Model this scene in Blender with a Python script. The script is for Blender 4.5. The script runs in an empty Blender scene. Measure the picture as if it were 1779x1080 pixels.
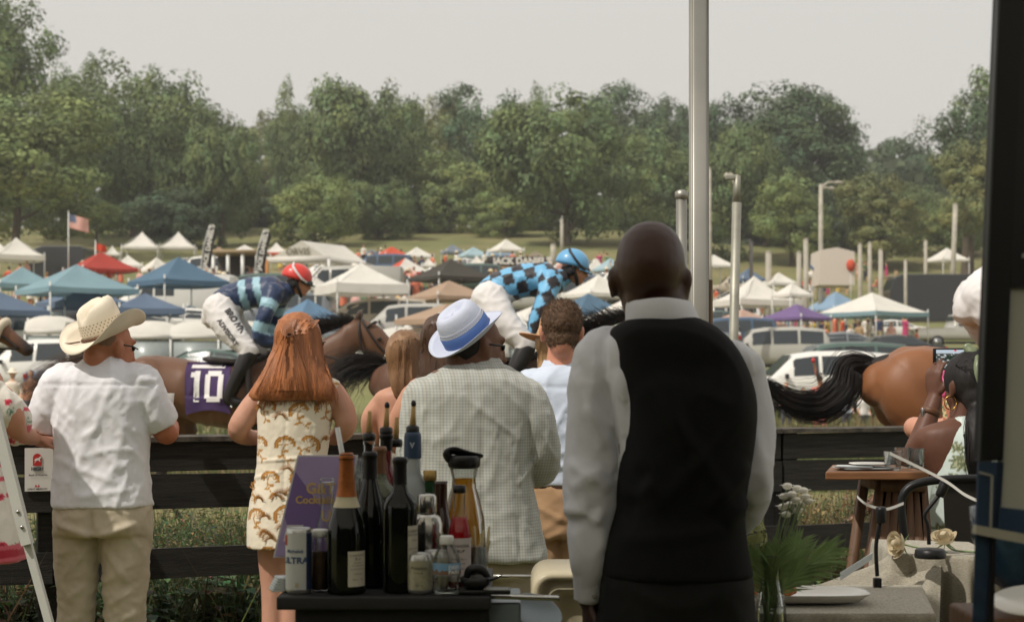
import bpy,bmesh,math,random,re
from mathutils import Vector,Matrix,noise,Quaternion
from mathutils.bvhtree import BVHTree
PI=math.pi
R=math.radians
scene=bpy.context.scene
V=Vector
# --- camera
F=2718.0          # focal length in photo pixels (photo 1779 x 1080)
CAMH=1.47
HORIZ=655.0
cam_d=bpy.data.cameras.new('camera')
cam=bpy.data.objects.new('camera',cam_d)
scene.collection.objects.link(cam)
cam.location=(0,0,CAMH)
cam.rotation_euler=(R(90),0,0)
cam_d.sensor_width=36.0
cam_d.lens=36.0*F/1779.0
cam_d.shift_y=(HORIZ-540.0)/1779.0
cam_d.clip_start=0.05
cam_d.clip_end=6000
cam_d.dof.use_dof=True
cam_d.dof.focus_distance=5.2
cam_d.dof.aperture_fstop=5.6
scene.camera=cam
# --- light
SUN_EL,SUN_AZ=R(52),R(232)      # azimuth clockwise from +Y: behind the camera and to its left
sdir=V((math.sin(SUN_AZ)*math.cos(SUN_EL),math.cos(SUN_AZ)*math.cos(SUN_EL),math.sin(SUN_EL)))
sun_d=bpy.data.lights.new('sun','SUN')
sun_d.energy=2.9
sun_d.angle=R(1.2)
sun_d.color=(1.0,0.94,0.85)
sun=bpy.data.objects.new('sun',sun_d)
scene.collection.objects.link(sun)
sun.location=(-20,-20,40)
sun.rotation_euler=sdir.to_track_quat('Z','Y').to_euler()
world=bpy.data.worlds.new('World')
scene.world=world
world.use_nodes=True
wn=world.node_tree.nodes;wl=world.node_tree.links
wn.clear()
sky=wn.new('ShaderNodeTexSky');sky.sky_type='NISHITA';sky.sun_disc=False
sky.sun_elevation=SUN_EL;sky.sun_rotation=SUN_AZ
sky.air_density=1.2;sky.dust_density=6.0;sky.ozone_density=1.0
# a hazy overcast veil in front of the blue: most of the sky is pale warm grey
veil=wn.new('ShaderNodeMix');veil.data_type='RGBA'
veil.inputs[0].default_value=0.86
wl.new(sky.outputs[0],veil.inputs[6])
veil.inputs[7].default_value=(7.3,7.0,6.5,1)
bg=wn.new('ShaderNodeBackground');bg.inputs[1].default_value=0.1
wo=wn.new('ShaderNodeOutputWorld')
wl.new(veil.outputs[2],bg.inputs[0]);wl.new(bg.outputs[0],wo.inputs[0])
scene.view_settings.view_transform='Standard'
scene.view_settings.look='None'
scene.view_settings.exposure=0.13
scene.view_settings.gamma=1.0
scene.render.engine='CYCLES'
scene.cycles.use_denoising=True
scene.cycles.max_bounces=8
scene.cycles.diffuse_bounces=3
scene.cycles.glossy_bounces=3
scene.cycles.transmission_bounces=8
scene.cycles.transparent_max_bounces=24
scene.cycles.caustics_reflective=False
scene.cycles.caustics_refractive=False
# --- helpers
def P(px,py,Y):
 return V(((px-889.5)*Y/F,Y,CAMH+(HORIZ-py)*Y/F))
def c8(r,g,b):
 f=lambda c:((c/255.0)/12.92)if c <= 10 else (((c/255.0)+0.055)/1.055)** 2.4
 return (f(r),f(g),f(b))
def interp(tab,x):
 if x <= tab[0][0]:return tab[0][1]
 for (a,va),(b,vb)in zip(tab,tab[1:]):
  if x <= b:
   t=(x-a)/(b-a)
   return va+(vb-va)*t
 return tab[-1][1]
GT=[(0,0),(36,0),(46,.35),(50,.9),(56,1.8),(60,2.4),(66,3.2),(75,4.4),(90,6.2),(110,8.4),
  (125,10.2),(150,14.0),(180,18.6),(230,22),(320,25),(700,27),(4000,27)]
GT2=[(0,0),(36,0),(46,.35),(60,1.5),(85,3.0),(100,3.7),(118,5.6),(150,11.0),(180,16.5),(230,21),(320,25),(700,27),(4000,27)]
def G(x,y):
 z=interp(GT,y)
 t=(x/max(y,1.0))*F+889.5
 k=min(1,max(0,(t-1080)/220.0))
 k=k*k*(3-2*k)
 if k>0 and y>40:z=z*(1-k)+interp(GT2,y)*k
 if y>34:
  z += .12*noise.noise(V((x*.05,y*.05,3)))*min(1,(y-34)/20)
 return z
def on_ground(px,py):
 """the ground point that photo pixel (px, py) looks at"""
 Y=36.0
 while Y<240:
  g=HORIZ-(G((px-889.5)*Y/F,Y)-CAMH)*F/Y
  if g <= py:break
  Y += .25
 x=(px-889.5)*Y/F
 return V((x,Y,G(x,Y)))
class MB:
 def __init__(s):
  s.v=[];s.f=[];s.m=[]
 def _add(s,vs,fs,m=0):
  o=len(s.v)
  s.v.extend(V(p)for p in vs)
  s.f.extend([tuple(i+o for i in f)for f in fs])
  s.m.extend([m]*len(fs))
  return s
 def box(s,c,size,rot=None,m=0,taper=1.0,bev=0.0):
  hx,hy,hz=size[0]/2,size[1]/2,size[2]/2
  M=rot if rot is not None else Matrix.Identity(3)
  c=V(c)
  if bev>0:
   bm=bmesh.new();bmesh.ops.create_cube(bm,size=1)
   for v in bm.verts:
    k=taper if v.co.z>0 else 1
    v.co=V((v.co.x*2*hx*k,v.co.y*2*hy*k,v.co.z*2*hz))
   bmesh.ops.bevel(bm,geom=bm.edges[:],offset=bev,segments=2,affect='EDGES',profile=.6)
   vs=[c+M @ v.co for v in bm.verts]
   fs=[[v.index for v in f.verts]for f in bm.faces]
   bm.verts.index_update()
   fs=[[v.index for v in f.verts]for f in bm.faces]
   s._add(vs,fs,m);bm.free();return s
  vs=[]
  for sz in (-1,1):
   k=taper if sz>0 else 1
   for sx,sy in ((-1,-1),(1,-1),(1,1),(-1,1)):
    vs.append(c+M @ V((sx*hx*k,sy*hy*k,sz*hz)))
  s._add(vs,[(3,2,1,0),(4,5,6,7),(0,1,5,4),(1,2,6,5),(2,3,7,6),(3,0,4,7)],m)
  return s
 def beam(s,a,b,w,d,m=0,up=(0,0,1)):
  a=V(a);b=V(b);z=(b-a);L=z.length
  if L<1e-6:return s
  z=z/L;up=V(up)
  x=up.cross(z)
  if x.length<1e-3:x=V((1,0,0)).cross(z)
  x.normalize();y=z.cross(x)
  M=Matrix((x,y,z)).transposed()
  return s.box((a+b)/2,(w,d,L),M,m)
 def loft(s,rings,m=0,caps=True,closed=True):
  n=len(rings[0]);o=len(s.v)
  for r in rings:s.v.extend(V(p)for p in r)
  nn=n if closed else n-1
  for i in range(len(rings)-1):
   for j in range(nn):
    a=o+i*n+j;b=o+i*n+(j+1)% n
    s.f.append((a,b,b+n,a+n));s.m.append(m)
  if caps:
   s.f.append(tuple(o+j for j in range(n))[::-1]);s.m.append(m)
   s.f.append(tuple(o+(len(rings)-1)*n+j for j in range(n)));s.m.append(m)
  return s
 def lathe(s,prof,loc,n=24,m=0,axis=None,caps=True):
  loc=V(loc)
  M=Matrix.Identity(3)if axis is None else V(axis).normalized().to_track_quat('Z','Y').to_matrix()
  rings=[]
  for (r,z)in prof:
   r=max(r,1e-4)
   rings.append([loc+M @ V((r*math.cos(2*PI*j/n),r*math.sin(2*PI*j/n),z))for j in range(n)])
  return s.loft(rings,m,caps)
 def tube(s,pts,rad,n=10,m=0,flat=1.0,up=None,caps=True,round_ends=False):
  pts=[V(p)for p in pts]
  if not hasattr(rad,'__len__'):rad=[rad]*len(pts)
  rad=[(r,r*flat)if not hasattr(r,'__len__')else r for r in rad]
  N=len(pts)
  tang=[]
  for i in range(N):
   t=pts[min(i+1,N-1)]-pts[max(i-1,0)]
   if t.length<1e-9:t=V((0,0,1))
   tang.append(t.normalized())
  ref=V(up)if up is not None else (V((0,0,1))if abs(tang[0].z)<.9 else V((0,1,0)))
  u=(ref-tang[0]*ref.dot(tang[0]))
  if u.length<1e-4:u=tang[0].orthogonal()
  u.normalize()
  fr=[]
  for i in range(N):
   u=u-tang[i]*u.dot(tang[i])
   if u.length<1e-6:u=tang[i].orthogonal()
   u.normalize();fr.append((u.copy(),tang[i].cross(u)))
  cs,uu,rr=list(pts),list(fr),list(rad)
  if round_ends:
   def endc(i,sg):
    out=[]
    for k in (.35,.7,.93):
     q=math.sqrt(1-k*k)
     mr=(rad[i][0]+rad[i][1])/2
     out.append((pts[i]+tang[i]*sg*mr*k,fr[i],(rad[i][0]*q,rad[i][1]*q)))
    return out
   a=endc(0,-1)[::-1];b=endc(-1,1)
   cs=[x[0]for x in a]+cs+[x[0]for x in b]
   uu=[x[1]for x in a]+uu+[x[1]for x in b]
   rr=[x[2]for x in a]+rr+[x[2]for x in b]
  rings=[]
  for c,(a,b),(ra,rb)in zip(cs,uu,rr):
   rings.append([c+a*(ra*math.cos(2*PI*j/n))+b*(rb*math.sin(2*PI*j/n))for j in range(n)])
  return s.loft(rings,m,caps)
 def limb(s,pts,rad,n=14,sub=5,m=0,flat=1.0,up=None,round_ends=True):
  """smooth tapered limb through joints"""
  pts=[V(p)for p in pts]
  rad=[(r,r*flat)if not hasattr(r,'__len__')else r for r in rad]
  P2,R2=spline(pts,rad,sub)
  return s.tube(P2,R2,n,m,1.0,up,True,round_ends)
 def ell(s,c,r,rot=None,n=18,k=11,m=0):
  c=V(c);M=rot if rot is not None else Matrix.Identity(3)
  if not hasattr(r,'__len__'):r=(r,r,r)
  rings=[]
  for i in range(1,k):
   th=PI*i/k
   rings.append([c+M @ V((r[0]*math.sin(th)*math.cos(2*PI*j/n),r[1]*math.sin(th)*math.sin(2*PI*j/n),-r[2]*math.cos(th)))for j in range(n)])
  return s.loft(rings,m,True)
 def stack(s,rows,n=28,m=0,p=2.3):
  """horizontal superellipse rings; row = (x, y, z, rx, ry)"""
  pts=[V((r[0],r[1],r[2]))for r in rows];rad=[(r[3],r[4])for r in rows]
  P2,R2=spline(pts,rad,4)
  rings=[]
  for c,(a,b)in zip(P2,R2):
   rg=[]
   for j in range(n):
    t=2*PI*j/n;ct,st=math.cos(t),math.sin(t)
    rg.append(c+V((a*math.copysign(abs(ct)**(2/p),ct),b*math.copysign(abs(st)**(2/p),st),0)))
   rings.append(rg)
  return s.loft(rings,m,True)
 def prism(s,poly,o,u,v,th,m=0):
  """extrude a 2D polygon lying in plane (o,u,v) by thickness th along -normal"""
  o=V(o);u=V(u);v=V(v);nrm=u.cross(v).normalized()
  a=[o+u*x+v*y for x,y in poly];b=[p-nrm*th for p in a]
  n=len(a);base=len(s.v)
  s.v.extend(a+b)
  s.f.append(tuple(range(base,base+n)));s.m.append(m)
  s.f.append(tuple(range(base+n,base+2*n))[::-1]);s.m.append(m)
  for i in range(n):
   j=(i+1)% n
   s.f.append((base+i,base+n+i,base+n+j,base+j));s.m.append(m)
  return s
 def face(s,pts,m=0):
  o=len(s.v);s.v.extend(V(p)for p in pts);s.f.append(tuple(range(o,o+len(pts))));s.m.append(m);return s
 def mesh(s,name,off=None,smooth=True):
  me=bpy.data.meshes.new(name)
  off=off or V((0,0,0))
  me.from_pydata([tuple(p-off)for p in s.v],[],s.f)
  me.polygons.foreach_set('material_index',s.m)
  me.polygons.foreach_set('use_smooth',[smooth]*len(s.f))
  me.update()
  return me
def spline(pts,rad,sub):
 if len(pts)<3 and sub>0:
  sub=max(sub,2)
 P2,R2=[],[]
 N=len(pts)
 def cr(a,b,c,d,t):
  return .5*((2*b)+(-a+c)*t+(2*a-5*b+4*c-d)*t*t+(-a+3*b-3*c+d)*t ** 3)
 for i in range(N-1):
  p0,p1,p2,p3=pts[max(i-1,0)],pts[i],pts[i+1],pts[min(i+2,N-1)]
  r0,r1,r2,r3=rad[max(i-1,0)],rad[i],rad[i+1],rad[min(i+2,N-1)]
  for k in range(sub):
   t=k/sub
   P2.append(V([cr(p0[q],p1[q],p2[q],p3[q],t)for q in range(3)]))
   R2.append(tuple(max(1e-4,cr(r0[q],r1[q],r2[q],r3[q],t))for q in range(2)))
 P2.append(pts[-1].copy());R2.append(tuple(rad[-1]))
 return P2,R2
def setmats(me,mats):
 if not isinstance(mats,(list,tuple)):mats=[mats]
 for m in mats:me.materials.append(m)
COL=scene.collection
def link(name,me,parent=None):
 o=bpy.data.objects.new(name,me);COL.objects.link(o)
 if parent is not None:o.parent=parent
 return o
def tag(o,label=None,cat=None,group=None,kind=None):
 if label:o['label']=label
 if cat:o['category']=cat
 if group:o['group']=group
 if kind:o['kind']=kind
 return o
class Thing:
 """an Empty at the thing's base that parents its parts; parts are given in world coordinates"""
 def __init__(s,name,label,cat,loc=(0,0,0),group=None):
  s.o=bpy.data.objects.new(name,None);COL.objects.link(s.o)
  s.o.empty_display_size=.1
  s.loc=V(loc);s.o.location=s.loc
  tag(s.o,label,cat,group)
 def add(s,name,mb,mats,parent=None,smooth=True,bevel=0):
  me=mb.mesh(name,s.loc,smooth)if isinstance(mb,MB)else mb
  setmats(me,mats)
  o=link(name,me,parent or s.o)
  if bevel:
   b=o.modifiers.new('bevel','BEVEL');b.width=bevel;b.segments=2;b.limit_method='ANGLE'
  return o
 def addmesh(s,name,me,mats,parent=None):
  """me is in world coordinates"""
  me.transform(Matrix.Translation(-s.loc))
  setmats(me,mats)
  return link(name,me,parent or s.o)
def single(name,mb,mats,loc,label=None,cat=None,group=None,kind=None,smooth=True,bevel=0):
 loc=V(loc)
 if isinstance(mb,MB):me=mb.mesh(name,loc,smooth)
 else:
  me=mb;me.transform(Matrix.Translation(-loc))
 setmats(me,mats)
 o=link(name,me);o.location=loc
 tag(o,label,cat,group,kind)
 if bevel:
  b=o.modifiers.new('bevel','BEVEL');b.width=bevel;b.segments=2;b.limit_method='ANGLE'
 return o
def children_of(o):return [c for c in bpy.data.objects if c.parent == o]
def copy_tree(o,label=None,loc=None,rotz=None,scale=None,kids=None,top=True):
 c=o.copy();COL.objects.link(c)
 if top:
  if loc is not None:c.location=loc
  if rotz is not None:c.rotation_euler=(0,0,rotz)
  if scale is not None:c.scale=scale if hasattr(scale,'__len__')else (scale,)*3
  if label:c['label']=label
 for k in (o.children):
  d=copy_tree(k,top=False);d.parent=c
 return c
def remesh(mb,voxel,smooth=3,name='m',fac=.5):
 me=mb.mesh('tmp')if isinstance(mb,MB)else mb
 o=bpy.data.objects.new('tmp',me);COL.objects.link(o)
 r=o.modifiers.new('r','REMESH');r.mode='VOXEL';r.voxel_size=voxel;r.adaptivity=0;r.use_smooth_shade=True
 if smooth:
  q=o.modifiers.new('s','SMOOTH');q.factor=fac;q.iterations=smooth
 dg=bpy.context.evaluated_depsgraph_get()
 me2=bpy.data.meshes.new_from_object(o.evaluated_get(dg))
 bpy.data.objects.remove(o);bpy.data.meshes.remove(me)
 me2.name=name
 me2.polygons.foreach_set('use_smooth',[True]*len(me2.polygons))
 return me2
def displace(me,fn):
 """fn(co, normal) -> offset along the normal (float) or Vector"""
 ns=[v.normal.copy()for v in me.vertices]
 for v,n in zip(me.vertices,ns):
  d=fn(v.co,n)
  if isinstance(d,(float,int)):v.co += n*d
  else:v.co += d
 me.update()
def paint(me,fn):
 """fn(co, normal) -> (r,g,b) linear surface colour"""
 at=me.color_attributes.new('Col','FLOAT_COLOR','POINT')
 buf=[]
 for v in me.vertices:
  c=fn(v.co,v.normal);buf.extend((c[0],c[1],c[2],1))
 at.data.foreach_set('color',buf)
def ridge(p,sc,seed=0.0):
 q=V((p.x*sc[0]+seed,p.y*sc[1]+seed*1.7,p.z*sc[2]-seed))
 w=noise.noise(q*.6+V((5,1,9)))*.8
 q=q+V((w,w,w))
 r=1-abs(noise.noise(q))*2.2
 return r*abs(r)if r>0 else r*.5
def nz(p,sc,seed=0.0):
 return noise.noise(V((p.x*sc+seed,p.y*sc-seed,p.z*sc+2*seed)))
def textmesh(txt,size=1.0,bold=0.0,align='CENTER',spacing=1.0):
 """2D glyph outlines as vertex / face lists; the font is Blender's own"""
 cu=bpy.data.curves.new('t','FONT');cu.body=txt;cu.size=size;cu.align_x=align;cu.align_y='CENTER'
 cu.offset=bold;cu.space_character=spacing;cu.resolution_u=3
 o=bpy.data.objects.new('t',cu);COL.objects.link(o)
 dg=bpy.context.evaluated_depsgraph_get()
 me=bpy.data.meshes.new_from_object(o.evaluated_get(dg))
 vs=[tuple(v.co)for v in me.vertices];fs=[tuple(p.vertices)for p in me.polygons]
 bpy.data.objects.remove(o);bpy.data.curves.remove(cu);bpy.data.meshes.remove(me)
 return vs,fs
def addtext(mb,txt,size,o,u,v,bold=0.0,m=0,th=0.0,spacing=1.0,proj=None):
 vs,fs=textmesh(txt,size,bold,spacing=spacing)
 o=V(o);u=V(u).normalized();v=V(v).normalized()
 pts=[o+u*a[0]+v*a[1]for a in vs]
 if proj:pts=[proj(p)for p in pts]
 mb._add(pts,fs,m)
# --- materials
MATS={}
def mat(name,col=(.5,.5,.5),rough=.6,metal=0.0,var=0.0,vscale=8.0,bump=0.0,bscale=60.0,bdist=.002,
  sheen=0.0,trans=0.0,ior=1.45,attr=False,coat=0.0,emis=None,spec=.5,sub=0.0,stretch=None,col2=None,transl=0.0,rnd=0.0,alpha=1.0):
 if name in MATS:return MATS[name]
 m=bpy.data.materials.new(name);MATS[name]=m
 m.use_nodes=True
 nt=m.node_tree;N=nt.nodes;L=nt.links
 b=N['Principled BSDF'];out=N['Material Output']
 def setin(k,v):
  if k in b.inputs:b.inputs[k].default_value=v
 setin('Roughness',rough);setin('Metallic',metal);setin('Specular IOR Level',spec)
 setin('Transmission Weight',trans);setin('IOR',ior);setin('Coat Weight',coat);setin('Coat Roughness',.08)
 if sheen:setin('Sheen Weight',sheen);setin('Sheen Roughness',.5)
 if sub:
  setin('Subsurface Weight',sub);setin('Subsurface Radius',(1,.35,.2));setin('Subsurface Scale',.012)
 if alpha<1:setin('Alpha',alpha)
 tc=N.new('ShaderNodeTexCoord');src=tc.outputs['Object']
 if stretch:
  mp=N.new('ShaderNodeMapping');mp.inputs['Scale'].default_value=stretch
  L.new(src,mp.inputs['Vector']);src=mp.outputs['Vector']
 if attr:
  a=N.new('ShaderNodeVertexColor');a.layer_name='Col';cout=a.outputs['Color']
 else:
  a=N.new('ShaderNodeRGB');a.outputs[0].default_value=(*col,1);cout=a.outputs[0]
 if col2 is not None or var>0:
  t=N.new('ShaderNodeTexNoise');t.inputs['Scale'].default_value=vscale;t.inputs['Detail'].default_value=5
  L.new(src,t.inputs['Vector'])
  mr=N.new('ShaderNodeMapRange');mr.inputs['From Min'].default_value=.3;mr.inputs['From Max'].default_value=.7
  L.new(t.outputs['Fac'],mr.inputs['Value'])
  if col2 is not None:
   mx=N.new('ShaderNodeMix');mx.data_type='RGBA'
   L.new(mr.outputs[0],mx.inputs[0]);L.new(cout,mx.inputs[6]);mx.inputs[7].default_value=(*col2,1)
   cout=mx.outputs[2]
  if var>0:
   mr.inputs['To Min'].default_value=1-var if col2 is None else 0
   mr.inputs['To Max'].default_value=1+var if col2 is None else 1
   if col2 is None:
    hs=N.new('ShaderNodeHueSaturation');L.new(mr.outputs[0],hs.inputs['Value']);L.new(cout,hs.inputs['Color'])
    cout=hs.outputs[0]
 if rnd>0:
  oi=N.new('ShaderNodeObjectInfo');mr2=N.new('ShaderNodeMapRange')
  mr2.inputs['To Min'].default_value=1-rnd;mr2.inputs['To Max'].default_value=1+rnd
  L.new(oi.outputs['Random'],mr2.inputs['Value'])
  hs=N.new('ShaderNodeHueSaturation');L.new(mr2.outputs[0],hs.inputs['Value']);L.new(cout,hs.inputs['Color'])
  cout=hs.outputs[0]
 L.new(cout,b.inputs['Base Color'])
 if bump>0:
  t2=N.new('ShaderNodeTexNoise');t2.inputs['Scale'].default_value=bscale;t2.inputs['Detail'].default_value=4
  L.new(src,t2.inputs['Vector'])
  bp=N.new('ShaderNodeBump');bp.inputs['Strength'].default_value=bump;bp.inputs['Distance'].default_value=bdist
  L.new(t2.outputs['Fac'],bp.inputs['Height']);L.new(bp.outputs[0],b.inputs['Normal'])
 if emis is not None:
  setin('Emission Color',(*emis[:3],1));setin('Emission Strength',emis[3])
 if transl>0:
  tr=N.new('ShaderNodeBsdfTranslucent');L.new(cout,tr.inputs['Color'])
  ms=N.new('ShaderNodeMixShader');ms.inputs[0].default_value=transl
  L.new(b.outputs[0],ms.inputs[1]);L.new(tr.outputs[0],ms.inputs[2]);L.new(ms.outputs[0],out.inputs['Surface'])
 return m
def glassmat(name,col=(1,1,1),rough=.02,ior=1.45):
 """thin clear glass: see-through with a mirror-like sheen that grows towards the edges"""
 if name in MATS:return MATS[name]
 m=bpy.data.materials.new(name);MATS[name]=m;m.use_nodes=True
 nt=m.node_tree;N=nt.nodes;L=nt.links;N.clear()
 out=N.new('ShaderNodeOutputMaterial');tr=N.new('ShaderNodeBsdfTransparent');gl=N.new('ShaderNodeBsdfGlossy');mx=N.new('ShaderNodeMixShader')
 tr.inputs['Color'].default_value=(*[c*.93 for c in col],1);gl.inputs['Roughness'].default_value=rough;gl.inputs['Color'].default_value=(.9,.92,.92,1)
 lw=N.new('ShaderNodeLayerWeight');lw.inputs['Blend'].default_value=.22
 mr=N.new('ShaderNodeMapRange');mr.inputs['To Min'].default_value=.03;mr.inputs['To Max'].default_value=.75
 L.new(lw.outputs['Fresnel'],mr.inputs['Value']);L.new(mr.outputs[0],mx.inputs[0]);L.new(tr.outputs[0],mx.inputs[1]);L.new(gl.outputs[0],mx.inputs[2]);L.new(mx.outputs[0],out.inputs['Surface'])
 return m
# --- ground
def build_ground():
 xs,ys=[],[]
 ys=[-60,-20,-6,-2,0,2,4,5,6,7,8,9,10,12,14,17,20,24,28,32,34,36,38,40]+[42+2*i for i in range(0,80)]+[205,220,240,270,320,400,600,1000,2000,4000]
 mb=MB();cols=90
 for y in ys:
  w=max(40,abs(y)*.9+20)
  for i in range(cols+1):
   x=-w+2*w*i/cols
   mb.v.append(V((x,y,G(x,y))))
 for r in range(len(ys)-1):
  for i in range(cols):
   a=r*(cols+1)+i
   mb.f.append((a,a+1,a+cols+2,a+cols+1));mb.m.append(0)
 m=mat('field_grass',c8(122,124,78),.95,var=.35,vscale=.35,bump=.6,bscale=3,bdist=.1,col2=None)
 nt=m.node_tree;N=nt.nodes;L=nt.links
 b=N['Principled BSDF']
 old=b.inputs['Base Color'].links[0].from_socket
 tc=N.new('ShaderNodeTexCoord')
 t=N.new('ShaderNodeTexNoise');t.inputs['Scale'].default_value=.12;t.inputs['Detail'].default_value=8;t.inputs['Roughness'].default_value=.7
 L.new(tc.outputs['Object'],t.inputs['Vector'])
 cr=N.new('ShaderNodeValToRGB');cr.color_ramp.elements[0].position=.42;cr.color_ramp.elements[1].position=.6
 cr.color_ramp.elements[0].color=(*c8(98,104,60),1);cr.color_ramp.elements[1].color=(*c8(132,120,84),1)
 L.new(t.outputs['Fac'],cr.inputs[0])
 mx=N.new('ShaderNodeMix');mx.data_type='RGBA';mx.inputs[0].default_value=.65
 L.new(old,mx.inputs[6]);L.new(cr.outputs[0],mx.inputs[7]);L.new(mx.outputs[2],b.inputs['Base Color'])
 single('ground',mb,m,(0,0,0),kind='structure')
 tb=MB();n=60
 for i in range(n+1):
  x=-45+90*i/n
  for y in (9.4,12.5,16,19.5):
   tb.v.append(V((x,y+.3*noise.noise(V((x*.3,y,0))),.004)))
 for i in range(n):
  for k in range(3):
   a=i*4+k;tb.f.append((a,a+4,a+5,a+1));tb.m.append(0)
 single('race_track',tb,mat('track_turf',c8(118,112,70),.95,var=.3,vscale=2,bump=.7,bscale=12,bdist=.04),(0,0,0),kind='structure')
build_ground()
# --- leaves and trees
def leafmat(name,dark,light,rnd=.12,transl=.22):
 m=mat(name,(0,0,0),.62,attr=True,transl=transl,rnd=rnd,spec=.25)
 return m
LEAF=leafmat('tree_leaves',None,None)
BARK=mat('bark',c8(88,78,64),.95,var=.3,vscale=3,bump=.8,bscale=8,bdist=.05)
def crown_mesh(name,seed,cl=(0.055,.075,.026),spread=(1,1,1),nclump=90,per=95,leaf=.034,hollow=.62,lobes=5,tall=False,warm=0.0):
 """unit crown (radius about 1, centred at 0): leaf-sized faces in clumps; colour varies from clump to clump"""
 rg=random.Random(seed)
 mb=MB();cols=[]
 lob=[(V((rg.uniform(-.55,.55),rg.uniform(-.55,.55),rg.uniform(-.5,.6))),rg.uniform(.38,.62))for _ in range(lobes)]
 lob.append((V((0,0,0)),.72))
 for c in range(nclump):
  lc,lr=rg.choice(lob)
  d=V((rg.gauss(0,1),rg.gauss(0,1),rg.gauss(0,1))).normalized()
  rr=lr*(1.0 if rg.random()<.5 else rg.uniform(hollow,1.0))
  cc=lc+d*rr
  cr_=rg.uniform(.12,.22)
  pd=(cc-lc*.6).normalized()
  tint=rg.choice([.62,.85,1.0,1.1,1.25])*rg.uniform(.92,1.08);hue=rg.uniform(-.12,.12)+warm
  if tall:stretch=.95
  else:stretch=.8
  for k in range(per):
   e=V((rg.gauss(0,1),rg.gauss(0,1),rg.gauss(0,1))).normalized()*rg.uniform(.6,1.05)
   p=cc+V((e.x*cr_,e.y*cr_,e.z*cr_*stretch))
   nrm=(e.normalized()*.8+pd*.5+V((rg.gauss(0,.28),rg.gauss(0,.28),.25+rg.gauss(0,.28)))).normalized()
   a=nrm.orthogonal().normalized();b=nrm.cross(a)
   an=rg.uniform(0,PI);a,b=a*math.cos(an)+b*math.sin(an),b*math.cos(an)-a*math.sin(an)
   s1=leaf*rg.uniform(.6,1.3);s2=s1*rg.uniform(.5,.8)
   mb.face([p-a*s1,p+b*s2,p+a*s1,p-b*s2])
   t=tint*rg.uniform(.8,1.2)
   col=(cl[0]*t*(1+hue),cl[1]*t,cl[2]*t*(1-hue))
   cols.extend([(*col,1)]*4)
 ext=[]
 for q in range(3):
  vals=sorted(v[q]for v in mb.v);n_=len(vals)
  ext.append((vals[int(n_*.006)],vals[int(n_*.994)]))
 for i,v in enumerate(mb.v):
  mb.v[i]=V([(v[q]-(ext[q][0]+ext[q][1])/2)/((ext[q][1]-ext[q][0])/2)for q in range(3)])
 me=mb.mesh(name,smooth=False)
 at=me.color_attributes.new('Col','FLOAT_COLOR','POINT')
 at.data.foreach_set('color',[x for c in cols for x in c])
 me.materials.append(LEAF)
 return me
def trunk_mesh(name,seed,h,r,crown_c,crown_r):
 rg=random.Random(seed);mb=MB()
 top=V((rg.uniform(-.4,.4),rg.uniform(-.4,.4),crown_c))
 mb.limb([(0,0,-.6),(0,0,0),(rg.uniform(-.2,.2),0,h*.5),(top.x*.5,top.y*.5,crown_c-crown_r*.4),top],[r*1.5,r*1.15,r*.85,r*.6,r*.25],n=10)
 for k in range(9):
  z=crown_c-crown_r*rg.uniform(.1,.85);an=rg.uniform(0,2*PI);L=crown_r*rg.uniform(.5,.85)
  s=V((top.x*z/crown_c,top.y*z/crown_c,max(.5,z)))
  e=s+V((math.cos(an)*L,math.sin(an)*L,L*rg.uniform(.4,.9)))
  mb.limb([s,(s+e)/2+V((0,0,-.1*L)),e],[r*.38,r*.24,r*.07],n=7,sub=3)
 me=mb.mesh(name);me.materials.append(BARK)
 return me
G1=(.175,.235,.094);G2=(.105,.16,.080);G3=(.25,.305,.115);G4=(.225,.245,.10);G5=(.08,.12,.066)
CROWNS={
 'broad':crown_mesh('broad_crown',1,G1,(1,1,.95),260,84,.027),
 'dark':crown_mesh('dark_crown',2,G2,(1,1,.85),260,84,.026),
 'light':crown_mesh('light_crown',3,G3,(1,1,.9),250,84,.027),
 'upright':crown_mesh('upright_crown',4,G1,(.9,.9,1.1),260,84,.026,tall=True,lobes=9),
 'warm':crown_mesh('warm_crown',5,G4,(1,1,1),250,84,.027),
 'low':crown_mesh('low_crown',6,G5,(1,1,.8),240,84,.028),
 'open':crown_mesh('open_crown',7,G2,(1,1,.9),180,80,.026,hollow=.5,lobes=8),
}
def tree(cx,top,width,bottom,Y,kind,label,trunk=True,seed=0,group='trees along the hillside',depth=None,name='broadleaf_tree'):
 """cx, top, width, bottom in photo pixels at distance Y give the crown its real size"""
 c=P(cx,(top+bottom)/2,Y)
 rx=width/2*Y/F;rz=(bottom-top)/2*Y/F
 gz=G(c.x,Y)
 t=Thing(name,label,'tree',(c.x,Y,gz),group)
 o=link('crown',CROWNS[kind],t.o);o.location=(0,0,c.z-gz)
 o.scale=(rx*1.02,(depth or rx),rz*1.03)
 o.rotation_euler=(0,0,(seed*1.37)%(2*PI))
 ch=c.z-gz
 if trunk:
  me=trunk_mesh('trunk',seed,max(1,ch-rz),max(.16,.032*(ch+rz)),max(1.2,ch),min(rx,rz))
  link('trunk',me,t.o)
 else:
  me=trunk_mesh('trunk',seed,max(.5,ch*.5),.2,max(.8,ch),min(rx,rz)*.8)
  link('trunk',me,t.o)
 return t
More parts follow.
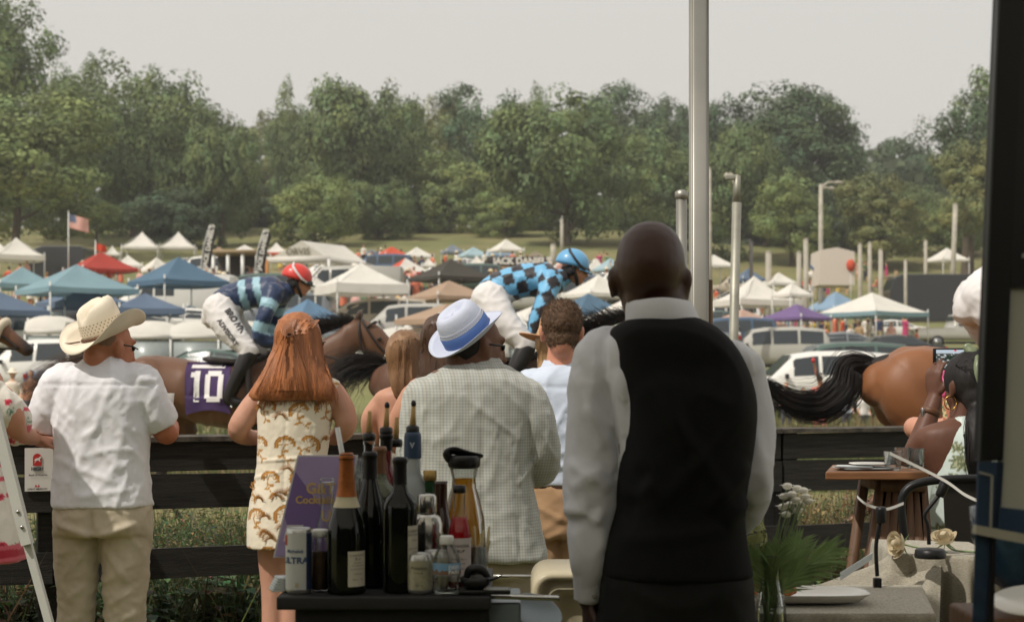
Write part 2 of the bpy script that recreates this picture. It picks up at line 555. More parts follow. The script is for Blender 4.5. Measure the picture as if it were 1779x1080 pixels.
TR=[
 (-40,-60,250,240,150,'upright','very tall upright tree cut off by the photo\'s left edge, crown above all others'),
 (30,165,330,400,132,'light','pale green broad tree with a bare dark trunk left of the striped flag'),
 (120,108,150,330,175,'upright','slim upright tree rising behind the pale broad tree at the left'),
 (235,108,250,400,165,'upright','tall dense tree with spiky top behind the two small white peaked tents'),
 (330,150,190,400,168,'upright','spiky topped tree forming the right shoulder of the tall left clump'),
 (385,230,130,420,150,'broad','mid green tree standing behind the first tall black banner'),
 (300,330,160,430,148,'low','dark rounded shrubby tree between the white peaked tents and the first banner'),
 (170,345,90,410,150,'light','small pale shrubby tree just right of the striped flag'),
 (450,200,170,400,215,'warm','low olive brown tree filling the dip in the treeline'),
 (520,165,120,400,185,'upright','narrow tree at the right side of the treeline dip'),
 (600,158,200,420,170,'broad','broad green tree above the large white frame tent'),
 (545,300,150,440,150,'light','pale green low tree directly behind the large white frame tent'),
 (680,170,150,400,180,'broad','round topped green tree right of the broad one over the frame tent'),
 (755,172,130,380,190,'warm','olive green tree peeping between two larger rounded trees'),
 (655,320,130,430,160,'broad','low green tree with bare brown stem behind the red canopies'),
 (850,145,170,360,185,'open','tallest mid treeline tree with a ragged crown'),
 (925,155,80,330,195,'upright','narrow pointed tree beside the ragged tall crown'),
 (780,260,150,400,172,'light','pale green tree over the sunlit bank'),
 (985,185,270,440,150,'broad','very large rounded tree with a thick trunk behind the blue helmeted jockey'),
 (1055,155,160,330,210,'dark','dark domed tree behind the very large rounded one'),
 (1150,175,130,360,200,'dark','dark tree partly hidden by the grey tent pole'),
 (880,330,130,420,165,'light','small pale tree left of the thick trunked rounded tree'),
 (1155,240,190,440,165,'broad','mid green tree behind the bald waiter\'s head'),
 (1245,185,140,400,190,'dark','grey green tree just right of the grey tent pole'),
 (1275,230,150,440,165,'broad','green tree behind the bare metal pole'),
 (1382,150,245,340,185,'dark','large dark domed tree with sky showing through its crown'),
 (1330,240,150,400,180,'low','very dark tree under the large domed crown'),
 (1375,310,140,440,160,'light','light green rounded tree behind the double armed lamp post'),
 (1460,230,90,400,190,'dark','narrow dark tree at the right edge of the large dome'),
 (1535,310,180,450,158,'warm','olive rounded tree behind the row of pale posts'),
 (1570,246,150,400,230,'low','distant dark rounded tree in the low gap of the treeline'),
 (1450,320,110,440,175,'low','dark low tree between the lamp post and the olive rounded tree'),
 (1680,150,160,330,150,'open','tall open crowned tree beside the black banner frame'),
 (1720,250,180,400,146,'warm','yellowish tree below the open crowned one at the right'),
 (1640,345,150,460,170,'light','pale green bushy tree below the gap, left of the banner frame'),
 (1780,130,200,420,160,'broad','tree mostly hidden behind the tall banner frame'),
 (1600,330,110,440,190,'broad','small green tree under the distant dark one'),
]
for i,(cx,top,w,bot,Y,kind,lab)in enumerate(TR):
 tree(cx,top,w,bot,Y,kind,lab,seed=i+1)
# understorey shrubs at the foot of the wood
rg=random.Random(5)
BUSH=[(60,385),(215,395),(440,385),(505,390),(700,385),(745,395),(830,385),(930,395),(1090,405),(1200,400),(1310,415),(1420,420),(1500,425),(1590,425),(1690,415),(375,400),(620,395)]
BL=['shrub under the pale broad tree at the far left','shrub behind the starred flag','shrub between the two tall black banners','shrub right of the second black banner',
 'shrub above the furthest orange red canopy','shrub right of the furthest orange red canopy','shrub above the hilltop white canopy','shrub left of the lone wooden post',
 'shrub in front of the very large rounded tree, near the waiter','shrub just left of the grey tent pole','shrub just right of the bare metal pole','shrub at the foot of the two armed lamp post',
 'shrub behind the middle of the pale post row','shrub above the black trailer','shrub beside the banner frame under the open tree','shrub above the first tall black banner','shrub above the large white frame tent']
for i,(cx,py)in enumerate(BUSH):
 Y=rg.uniform(172,195)
 w=rg.uniform(90,150);h=rg.uniform(50,85)
 tree(cx,py-h,w,py+22,Y,rg.choice(['low','dark','broad']),BL[i],seed=100+i,group='understorey shrubs below the trees',name='hillside_shrub')
# the wood goes on behind: a far belt that closes the gaps between the trunks
fb=MB();fc=[]
rg=random.Random(9)
for i in range(9000):
 px=rg.uniform(-500,2200);Y=rg.uniform(215,290)
 top=interp([(-500,150),(60,190),(330,200),(400,225),(500,225),(560,205),(800,200),(1100,200),(1250,215),(1480,250),(1560,275),(1640,270),(2200,200)],px)
 py=rg.uniform(top,445);p=P(px,py,Y)
 s=rg.uniform(.5,1.3)
 nrm=V((rg.gauss(0,.5),-1,rg.gauss(.5,.6))).normalized();a=nrm.orthogonal().normalized();b=nrm.cross(a)
 fb.face([p-a*s,p+b*s*.7,p+a*s,p-b*s*.7])
 t=rg.uniform(.6,1.3);fc.extend([.09*t,.12*t,.06*t,1]*4)
fme=fb.mesh('far_wood',smooth=False)
fme.color_attributes.new('Col','FLOAT_COLOR','POINT').data.foreach_set('color',fc)
single('far_wood',fme,LEAF,(0,0,0),kind='stuff',label='dark mass of distant woodland closing the gaps behind the trees',cat='woodland')
# --- board fence
FA,FB=P(50,763,6.55),P(1350,746,7.77)
fdir=(V((FB.x,FB.y,0))-V((FA.x,FA.y,0))).normalized();fnor=V((fdir.y,-fdir.x,0))   # towards the camera
FTOP=1.205
BLACKWOOD=mat('black_painted_wood',c8(40,38,35),.75,var=.45,vscale=6,bump=.8,bscale=30,bdist=.004,stretch=(1,1,14),spec=.35)
WORN=mat('worn_fence_cap',c8(92,86,76),.85,var=.5,vscale=18,bump=.8,bscale=40,bdist=.004,col2=c8(38,36,33))
def fpt(px,z=0,off=0.0):
 """point on the fence line seen at photo column px"""
 k=(px-889.5)/F
 a=V((FA.x,FA.y,0))+fnor*off
 t=(k*a.y-a.x)/(fdir.x-k*fdir.y)
 p=a+fdir*t;p.z=z
 return p
fence=Thing('board_fence','long black painted wooden board fence with worn top rail along the race track','fence',fpt(700))
posts=[-420,92,640,1172,1356,1900,2400]
for px in posts:
 p=fpt(px,0,-.075)
 mb=MB();M=Matrix((fdir,fnor,V((0,0,1)))).transposed()
 mb.box(p+V((0,0,.57)),(.13,.11,1.26),M,bev=.006)
 fence.add('post',mb,BLACKWOOD)
rows=[(1.19,1.065,.0),(1.055,.905,.012),(.735,.605,.004),(.39,.27,.008)]
cuts=[-700,92,1356,2500]
for zi,(zt,zb,off)in enumerate(rows):
 for a,b in zip(cuts,cuts[1:]):
  pa,pb=fpt(a),fpt(b)
  n=24;mb=MB();rings=[]
  for i in range(n+1):
   t=i/n;t=.002+t*.996
   c=pa.lerp(pb,t)+fnor*(off+.002)
   w=.006*noise.noise(V((c.x*1.3,zi*7,a*.01)))
   z1=zt+w;z0=zb+.005*noise.noise(V((c.x*2,zi*3,4)))
   th=.024
   rings.append([V((c.x,c.y,z0))+fnor*th*.5,V((c.x,c.y,z1))+fnor*th*.5,V((c.x,c.y,z1))-fnor*th*.5,V((c.x,c.y,z0))-fnor*th*.5])
  mb.loft(rings)
  fence.add('board',mb,BLACKWOOD,smooth=False)
for a,b in zip(cuts,cuts[1:]):
 pa,pb=fpt(a),fpt(b);mb=MB();rings=[]
 for i in range(61):
  t=.001+.998*i/60;c=pa.lerp(pb,t)-fnor*.045
  j=.004*noise.noise(V((c.x*4,3,1)))
  hw=.078
  rings.append([V((c.x,c.y,FTOP-.012))+fnor*hw,V((c.x,c.y,FTOP+.008+j))+fnor*hw,V((c.x,c.y,FTOP+.012+j))-fnor*hw,V((c.x,c.y,FTOP-.012))-fnor*hw])
 mb.loft(rings)
 fence.add('cap_board',mb,WORN,smooth=False)
# sign on the fence
sg=Thing('fence_sign','white sign with a red arched horse emblem screwed to the black fence','sign',fpt(75,.9,.04))
o=fpt(43,0,.034);u=fdir;w_=(fpt(110,0,.034)-o).length
zt=CAMH+(655-778)*o.y/F;zb=CAMH+(655-853)*o.y/F
mb=MB();M=Matrix((fdir,fnor,V((0,0,1)))).transposed()
mb.box(o+u*w_/2+V((0,0,(zt+zb)/2)),(w_,.006,zt-zb),M)
sg.add('panel',mb,mat('sign_white',c8(222,220,214),.5,var=.04,vscale=5),smooth=False)
RED=mat('sign_red',c8(190,50,50),.5);GREYP=mat('sign_grey',c8(150,160,165),.5);DARKP=mat('sign_ink',c8(60,50,50),.5);SWH=mat('sign_mark_white',c8(228,226,220),.5)
q=lambda px,py:o+fnor*.006+u*((px-43)/67*w_)+V((0,0,zt+(zb-zt)*(py-778)/75))
def px2(pts):return [q(a,b)for a,b in pts]
mb=MB()
arch=[(57,809),(72,809),(72,795)]+[(64.5+7.5*math.cos(a),795-7.5*math.sin(a))for a in [PI*k/8 for k in range(1,8)]]+[(57,795)]
mb.face(px2(arch));mb.face(px2([(60,846),(62,841),(65,846)]));mb.face(px2([(64.5,846),(67.5,841),(69,846)]))
sg.add('emblem',mb,RED,smooth=False)
mb=MB();qq=lambda pts:[p+fnor*.001 for p in px2(pts)]
mb.face(qq([(59,799),(62,796),(67,795),(70,792),(71.5,794),(69,798),(70,803),(66,799),(63,800),(59,805),(61,800)]))
sg.add('horse_mark',mb,SWH,smooth=False)
mb=MB();mb.face(px2([(57,811),(72,811),(72,818),(57,818)]));sg.add('base_mark',mb,GREYP,smooth=False)
mb=MB()
addtext(mb,'HIGH',.02,q(64.5,814.5)+fnor*.001,u,(0,0,1),.0006)
addtext(mb,'Bank of America',.011,q(66,825),u,(0,0,1),.0003)
addtext(mb,'GREAT MEADOW',.010,q(65,849.5),u,(0,0,1),.0003)
sg.add('lettering',mb,DARKP,smooth=False)
# --- weeds behind the fence
def weeds(name,label,n,region,cl,hfun,seed,kind):
 rg=random.Random(seed);mb=MB();cols=[]
 for i in range(n):
  px=rg.uniform(-150,1900);d=rg.uniform(*region)
  b=fpt(px,0,-d);b.x += rg.uniform(-.1,.1)
  H=hfun(px,d)*rg.uniform(.5,1.1)
  if H<.04:continue
  c0=cl(px,rg,d)
  if kind == 'blade':
   lean=V((rg.gauss(0,.25),rg.gauss(0,.25),0))*H
   w=rg.uniform(.004,.009);an=rg.uniform(0,PI);a=V((math.cos(an),math.sin(an),0))*w
   m1=b+V((0,0,H*.55))+lean*.4;t=b+V((0,0,H))+lean
   k=len(mb.v);mb.v +=[b-a,b+a,m1+a*.8,m1-a*.8,t];mb.f +=[(k,k+1,k+2,k+3),(k+3,k+2,k+4)];mb.m +=[0,0]
   cols +=[c0]*5
  else:
   lean=V((rg.gauss(0,.18),rg.gauss(0,.18),0))*H
   nl=int(6+H*16)
   for q_ in range(nl):
    t=rg.uniform(.12,1);p=b+V((0,0,H*t))+lean*t*t+V((rg.gauss(0,.035),rg.gauss(0,.035),0))
    an=rg.uniform(0,2*PI);L=rg.uniform(.03,.065)*(1.35 if kind == 'broad' else .75);W=L*(.42 if kind == 'broad' else .28)
    out=V((math.cos(an),math.sin(an),rg.uniform(-.45,.35))).normalized();sd=out.cross(V((0,0,1))).normalized()
    up=sd.cross(out)
    k=len(mb.v)
    mb.v +=[p,p+out*L*.45+sd*W+up*.006,p+out*L*1.0-V((0,0,.12*L)),p+out*L*.45-sd*W+up*.006,p+out*L*.5]
    mb.f +=[(k,k+1,k+4),(k+1,k+2,k+4),(k+2,k+3,k+4),(k+3,k,k+4)];mb.m +=[0]*4
    tt=rg.uniform(.7,1.3)
    cols +=[(c0[0]*tt,c0[1]*tt,c0[2]*tt)]*5
 me=mb.mesh(name,smooth=False)
 me.color_attributes.new('Col','FLOAT_COLOR','POINT').data.foreach_set('color',[x for c in cols for x in (*c,1)])
 single(name,me,LEAF2,(0,0,0),label=label,cat='weeds',kind='stuff')
LEAF2=mat('weed_leaves',(0,0,0),.55,attr=True,transl=.25,spec=.3)
def colr(px,rg,d):
 dry=.25+.55*max(0,min(1,(px-1150)/250))+.2*noise.noise(V((px*.01,d*3,0)))
 g=(.085,.115,.05);y=(.25,.18,.09)
 if rg.random()<dry*.75:return tuple(c*rg.uniform(.7,1.2)for c in y)
 return tuple(c*rg.uniform(.7,1.5)for c in g)
weeds('tall_grass','tangled dry and green tall grass growing behind the fence boards',26000,(.12,3.3),colr,lambda px,d:.70+.16*noise.noise(V((px*.008,d,1))),11,'blade')
weeds('leafy_weeds','dark green leafy creeper and weeds along the foot of the fence',2300,(.12,.6),lambda px,rg,d:tuple(c*rg.uniform(.7,1.5)for c in ((.075,.115,.055)if rg.random()<.8-.35*(px>1150)else (.2,.13,.07))),lambda px,d:.52+.2*noise.noise(V((px*.01,0,3))),12,'broad')
weeds('bushy_weeds','fine leaved bushy weeds seen between the upper fence boards',2600,(.5,1.9),colr,lambda px,d:.82+.15*noise.noise(V((px*.012,d,8))),13,'fine')
# rough grass of the infield, seen low behind the horses
rg=random.Random(21);mb=MB();cols=[]
for i in range(26000):
 Y=20+24*rg.random()** 1.3;px=rg.uniform(-100,1900);x=(px-889.5)*Y/F
 b=V((x,Y,G(x,Y)));H=rg.uniform(.12,.34)*(1.2 if noise.noise(V((x*.2,Y*.2,0)))>0 else .8);w=rg.uniform(.012,.03)
 mb.face([b-V((w,0,0)),b+V((w,0,0)),b+V((rg.gauss(0,.07),rg.gauss(0,.07),H))])
 c=(.12,.14,.055)if noise.noise(V((x*.12,Y*.15,5)))+rg.gauss(0,.25)>.05 else (.24,.19,.10)
 t=rg.uniform(.7,1.25);cols +=[c[0]*t,c[1]*t,c[2]*t,1]*3
me=mb.mesh('rough_grass',smooth=False);me.color_attributes.new('Col','FLOAT_COLOR','POINT').data.foreach_set('color',cols)
single('rough_grass',me,LEAF2,(0,0,0),label='rough green and straw coloured infield grass beyond the track',cat='grass',kind='stuff')
# --- canopies
def fabric(name,rgb,**k):
 return mat('canopy_'+name,c8(*rgb),.8,var=.05,vscale=1.5,transl=k.get('transl',.25),bump=.3,bscale=2.2,bdist=.06)
WHITEC=fabric('white',(232,228,220))
CF={'white':WHITEC,'blue':fabric('blue',(88,118,142)),'teal':fabric('teal',(134,164,174)),'slate':fabric('slate',(102,120,144)),
  'red':fabric('red',(178,66,56)),'orange':fabric('orange',(214,92,66)),'charcoal':fabric('charcoal',(72,68,62)),'beige':fabric('beige',(178,152,130)),
  'pink':fabric('pink',(196,164,148)),'purple':fabric('purple',(122,100,148)),'sky':fabric('sky',(142,170,196)),'grey':fabric('grey',(130,140,152)),
  'lightteal':fabric('lightteal',(170,196,205)),'mid':fabric('midblue',(104,136,164)),'tan':fabric('tan',(150,138,120))}
POLE=mat('white_metal_leg',c8(205,205,200),.45,metal=.2)
def canopy_geo(w,peak,valance,dip,eave=0.0,m_alt=None,vs=False):
 """square pyramid roof of side w with slightly sagging slopes"""
 mb=MB();n=8;h=w/2
 for sidx in range(4):
  M=Matrix.Rotation(sidx*PI/2,3,'Z')
  o=len(mb.v)
  for i in range(n+1):
   t=i/n                     # 0 at peak, 1 at eave
   z=peak*(1-t)**(1.0+dip)
   for j in range(n+1):
    u=(j/n*2-1)*t
    zz=z-.05*(1-abs(j/n*2-1))*math.sin(PI*t)-.03*(1-(j/n*2-1)** 2)*t
    mb.v.append(M @ V((u*h,-t*h,zz)))
  for i in range(n):
   for j in range(n):
    a=o+i*(n+1)+j
    mb.f.append((a,a+n+1,a+n+2,a+1));mb.m.append(1 if (m_alt and sidx in m_alt)else 0)
 va=MB()
 for sidx in range(4):
  M=Matrix.Rotation(sidx*PI/2,3,'Z');o=len(va.v);n=12
  for j in range(n+1):
   u=j/n*2-1
   z0=-.03*(1-u*u)
   sc=abs(math.sin(j*PI/2))*.04 if vs else 0
   va.v.append(M @ V((u*h,-h-.004,z0+.01)));va.v.append(M @ V((u*h,-h-.02,z0-valance+sc)))
  for j in range(n):
   a=o+2*j
   va.f.append((a,a+1,a+3,a+2));va.m.append(0)
 return mb,va
NT=0
def tent(cx,peak_y,wpx,eave_y,Y,col,label,ang=45,dip=.12,val=.22,vcol=None,alt=None,name='canopy_tent',group='pop up canopies on the hillside',legs=2.1,kind=None):
 s=F/Y
 a=R(ang % 90)
 w=wpx/s/(math.cos(a)+math.sin(a))
 top=P(cx,peak_y,Y)
 ph=max(.45,(eave_y-peak_y)/s*.96)
 ze=top.z-ph
 gz=G(top.x,Y)
 L=max(1.5,min(3.2,ze-gz))
 t=Thing(name,label,'canopy',(top.x,Y,ze-L),group)
 t.o.rotation_euler=(0,0,R(ang))
 mb,va=canopy_geo(w,ph,val,dip,m_alt=alt[1]if alt else None)
 def put(nm,g,mats):
  me=g.mesh(nm,V((0,0,-L)));setmats(me,mats);return link(nm,me,t.o)
 put('roof',mb,[CF[col]]+([CF[alt[0]]]if alt else []))
 put('valance',va,CF[vcol or col])
 for sx in (-1,1):
  for sy in (-1,1):
   g=MB();x,y=sx*(w/2-.04),sy*(w/2-.04)
   g.box((x,y,-L/2+.02),(.05,.05,L+.3));g.box((x,y,-L-.12),(.12,.12,.02))
   put('leg',g,POLE)
 fr=MB()
 for k in range(4):
  M=Matrix.Rotation(k*PI/2,3,'Z')
  fr.beam(M @ V((-w/2+.04,-w/2+.04,-.08)),M @ V((w/2-.04,-w/2+.04,-.08)),.03,.03)
  fr.beam(M @ V((-w/2+.04,-w/2+.04,-.05)),M @ V((0,0,ph-.12)),.03,.03)
 put('frame',fr,POLE)
 return t
T=[
 (-8,415,70,440,112,'white','white canopy cut off by the photo\'s left edge',10,.5,.25),
 (28,412,110,446,98,'white','white high peaked canopy left of the dark motorhome',30,.5,.3),
 (247,402,68,431,124,'white','small white peaked canopy, the left one of the pair on the grass slope',5,.6,.15),
 (310,402,68,431,124.5,'white','small white peaked canopy, the right one of the pair on the grass slope',8,.6,.15),
 (175,437,142,470,88,'red','red canopy below a small orange flag',35,.15,.12),
 (195,426,32,442,118,'white','tiny white peaked canopy just above the red one',20,.6,.12),
 (222,443,60,462,96,'white','white canopy half hidden behind the red one',20,.2,.12),
 (272,447,66,470,94,'white','low white canopy between the red and the deep blue canopies',40,.1,.12),
 (310,446,180,491,66,'blue','deep blue canopy left of the crouching jockey in navy stripes',42,.12,.2),
 (38,463,130,496,70,'teal','pale teal canopy at the left photo edge behind the wider teal one',30,.1,.2),
 (133,459,224,505,58,'teal','wide pale teal canopy above the straw cowboy hat',38,.12,.18),
 (143,494,168,527,60.5,'slate','slate blue canopy touching the cowboy hat from above',40,.1,.22),
 (252,509,150,538,57,'slate','low slate blue canopy right of the one over the cowboy hat',25,.08,.2),
 (-15,500,200,541,54,'slate','slate blue canopy at the far left above the horse\'s nose',48,.12,.18),
 (425,425,96,446,112,'white','white canopy with an orange red panel between the two tall black banners',30,.2,.15,None,('orange',[1])),
 (480,421,46,440,122,'white','small white canopy peeping out behind the large white frame tent',10,.4,.15,'orange'),
 (680,428,62,444,116,'orange','orange red canopy furthest up the hill',30,.1,.12),
 (724,429,62,446,114,'white','white canopy right beside the furthest orange red one',25,.15,.12),
 (704,448,92,474,92,'orange','orange red canopy with a white front panel',30,.12,.14,None,('white',[0])),
 (744,447,28,461,104,'white','tiny white peaked canopy touching the charcoal one',10,.6,.12),
 (786,424,42,438,128,'grey','small grey canopy furthest back right of the orange one',20,.1,.15),
 (822,429,66,445,120,'lightteal','pale bluish white canopy below the small grey one',25,.15,.12),
 (862,427,66,444,124,'sky','pale sky blue canopy behind the white hilltop one',20,.15,.12),
 (879,415,66,435,118,'white','white canopy high on the hill above the black bar sign',28,.2,.12),
 (783,449,150,484,74,'charcoal','charcoal canopy above the beige ones',32,.12,.15),
 (828,443,34,460,100,'white','small white sharp peaked canopy left of the black bar sign',10,.5,.1),
 (560,458,120,500,76,'white','white canopy behind the red jockey helmet',30,.3,.25),
 (627,456,170,497,62,'white','large white peaked canopy right of the red jockey helmet',24,.35,.36),
 (780,487,152,517,66,'beige','beige canopy above another beige one',33,.1,.14),
 (775,527,180,556,52,'beige','lower beige canopy left of the blue banded straw hat',40,.1,.16),
 (535,519,150,560,54,'mid','mid blue canopy just in front of the navy striped sleeve',40,.1,.16),
 (355,515,90,535,70,'mid','mid blue canopy seen behind the first jockey\'s hips',20,.1,.16),
 (1035,449,50,470,104,'white','white canopy just right of the blue jockey helmet',15,.4,.14),
 (1040,477,130,512,72,'white','white canopy beneath the chin of the checked jockey',30,.2,.16),
 (1010,474,84,490,90,'orange','orange red canopy behind the blue helmeted jockey\'s face',25,.1,.12),
 (1022,509,140,545,60,'blue','dark blue canopy with an orange panel in front of the checked jockey',30,.08,.12,None,('orange',[1])),
 (1085,519,150,556,56,'white','white canopy directly left of the bald waiter\'s ear',30,.1,.14),
 (925,532,150,560,57,'white','white canopy behind the checked jockey\'s thigh',30,.1,.14),
 (1310,479,160,524,85,'white','white high peaked canopy right of the bare metal pole',22,.75,.3),
 (1300,466,60,486,96,'slate','small slate canopy behind the high peaked white one',20,.2,.14),
 (1353,473,62,492,90,'white','small white canopy up the slope right of the bare pole',20,.2,.14),
 (1376,491,70,512,80,'white','white canopy between the high peaked one and the pale posts',30,.2,.14),
 (1290,537,140,564,82,'pink','pinkish beige canopy partly behind the bare metal pole',32,.1,.12),
 (1384,528,122,553,77,'purple','purple canopy beside the white one with a teal edge',42,.08,.12),
 (1452,506,110,538,100,'sky','light blue canopy half hidden behind the white one with a teal edge',30,.1,.12),
 (1515,508,190,545,80,'white','white canopy with a teal edge in front of the silver pickup',36,.12,.2,'teal'),
 (1645,430,70,452,130,'white','distant white canopy beside the far road',20,.2,.14),
 (640,440,50,452,130,'tan','distant tan canopy behind the large frame tent',20,.1,.12),
 (1240,442,70,462,112,'white','distant white canopy seen between the two grey poles',20,.2,.14),
 (905,498,80,516,78,'tan','tan canopy just behind the checked jockey\'s back',20,.1,.14),
 (1060,448,60,468,98,'lightteal','pale bluish canopy up the slope left of the waiter\'s head',30,.1,.12),
 (975,452,50,468,106,'white','small white canopy behind the blue helmet',20,.3,.12),
 (645,432,44,446,126,'grey','small grey canopy furthest back above the frame tent\'s right end',15,.2,.12),
 (930,436,50,450,124,'tan','small tan canopy right behind the black bar sign',15,.2,.12),
 (380,428,46,443,120,'beige','small beige canopy right behind the first tall black banner',15,.2,.12),
 (90,440,60,458,110,'white','white canopy partly hidden by the motorhome',15,.3,.12),
 (1100,440,60,458,110,'white','white canopy up the slope behind the waiter\'s head',15,.3,.12),
 (510,470,90,492,80,'beige','beige canopy hidden behind the red jockey helmet',25,.1,.12),
]
for r in T:tent(*r[:7],*r[7:])
# --- large white frame tent with an open gable
def frame_tent():
 Y=84;s=F/Y
 a=P(464,452,Y);r0=P(522,419,Y);b=P(575,455,Y)
 t=Thing('frame_tent','large white frame tent with open gable end and lettered peak','tent',(a.x+2,Y,G(a.x+2,Y)))
 dx=V((P(640,452,Y).x-P(575,455,Y).x,2.2,0))*1.25
 w=b-a
 zb=a.z
 A0=V((a.x,Y,zb));B0=V((b.x,Y-.8,zb));R0=V((r0.x+.1,Y-.4,r0.z))
 A1=A0+V((4.6,7,0));B1=B0+V((2.6,6,0));R1=V((P(592,419,Y+4).x,Y+6,r0.z+.25))
 mb=MB();n=8
 def sheet(p,q,r,u,sag):
  o=len(mb.v)
  for i in range(n+1):
   for j in range(n+1):
    x=p.lerp(q,i/n);y=u.lerp(r,i/n)
    c=x.lerp(y,j/n);c.z -= sag*math.sin(PI*i/n)*math.sin(PI*j/n)
    mb.v.append(c)
  for i in range(n):
   for j in range(n):
    k=o+i*(n+1)+j;mb.f.append((k,k+n+1,k+n+2,k+1));mb.m.append(0)
 B1=V((P(645,452,Y+2).x,Y+3,zb-.2))
 sheet(R0,R1,B1,B0,.15);sheet(A0,A1,R1,R0,.15)
 t.add('roof',mb,CF['white'])
 g=MB();g.face([A0,B0,R0]);t.add('gable',g,mat('gable_cloth',c8(206,202,190),.8,transl=.2))
 g=MB();g.beam(A0,B0,.1,.35);g.beam(B0,B1,.1,.35);t.add('valance',g,CF['white'])
 g=MB();u=(B0-A0).normalized()
 addtext(g,'ORVIS',.5,(A0+B0)/2+V((0,-.06,.42)),u,(0,0,1),.01);t.add('lettering',g,mat('gable_letters',c8(110,104,84),.7),smooth=False)
 for p,c in ((A0,'wood_post'),(B0,None),(A1,None),(B1,None)):
  g=MB();z=G(p.x,p.y);g.box((p.x,p.y,(p.z+z)/2),(.16,.16,p.z-z));t.add('leg',g,mat('orange_post',c8(178,120,60),.7)if c else POLE)
 g=MB();g.box((P(612,470,Y).x,Y+2,zb-.9),(3.2,.1,1.5));t.add('green_screen',g,mat('green_screen',c8(52,66,52),.8))
 for i in range(6):
  p=P(560+i*14,464+(i % 2)*2,Y+1)
  l=single('paper_lantern',MB().ell(p,.22,n=12,k=8),mat('lantern_white',c8(236,230,214),.7),p-V((0,0,.22)),'round white paper lantern hanging under the large frame tent','lantern','paper lanterns under the frame tent')
frame_tent()
# --- banners, flags, posts, lamp posts
def feather(px,top,bot,Y,label):
 b=P(px-6,bot,Y);tp=P(px+8,top,Y);h=tp.z-b.z
 gz=G(b.x,Y)
 t=Thing('feather_banner',label,'banner',(b.x,Y,gz),'tall black feather banners')
 w=16*Y/F
 mb=MB();n=14;rings=[]
 for i in range(n+1):
  f=i/n;x0=b.x+(tp.x-b.x)*(f ** 1.6)*1.0;z=b.z+h*f
  ww=w*(1 if f<.85 else math.sqrt(max(.02,1-((f-.85)/.15)** 2)))
  rings.append([V((x0,Y,z)),V((x0+ww,Y+.05*math.sin(f*9),z)),V((x0+ww,Y+.03+.05*math.sin(f*9),z)),V((x0,Y+.03,z))])
 mb.loft(rings);t.add('flag_panel',mb,mat('banner_black',c8(40,38,36),.8),smooth=False)
 g=MB();g.tube([(b.x-.04,Y,gz),(b.x-.04,Y,b.z),(b.x-.03+(tp.x-b.x)*.33,Y,b.z+h*.5),(tp.x,Y,tp.z)],.03,6);t.add('pole',g,POLE)
 g=MB()
 d=(V((tp.x,0,tp.z))-V((b.x,0,b.z))).normalized()
 addtext(g,"JACK DANIEL'S",h*.155,V(((b.x+tp.x)/2+w*.36,Y-.05,b.z+h*.52)),d,(-d.z,0,d.x),.015)
 t.add('lettering',g,mat('banner_letters',c8(215,212,204),.7),smooth=False)
feather(356,392,466,82,'tall black feather banner with white lettering, the left one of two')
feather(450,400,470,80,'tall black feather banner with white lettering, the right one, beside the frame tent')
def wavy_flag(px0,py0,wpx,hpx,Y,label,paintfn,name):
 o=P(px0,py0,Y);w=wpx*Y/F;h=hpx*Y/F
 t=Thing(name,label,'flag',(o.x,Y,G(o.x,Y)))
 nx,ny=39,26;mb=MB();cols=[]
 for j in range(ny+1):
  for i in range(nx+1):
   u,v=i/nx,j/ny
   mb.v.append(o+V((u*w,.12*math.sin(u*7+v)*u,-v*h-u*w*.28)))
   cols.extend((*paintfn(u,v),1))
 for j in range(ny):
  for i in range(nx):
   a=j*(nx+1)+i;mb.f.append((a,a+nx+1,a+nx+2,a+1));mb.m.append(0)
 me=mb.mesh('cloth',t.loc);me.color_attributes.new('Col','FLOAT_COLOR','POINT').data.foreach_set('color',cols)
 t.add('cloth',me,mat('flag_cloth',(0,0,0),.8,attr=True,transl=.3))
 g=MB();g.tube([(o.x,Y,G(o.x,Y)),(o.x,Y,o.z+.15)],.035,8);t.add('pole',g,POLE)
def usa(u,v):
 if u<.4 and v<.54:
  return c8(225,222,220)if (math.sin(u*85)*math.sin(v*60)>.55)else c8(58,76,120)
 return c8(214,92,72)if int(v*13)% 2 == 0 else c8(230,222,212)
wavy_flag(119,371,34,24,88,'red, white and blue starred and striped flag on a pole',usa,'striped_flag')
wavy_flag(166,422,18,12,88,'small orange red flag flying above the red canopy',lambda u,v:c8(206,70,40),'small_flag')
WOODP=mat('pale_post',c8(168,162,148),.8,var=.2,vscale=2)
